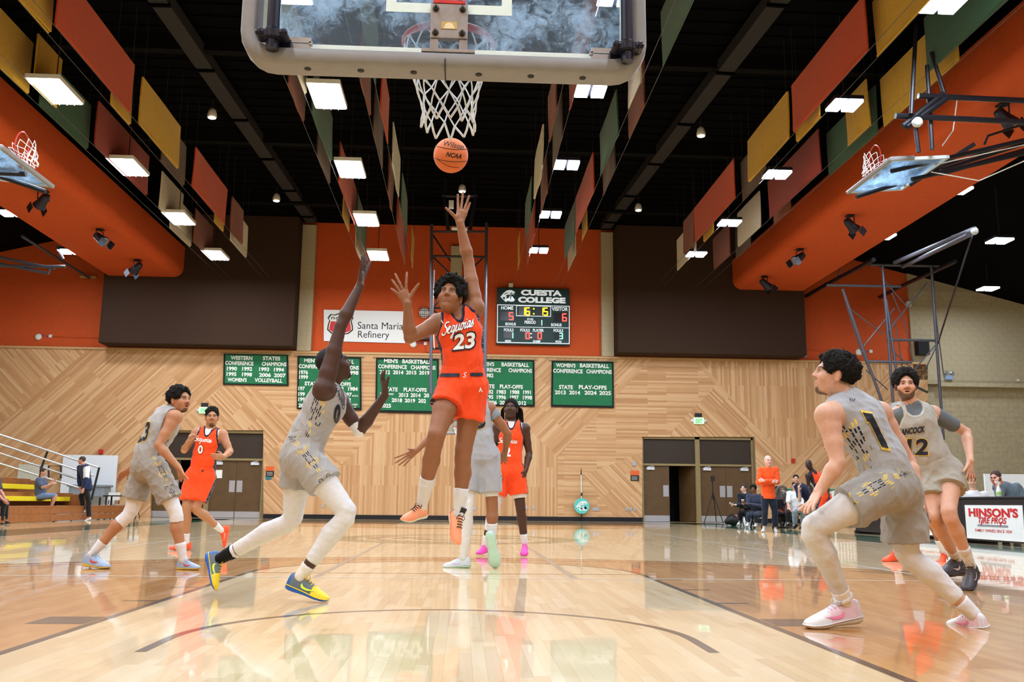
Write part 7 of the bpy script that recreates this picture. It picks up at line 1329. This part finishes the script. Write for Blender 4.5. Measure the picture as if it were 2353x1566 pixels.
v, f = unit_text('23', .05); decal('number_outline', T, tr, v, f, (331, 993), (27, -10), (10, -48), M_YELP, .003); v, f = unit_text('23', .03); decal('jersey_number', T, tr, v, f, (331, 993), (24, -9), (9.5, -44), M_NAVY, .006)
# ---- orange player 0
o = person('player in orange jersey 0 jogging before the left doors', 9.55, dict(head=(487, 958, -.04), neck=(483, 987), chest=(476, 1014), waist=(468, 1062), pelvis=(462, 1092), sR=(452, 995), eR=(423, 1034, -.05), wR=(432, 1016, -.25), sL=(511, 999), eL=(529, 1036, -.05), wL=(514, 1049, -.25),
    kR=(428, 1166, -.12), kL=(448, 1168, -.1), oR=(439, 1262, .05), tR=(388, 1263, -.12), oL=(529, 1208, .25), tL=(519, 1258, .2), uL=(-.9, -.2, .3)),
    (.28, -1, .02), SK_TAN, s=1.04, h=.0125, hair='topcurl', beard='chin stache', seed=4, undershirt=(235, 235, 235),
    top=dict(col=ORG, trim=NAVY, mat=M_UORG, fit=.018, neck='v', drop=.02, trimw=.02), shorts=dict(col=ORG, mat=M_UORG, hemR=.78, hemL=.74, flare=.035, fit=.024, rise=.6),
    legwear=[('sock', 'R', .86, 1., WHT, .008), ('sock', 'L', .86, 1., WHT, .008)], shoes=dict(cols=(cmat((244, 92, 44)), cmat((246, 84, 38)), cmat((246, 84, 38)), cmat((246, 84, 38))), laces=(230, 90, 50), swoosh=cmat((250, 150, 120))),
    hands=dict(R=dict(D=(.3, -.3, .8), side=(.5, -.8, 0), curl=1.2), L=dict(D=(-1, -.1, 0), side=(0, -.2, 1), curl=.5)))
tr = bvh_of(o['top']); T = o['T']; v, f = script_word(.13); decal('script_lettering', T, tr, v, f, (467, 1011), (41, 5), (1, -17), M_WHTP); v, f = unit_text('0', .05); decal('number_outline', T, tr, v, f, (461, 1032), (13, 1), (2, -22), M_NAVY, .004); v, f = unit_text('0', .03); decal('jersey_number', T, tr, v, f, (461, 1032), (11, 1), (2, -20), M_WHTP, .007)
v, f = np.array([(-.5, -.5), (.5, -.5), (.5, .5), (-.5, .5)]), [(0, 1, 2, 3)]; decal('hem_tag', T, tr, v, f, (464, 1082), (11, 1), (0, -6), M_NAVY)
# ---- grey player running away behind the shooter
o = person('player in grey running away half hidden behind the shooter', 6.5, dict(head=(1092, 880, .06), neck=(1092, 915), chest=(1094, 948), waist=(1100, 1004), pelvis=(1104, 1042), sR=(1124, 938), eR=(1167, 996, .05), wR=(1161, 1036, .15), sL=(1060, 938), eL=(1008, 986, .05), wL=(958, 1034, .0),
    kR=(1131, 1165, -.02), kL=(1074, 1160, -.05), oR=(1124, 1222, -.14), tR=(1139, 1306, -.06), oL=(1082, 1304, .02), tL=(1018, 1305, .1), uR=(.1, .95, .3)),
    (-.1, 1, .05), SK_BRN, s=1.0, h=.0115, hair='short', seed=6,
    top=dict(col=(164, 168, 176), mat=M_UGREY, fit=.016, neck='scoop', drop=.02, stripe=False), shorts=dict(col=(158, 159, 164), mat=M_UGREY, hemR=.72, hemL=.72, flare=.035, fit=.022, rise=.5),
    legwear=[('knee_sleeve', 'R', .2, .50, WHT, .009), ('tights', 'L', .2, .8, WHT, .008), ('sock', 'R', .82, 1., WHT, .008), ('sock', 'L', .78, 1., WHT, .008)], armwear=[('shirt_sleeve', 'R', .0, .22, (132, 142, 154), .008), ('shirt_sleeve', 'L', .0, .22, (132, 142, 154), .008)],
    shoes=dict(cols=(cmat((178, 214, 196)), cmat((196, 206, 212)), cmat((200, 206, 210)), cmat((190, 206, 214))), laces=(210, 214, 218), swoosh=cmat((206, 190, 226))),
    hands=dict(L=dict(tips=[(938, 1031, -.05), (906, 1052, 0), (908, 1063, 0), (917, 1068, 0), (928, 1070, 0)]), R=dict(tips=[(1142, 1044, .1), (1145, 1056, .12), (1152, 1064, .14), (1161, 1066, .16), (1167, 1058, .18)])))
tr = bvh_of(o['top']); T = o['T']; v, f = unit_text('5', .06); decal('number_outline', T, tr, v, f, (1103, 964), (28, 1), (2, -46), M_YELP, .003); v, f = unit_text('5', .03); decal('jersey_number', T, tr, v, f, (1103, 964), (25, 1), (2, -42), M_NAVY, .006)
# ---- orange player 2 with dreadlocks
o = person('dreadlocked player in orange jersey 2 with pink shoes', 8.75, dict(head=(1174, 939, -.05), neck=(1174, 970), chest=(1172, 1003), waist=(1169, 1050), pelvis=(1170, 1080), sR=(1144, 982), eR=(1132, 1036, .02), wR=(1140, 1076, -.08), sL=(1205, 984), eL=(1216, 1040, .05), wL=(1208, 1080, -.05),
    kR=(1136, 1165, -.05), kL=(1196, 1164, -.03), oR=(1120, 1268, .12), tR=(1098, 1275, -.14), oL=(1206, 1262, .12), tL=(1204, 1279, -.18)),
    (-.18, -1, .12), SK_DK, s=1.06, h=.0125, hair='dreads', beard='stubble', seed=7, undershirt=(230, 230, 232),
    top=dict(col=ORG, trim=NAVY, mat=M_UORG, fit=.018, neck='v', drop=.02, stripe=False), shorts=dict(col=ORG, mat=M_UORG, hemR=.66, hemL=.64, flare=.035, fit=.022, rise=.6),
    legwear=[('tights', 'R', .2, .80, WHT, .007), ('knee_sleeve', 'L', .2, .36, WHT, .02), ('sock', 'R', .87, 1., WHT, .008), ('sock', 'L', .87, 1., WHT, .008)], shoes=dict(cols=(cmat((196, 60, 160)), cmat((240, 70, 170)), cmat((226, 64, 170)), cmat((250, 90, 180))), laces=(250, 120, 200)),
    hands=dict(L=dict(D=(-.25, -.2, -1), side=(-.6, -.8, .1), curl=1.0)))
tr = bvh_of(o['top']); T = o['T']; v, f = script_word(.13); decal('script_lettering', T, tr, v, f, (1167, 1014), (46, 2), (1, -17), M_WHTP); v, f = unit_text('2', .03); decal('jersey_number', T, tr, v, f, (1167, 1037), (13, 0), (0, -23), M_WHTP, .006)
# ---- right grey player 1 (nearest)
o = person('player in grey jersey 1 crouching at right with his back to the camera', 2.05, dict(head=(1917, 862, .0), neck=(1940, 913), chest=(1972, 968), waist=(2026, 1056), pelvis=(2046, 1110), sL=(1902, 955, -.13), eL=(1926, 1062, -.2), wL=(1882, 1128, -.2), sR=(2022, 950, .17), eR=(2088, 1060, .2), wR=(2112, 1135, .1), hip=(-.45, -1, 0),
    hL=(2020, 1128, -.1), kL=(1862, 1214, -.12), hR=(2072, 1130, .1), kR=(2084, 1276, .12), oL=(1980, 1430, .06), tL=(1850, 1447, -.02), oR=(2272, 1452, -.02), tR=(2180, 1440, .24), uR=(-.25, 0, 1), uL=(.12, 0, 1)),
    (-.93, .18, .22), SK_LT, s=1.0, h=.0085, hair='curly', beard='chin stache', seed=8, head_s=1.02, neck_s=.95, lips=(190, 110, 104),
    top=dict(col=(166, 167, 172), trim=None, mat=M_UGREY, fit=.02, neck='crew', drop=.0, neckr=.062), shorts=dict(col=(152, 148, 143), mat=M_UGREY, hemL=.46, hemR=.80, flare=.045, fit=.03, rise=.45),
    legwear=[('tights', 'L', .12, .93, (208, 206, 206), .008), ('tights', 'R', .12, .86, (214, 213, 216), .008), ('sock', 'L', .91, 1., (236, 234, 232), .013), ('sock', 'R', .885, 1., WHT, .009), ('ankle_strap', 'L', .955, .985, (226, 224, 224), .018)],
    shoes=dict(cols=(cmat((206, 200, 196)), cmat((226, 196, 208)), cmat((222, 222, 226)), cmat((214, 214, 226))), laces=(206, 216, 224), swoosh=cmat((244, 140, 186))),
    hands=dict(L=dict(tips=[(1862, 1146, -.12), (1842, 1172, -.2), (1848, 1178, -.24), (1856, 1178, -.28), (1868, 1172, -.3)]), R=dict(tips=[(2122, 1168, .02), (2136, 1192, .06), (2140, 1200, .1), (2132, 1203, .14), (2122, 1198, .17)])))
tr = bvh_of(o['top']); T = o['T']; ONE = lambda e: (np.array([(-.5 - e, .5 + e), (.3 + e, .5 + e), (.3 + e, -.5 - e), (-.3 - e, -.5 - e), (-.3 - e, .24 - e), (-.5 - e, .24 - e)]) * V(1, 1), [tuple(range(6))]); v, f = ONE(.06); decal('number_outline', T, tr, v, f, (2014, 989), (29, 6), (-39, -80), M_YELP, .003); v, f = ONE(0.); decal('jersey_number', T, tr, v, f, (2014, 989), (27, 5), (-38, -78), M_NAVY, .006)
v, f = stroke2d([(-.5, .2), (-.2, -.4), (0, .3), (.2, -.4), (.5, .3)], .22); decal('collar_emblem', T, tr, v, f, (1958, 918), (12, 2), (0, -8), M_NAVY)
# ---- grey player 12
o = person('player in grey jersey 12 facing the camera at right', 4.55, dict(head=(2081, 884, -.05), neck=(2088, 930), chest=(2104, 972), waist=(2136, 1044), pelvis=(2156, 1084), sR=(2062, 954, .0), eR=(2068, 1010, .15), wR=(2098, 1060, .1), sL=(2143, 950, .05), eL=(2220, 992, .1), wL=(2230, 1058, -.1), hip=(1, -.12, 0),
    kR=(2146, 1190, -.12), kL=(2180, 1180, -.25), oR=(2214, 1322, .5), tR=(2160, 1326, .25), oL=(2244, 1322, .0), tL=(2222, 1362, -.25), uL=(.2, .3, 1)),
    (-.35, -1, -.02), SK_LT, s=1.0, h=.0105, hair='afro', beard='full stache', seed=9, jaw=1.06, mouth=.004,
    top=dict(col=(166, 161, 152), trim=(184, 180, 172), mat=M_UGREY, fit=.02, neck='scoop', drop=.03), shorts=dict(col=(160, 153, 141), mat=M_UGREY, hemR=.47, hemL=.42, flare=.05, fit=.03, rise=.5), undershirt=(96, 102, 108),
    armwear=[('shirt_sleeve', 'L', .0, .33, (100, 106, 114), .012), ('shirt_sleeve', 'R', .0, .33, (100, 106, 114), .012)], legwear=[('sock', 'R', .84, 1., WHT, .008), ('sock', 'L', .82, 1., WHT, .008)],
    shoes=dict(cols=(cmat((44, 38, 40)), cmat((58, 52, 54)), cmat((64, 58, 64)), cmat((50, 44, 46))), laces=(98, 92, 88), swoosh=cmat((190, 176, 172))),
    hands=dict(L=dict(tips=[(2214, 1082, -.18), (2217, 1100, -.14), (2225, 1104, -.12), (2233, 1103, -.1), (2239, 1098, -.08)])))
tr = bvh_of(o['top']); T = o['T']; v, f = unit_text('HANCOCK', .04); decal('lettering', T, tr, v, f, (2094, 989), (62, -8), (1, -15), M_NAVY); v, f = unit_text('12', .06); decal('number_outline', T, tr, v, f, (2109, 1026), (54, 0), (3, -42), M_YELP, .003); v, f = unit_text('12', .035); decal('jersey_number', T, tr, v, f, (2109, 1026), (49, 0), (3, -38), M_NAVY, .006)
# ---- orange player mostly hidden between the two
o = person('player in orange almost hidden between grey 1 and grey 12', 8.1, dict(head=(2094, 950, .05), neck=(2098, 978), chest=(2098, 1008), waist=(2096, 1055), pelvis=(2094, 1085), sR=(2066, 990), eR=(2060, 1040), wR=(2072, 1080, -.1), sL=(2128, 990), eL=(2132, 1040), wL=(2117, 1088, -.2), kR=(2070, 1185, -.1), kL=(2140, 1185, -.1), oR=(2072, 1288, .1), tR=(2030, 1292, -.05), oL=(2172, 1280, .1), tL=(2162, 1298, -.1)),
    (-.2, -1, 0), SK_BRN, s=1.02, h=.014, hair='short', top=dict(col=ORG, trim=NAVY, mat=M_UORG, fit=.018, neck='v', drop=.02), shorts=dict(col=ORG, mat=M_UORG, hemR=.7, hemL=.7, rise=.5), legwear=[('sock', 'R', .84, 1., WHT, .008), ('sock', 'L', .84, 1., WHT, .008)], shoes=dict(cols=(cmat((244, 92, 44)), cmat((246, 84, 38)), cmat((246, 84, 38)), cmat((246, 84, 38))), laces=(230, 90, 50)))
# ================================================================= PEOPLE AT THE SIDES
DKN = (26, 32, 50)
def shoes_of(a, b, c=None): return dict(cols=(cmat(a), cmat(b), cmat(c or b), cmat(b)))
# coach
person('standing coach in an orange pullover with folded arms', 20.0, dict(head=(1765, 1058, -.05), neck=(1765, 1075), chest=(1765, 1094), waist=(1765, 1122), pelvis=(1766, 1140), sR=(1748, 1085), eR=(1742, 1108, -.08), wR=(1776, 1107, -.24), sL=(1783, 1084), eL=(1787, 1107, -.08), wL=(1755, 1104, -.3), kR=(1758, 1178, -.03), kL=(1781, 1178, -.03), oR=(1759, 1216, .1), tR=(1752, 1222, -.14), oL=(1781, 1217, .1), tL=(1784, 1224, -.14)),
    (.05, -1, 0), (222, 176, 160), h=.016, hair='bald', s=1.0, head_s=1.12, muscle=1.0, top=dict(name='pullover', col=(244, 88, 34), sleeve=.97, fit=.028, neck='crew', hem=.06, trim=None, neckr=.06), pants=dict(col=DKN, fit=.014, cuff=.07, rise=.8), shoes=shoes_of((230, 226, 222), (206, 200, 196)), hands=dict(R=dict(D=(1, .2, .1), side=(0, 0, 1), curl=1.3), L=dict(D=(-1, .2, .1), side=(0, 0, 1), curl=1.3)))
# seated row
def seated(label, Y, x, yh, lean, look, skin, hair, top, pants, shoe, hx=None, s=1., hair_col=None, hands_at=None, beard=None, face=-1, knee_dx=-16, foot_y=1208, seed=3, feet_dx=0, hip_y=None, h=.017):
    k = FPX / 1.0 / (Y - CAM[1]) * .985   # px per metre
    hip_y = hip_y or yh + .72 * k; hx = hx if hx is not None else x + lean * k
    hd = hands_at or (hx + knee_dx * .9, hip_y - .05 * k, -.35)
    return person(label, Y, dict(head=(x, yh), neck=(x + (hx - x) * .22, yh + .2 * k), chest=(x + (hx - x) * .45, yh + .36 * k), waist=(x + (hx - x) * .8, yh + .58 * k), pelvis=(hx, hip_y), sR=(x + (hx - x) * .3 - .17 * k, yh + .27 * k), sL=(x + (hx - x) * .3 + .17 * k, yh + .27 * k, .05), eR=(x + (hx - x) * .5 - .22 * k, yh + .52 * k, -.1), eL=(x + (hx - x) * .6 + .2 * k, yh + .54 * k, -.1), wR=(hd[0] - .04 * k, hd[1], hd[2]), wL=(hd[0] + .05 * k, hd[1] + .02 * k, hd[2]),
        kR=(hx + knee_dx - .06 * k, hip_y + .04 * k, -.42), kL=(hx + knee_dx + .16 * k, hip_y + .04 * k, -.42), oR=(hx + knee_dx - .02 * k + feet_dx, foot_y - 2, -.25), tR=(hx + knee_dx - .12 * k + feet_dx, foot_y, -.5), oL=(hx + knee_dx + .2 * k + feet_dx, foot_y - 1, -.25), tL=(hx + knee_dx + .13 * k + feet_dx, foot_y + 1, -.5)),
        look, skin, s=s, h=h, hair=hair, hair_col=hair_col, beard=beard, top=top, pants=pants, shoes=shoe, seed=seed)
blk = dict(name='hoodie', col=(24, 26, 38), sleeve=.97, fit=.03, neck='crew', neckr=.06)
seated('young man with a dark fringe in a black hoodie at the end of the bench', 25.0, 1708, 1121, .22, (-.5, -1, -.1), (222, 188, 176), 'fringe', blk, dict(col=(20, 20, 26), fit=.02, cuff=.06), shoes_of((226, 226, 228), (40, 40, 44), (220, 220, 220)), hair_col=(60, 46, 40), hands_at=(1686, 1158, -.45), foot_y=1206, knee_dx=-20, seed=11)
o = seated('seated man with an afro holding a paper cup', 24.5, 1731, 1123, .12, (-.5, -1, -.15), (120, 82, 66), 'curly', dict(name='hoodie', col=(52, 58, 78), sleeve=.97, fit=.03, neck='crew', neckr=.06), dict(col=(52, 60, 80), fit=.02, cuff=.06), shoes_of((232, 232, 232), (222, 222, 222)), hands_at=(1712, 1156, -.45), foot_y=1209, knee_dx=-16, seed=12)
c = aY(1707, 1150, 24.0); t = thing('paper_cup', 'paper cup held by the seated man with an afro', 'cup', c - V(0, 0, .1)); MB().lathe(c - V(0, 0, .1), EZ, [(.03, 0), (.042, .12)], 12).build('cup_body', mat('cup_tan', (186, 150, 120)), t); MB().lathe(c + V(0, 0, .021), EZ, [(.044, 0), (.044, .015), (.036, .02)], 12).build('cup_lid', M_WHITE, t)
seated('seated player in orange behind the coach', 24.5, 1786, 1126, .1, (.3, -1, -.2), (86, 58, 48), 'short', dict(name='jersey', col=ORG, trim=NAVY, mat=M_UORG, neck='v', fit=.018), dict(col=(24, 24, 30), fit=.02, cuff=.06), shoes_of((40, 40, 44), (30, 30, 34)), foot_y=1209, knee_dx=10, seed=13)
seated('seated person in a white shirt behind the navy polo', 23.7, 1826, 1116, .05, (-.4, -1, -.1), (196, 150, 128), 'short', dict(name='shirt', col=(226, 230, 234), sleeve=.45, fit=.03, neck='crew', neckr=.06), dict(col=(26, 26, 34), fit=.02, cuff=.06), shoes_of((30, 30, 34), (34, 34, 38)), foot_y=1210, knee_dx=-14, seed=14)
person('seated man in a navy polo resting his chin on his hand', 22.2, dict(head=(1829, 1100, -.1), neck=(1839, 1115), chest=(1849, 1127), waist=(1862, 1148), pelvis=(1868, 1166), sR=(1834, 1122, -.12), eR=(1838, 1150, -.35), wR=(1836, 1126, -.4), sL=(1862, 1122, .1), eL=(1862, 1150, -.2), wL=(1840, 1166, -.45), kR=(1826, 1172, -.4), kL=(1846, 1172, -.4), oR=(1830, 1212, -.15), tR=(1820, 1216, -.4), oL=(1848, 1213, -.15), tL=(1838, 1217, -.4)),
    (-.35, -1, -.05), (206, 166, 146), h=.016, hair='short', top=dict(name='polo', col=(24, 34, 62), sleeve=.42, fit=.03, neck='crew', neckr=.06), pants=dict(col=(154, 164, 178), fit=.02, cuff=.065), shoes=shoes_of((230, 230, 230), (30, 30, 34)), seed=15)
person('bald player in an orange tank standing behind the bench', 21.0, dict(head=(1858, 1066, -.05), neck=(1867, 1083), chest=(1876, 1100), waist=(1888, 1126), pelvis=(1894, 1142), sR=(1856, 1092, -.05), eR=(1858, 1116), wR=(1864, 1136, -.1), sL=(1890, 1094, .1), eL=(1902, 1118), wL=(1904, 1140, -.1), kR=(1880, 1178, -.05), kL=(1900, 1178), oR=(1884, 1214, .1), tR=(1874, 1218, -.1), oL=(1902, 1214, .1), tL=(1896, 1219, -.1)),
    (-.7, -.8, -.05), (62, 44, 42), h=.016, hair='bald', beard='chin', top=dict(col=ORG, trim=NAVY, mat=M_UORG, neck='v', fit=.018), shorts=dict(col=ORG, mat=M_UORG, hemR=.7, hemL=.7), shoes=shoes_of((230, 230, 230), (30, 30, 34)), seed=16)
# bench chairs under the seated row
for x, Y, lb in ((1716, 25.1, 'folding chair under the young man with the fringe'), (1739, 24.6, 'folding chair under the man with an afro'), (1790, 24.1, 'folding chair under the seated orange player'), (1832, 23.8, 'folding chair under the person in white'), (1868, 22.3, 'folding chair under the man in the navy polo')):
    p = aY(x, 1170, Y); chair((p[0], Y - .05, 0), .92, M_STEEL, lb, 0.)
# scorer's table
person('young scorer in a white shirt at the table', 16.1, dict(head=(2233, 1106), neck=(2236, 1130), chest=(2240, 1150), waist=(2244, 1180), pelvis=(2246, 1200), sR=(2216, 1143), eR=(2212, 1175, -.1), wR=(2226, 1176, -.25), sL=(2264, 1142, .1), eL=(2272, 1174), wL=(2252, 1174, -.2), kR=(2236, 1204, -.4), kL=(2256, 1204, -.4), aR=(2236, 1250, -.35), aL=(2256, 1250, -.35)), (-.3, -1, -.05), (206, 164, 140), h=.014, hair='short', s=1.0, hair_col=(46, 34, 28), top=dict(name='shirt', col=(226, 228, 234), sleeve=.42, fit=.03, neck='crew', neckr=.06), pants=dict(col=(30, 32, 42), fit=.02, cuff=.06), feet=False, seed=17)
o = person('man with glasses in a grey polo leaning at the table', 14.4, dict(head=(2288, 1097, -.1), neck=(2305, 1116), chest=(2318, 1132), waist=(2330, 1168), pelvis=(2334, 1195), sR=(2296, 1124, -.15), eR=(2298, 1150, -.35), wR=(2292, 1118, -.42), sL=(2340, 1124, .1), eL=(2346, 1156, -.1), wL=(2316, 1156, -.4), kR=(2310, 1204, -.4), kL=(2336, 1204, -.4), aR=(2312, 1255, -.35), aL=(2338, 1255, -.35)), (-.85, -.6, -.15), (206, 150, 132), h=.0125, s=1.12, hair='short', beard='full stache', hair_col=(70, 54, 46), top=dict(name='polo', col=(92, 108, 122), sleeve=.42, fit=.03, neck='crew', neckr=.06), pants=dict(col=(40, 42, 50), fit=.02, cuff=.06), feet=False, seed=18)
Q = o['Q']; g = MB()
for q in (-1, 1): g.tube([Q(q * .032 + .022 * math.cos(a), .1, .0 + .016 * math.sin(a)) for a in np.linspace(0, 6.28, 14, endpoint=False)], .0025, 5, closed=True); g.tube([Q(q * .054, .098, .004), Q(q * .08, .0, .008)], .0025, 5)
g.tube([Q(-.01, .103, .004), Q(.01, .103, .004)], .0025, 5); g.build('glasses', M_NOTB, o['T'], fix=False)
# left: walking man, seated woman, person at the edge
person('man in a navy and white jacket stepping along the bleachers', 26.4, dict(head=(188, 1057, .0), neck=(192, 1070), chest=(195, 1084), waist=(199, 1106), pelvis=(200, 1120), sR=(184, 1078, .12), eR=(182, 1100, .15), wR=(184, 1118, .1), sL=(200, 1077, -.15), eL=(198, 1102, -.2), wL=(192, 1122, -.25), hip=(-.25, -1, 0), kR=(186, 1138, .05), kL=(204, 1152, -.05), oR=(196, 1176, .1), tR=(181, 1179, .08), oL=(210, 1192, -.05), tL=(194, 1197, -.08)),
    (-1, -.1, -.05), (196, 140, 116), h=.018, hair='short', hair_col=(60, 52, 48), top=dict(name='jacket', col=(26, 40, 76), sleeve=.97, fit=.035, neck='crew', hem=.08, neckr=.06, paint=lambda v, col, j, s, up0, ss, fr: col.__setitem__(((v - j['sL']) @ (j['eL'] - j['sL']) < .09) & (np.linalg.norm(v - j['sL'] - np.outer(np.clip((v - j['sL']) @ (j['eL'] - j['sL']) / ((j['eL'] - j['sL']) @ (j['eL'] - j['sL'])), 0, 1), j['eL'] - j['sL']), axis=1) < .11) & (((v - j['chest']) @ -EY) > .02), L3((232, 236, 240)))), pants=dict(col=(24, 24, 28), fit=.01, cuff=.07, rise=.8), shoes=shoes_of((236, 236, 232), (230, 232, 228)), seed=19)
person('woman in a grey blue shirt sitting on the bleachers', 24.6, dict(head=(99, 1084), neck=(96, 1100), chest=(93, 1112), waist=(92, 1128), pelvis=(95, 1138), sR=(98, 1104, .1), eR=(110, 1116, .1), wR=(120, 1108, .1), sL=(88, 1106, -.15), eL=(98, 1120, -.2), wL=(118, 1112, -.2), hip=(-.3, -1, 0), kR=(126, 1138, .1), kL=(128, 1138, -.1), oR=(112, 1164, .1), tR=(126, 1167, .1), oL=(114, 1166, -.1), tL=(128, 1169, -.1)),
    (1, -.15, -.1), (196, 146, 124), h=.018, hair='bun', s=.9, muscle=1.1, hair_col=(52, 40, 36), top=dict(name='shirt', col=(74, 86, 112), sleeve=.4, fit=.035, neck='crew', neckr=.06), pants=dict(col=(106, 130, 166), fit=.02, to=.6), shoes=shoes_of((210, 214, 218), (120, 128, 140)), seed=20)
person('person in dark clothes sitting at the left picture edge', 21.4, dict(head=(-10, 1082), neck=(-14, 1099), chest=(-18, 1114), waist=(-22, 1136), pelvis=(-20, 1150), sR=(-6, 1108, .15), eR=(2, 1128, .1), wR=(12, 1146, .0), sL=(-26, 1108, -.15), eL=(-10, 1130, -.2), wL=(8, 1148, -.2), hip=(-.3, -1, 0), kR=(14, 1153, .1), kL=(8, 1155, -.1), oR=(4, 1200, .1), tR=(24, 1203, .1), oL=(-6, 1203, -.1), tL=(14, 1207, -.1)),
    (1, -.1, 0), (196, 140, 124), h=.018, hair='short', top=dict(name='shirt', col=(66, 66, 74), sleeve=.4, fit=.035, neck='crew', neckr=.06), pants=dict(col=(22, 22, 26), fit=.03, cuff=.075), shoes=shoes_of((20, 20, 22), (26, 26, 30)), seed=21)
bpy.data.scenes.remove(TMPS)
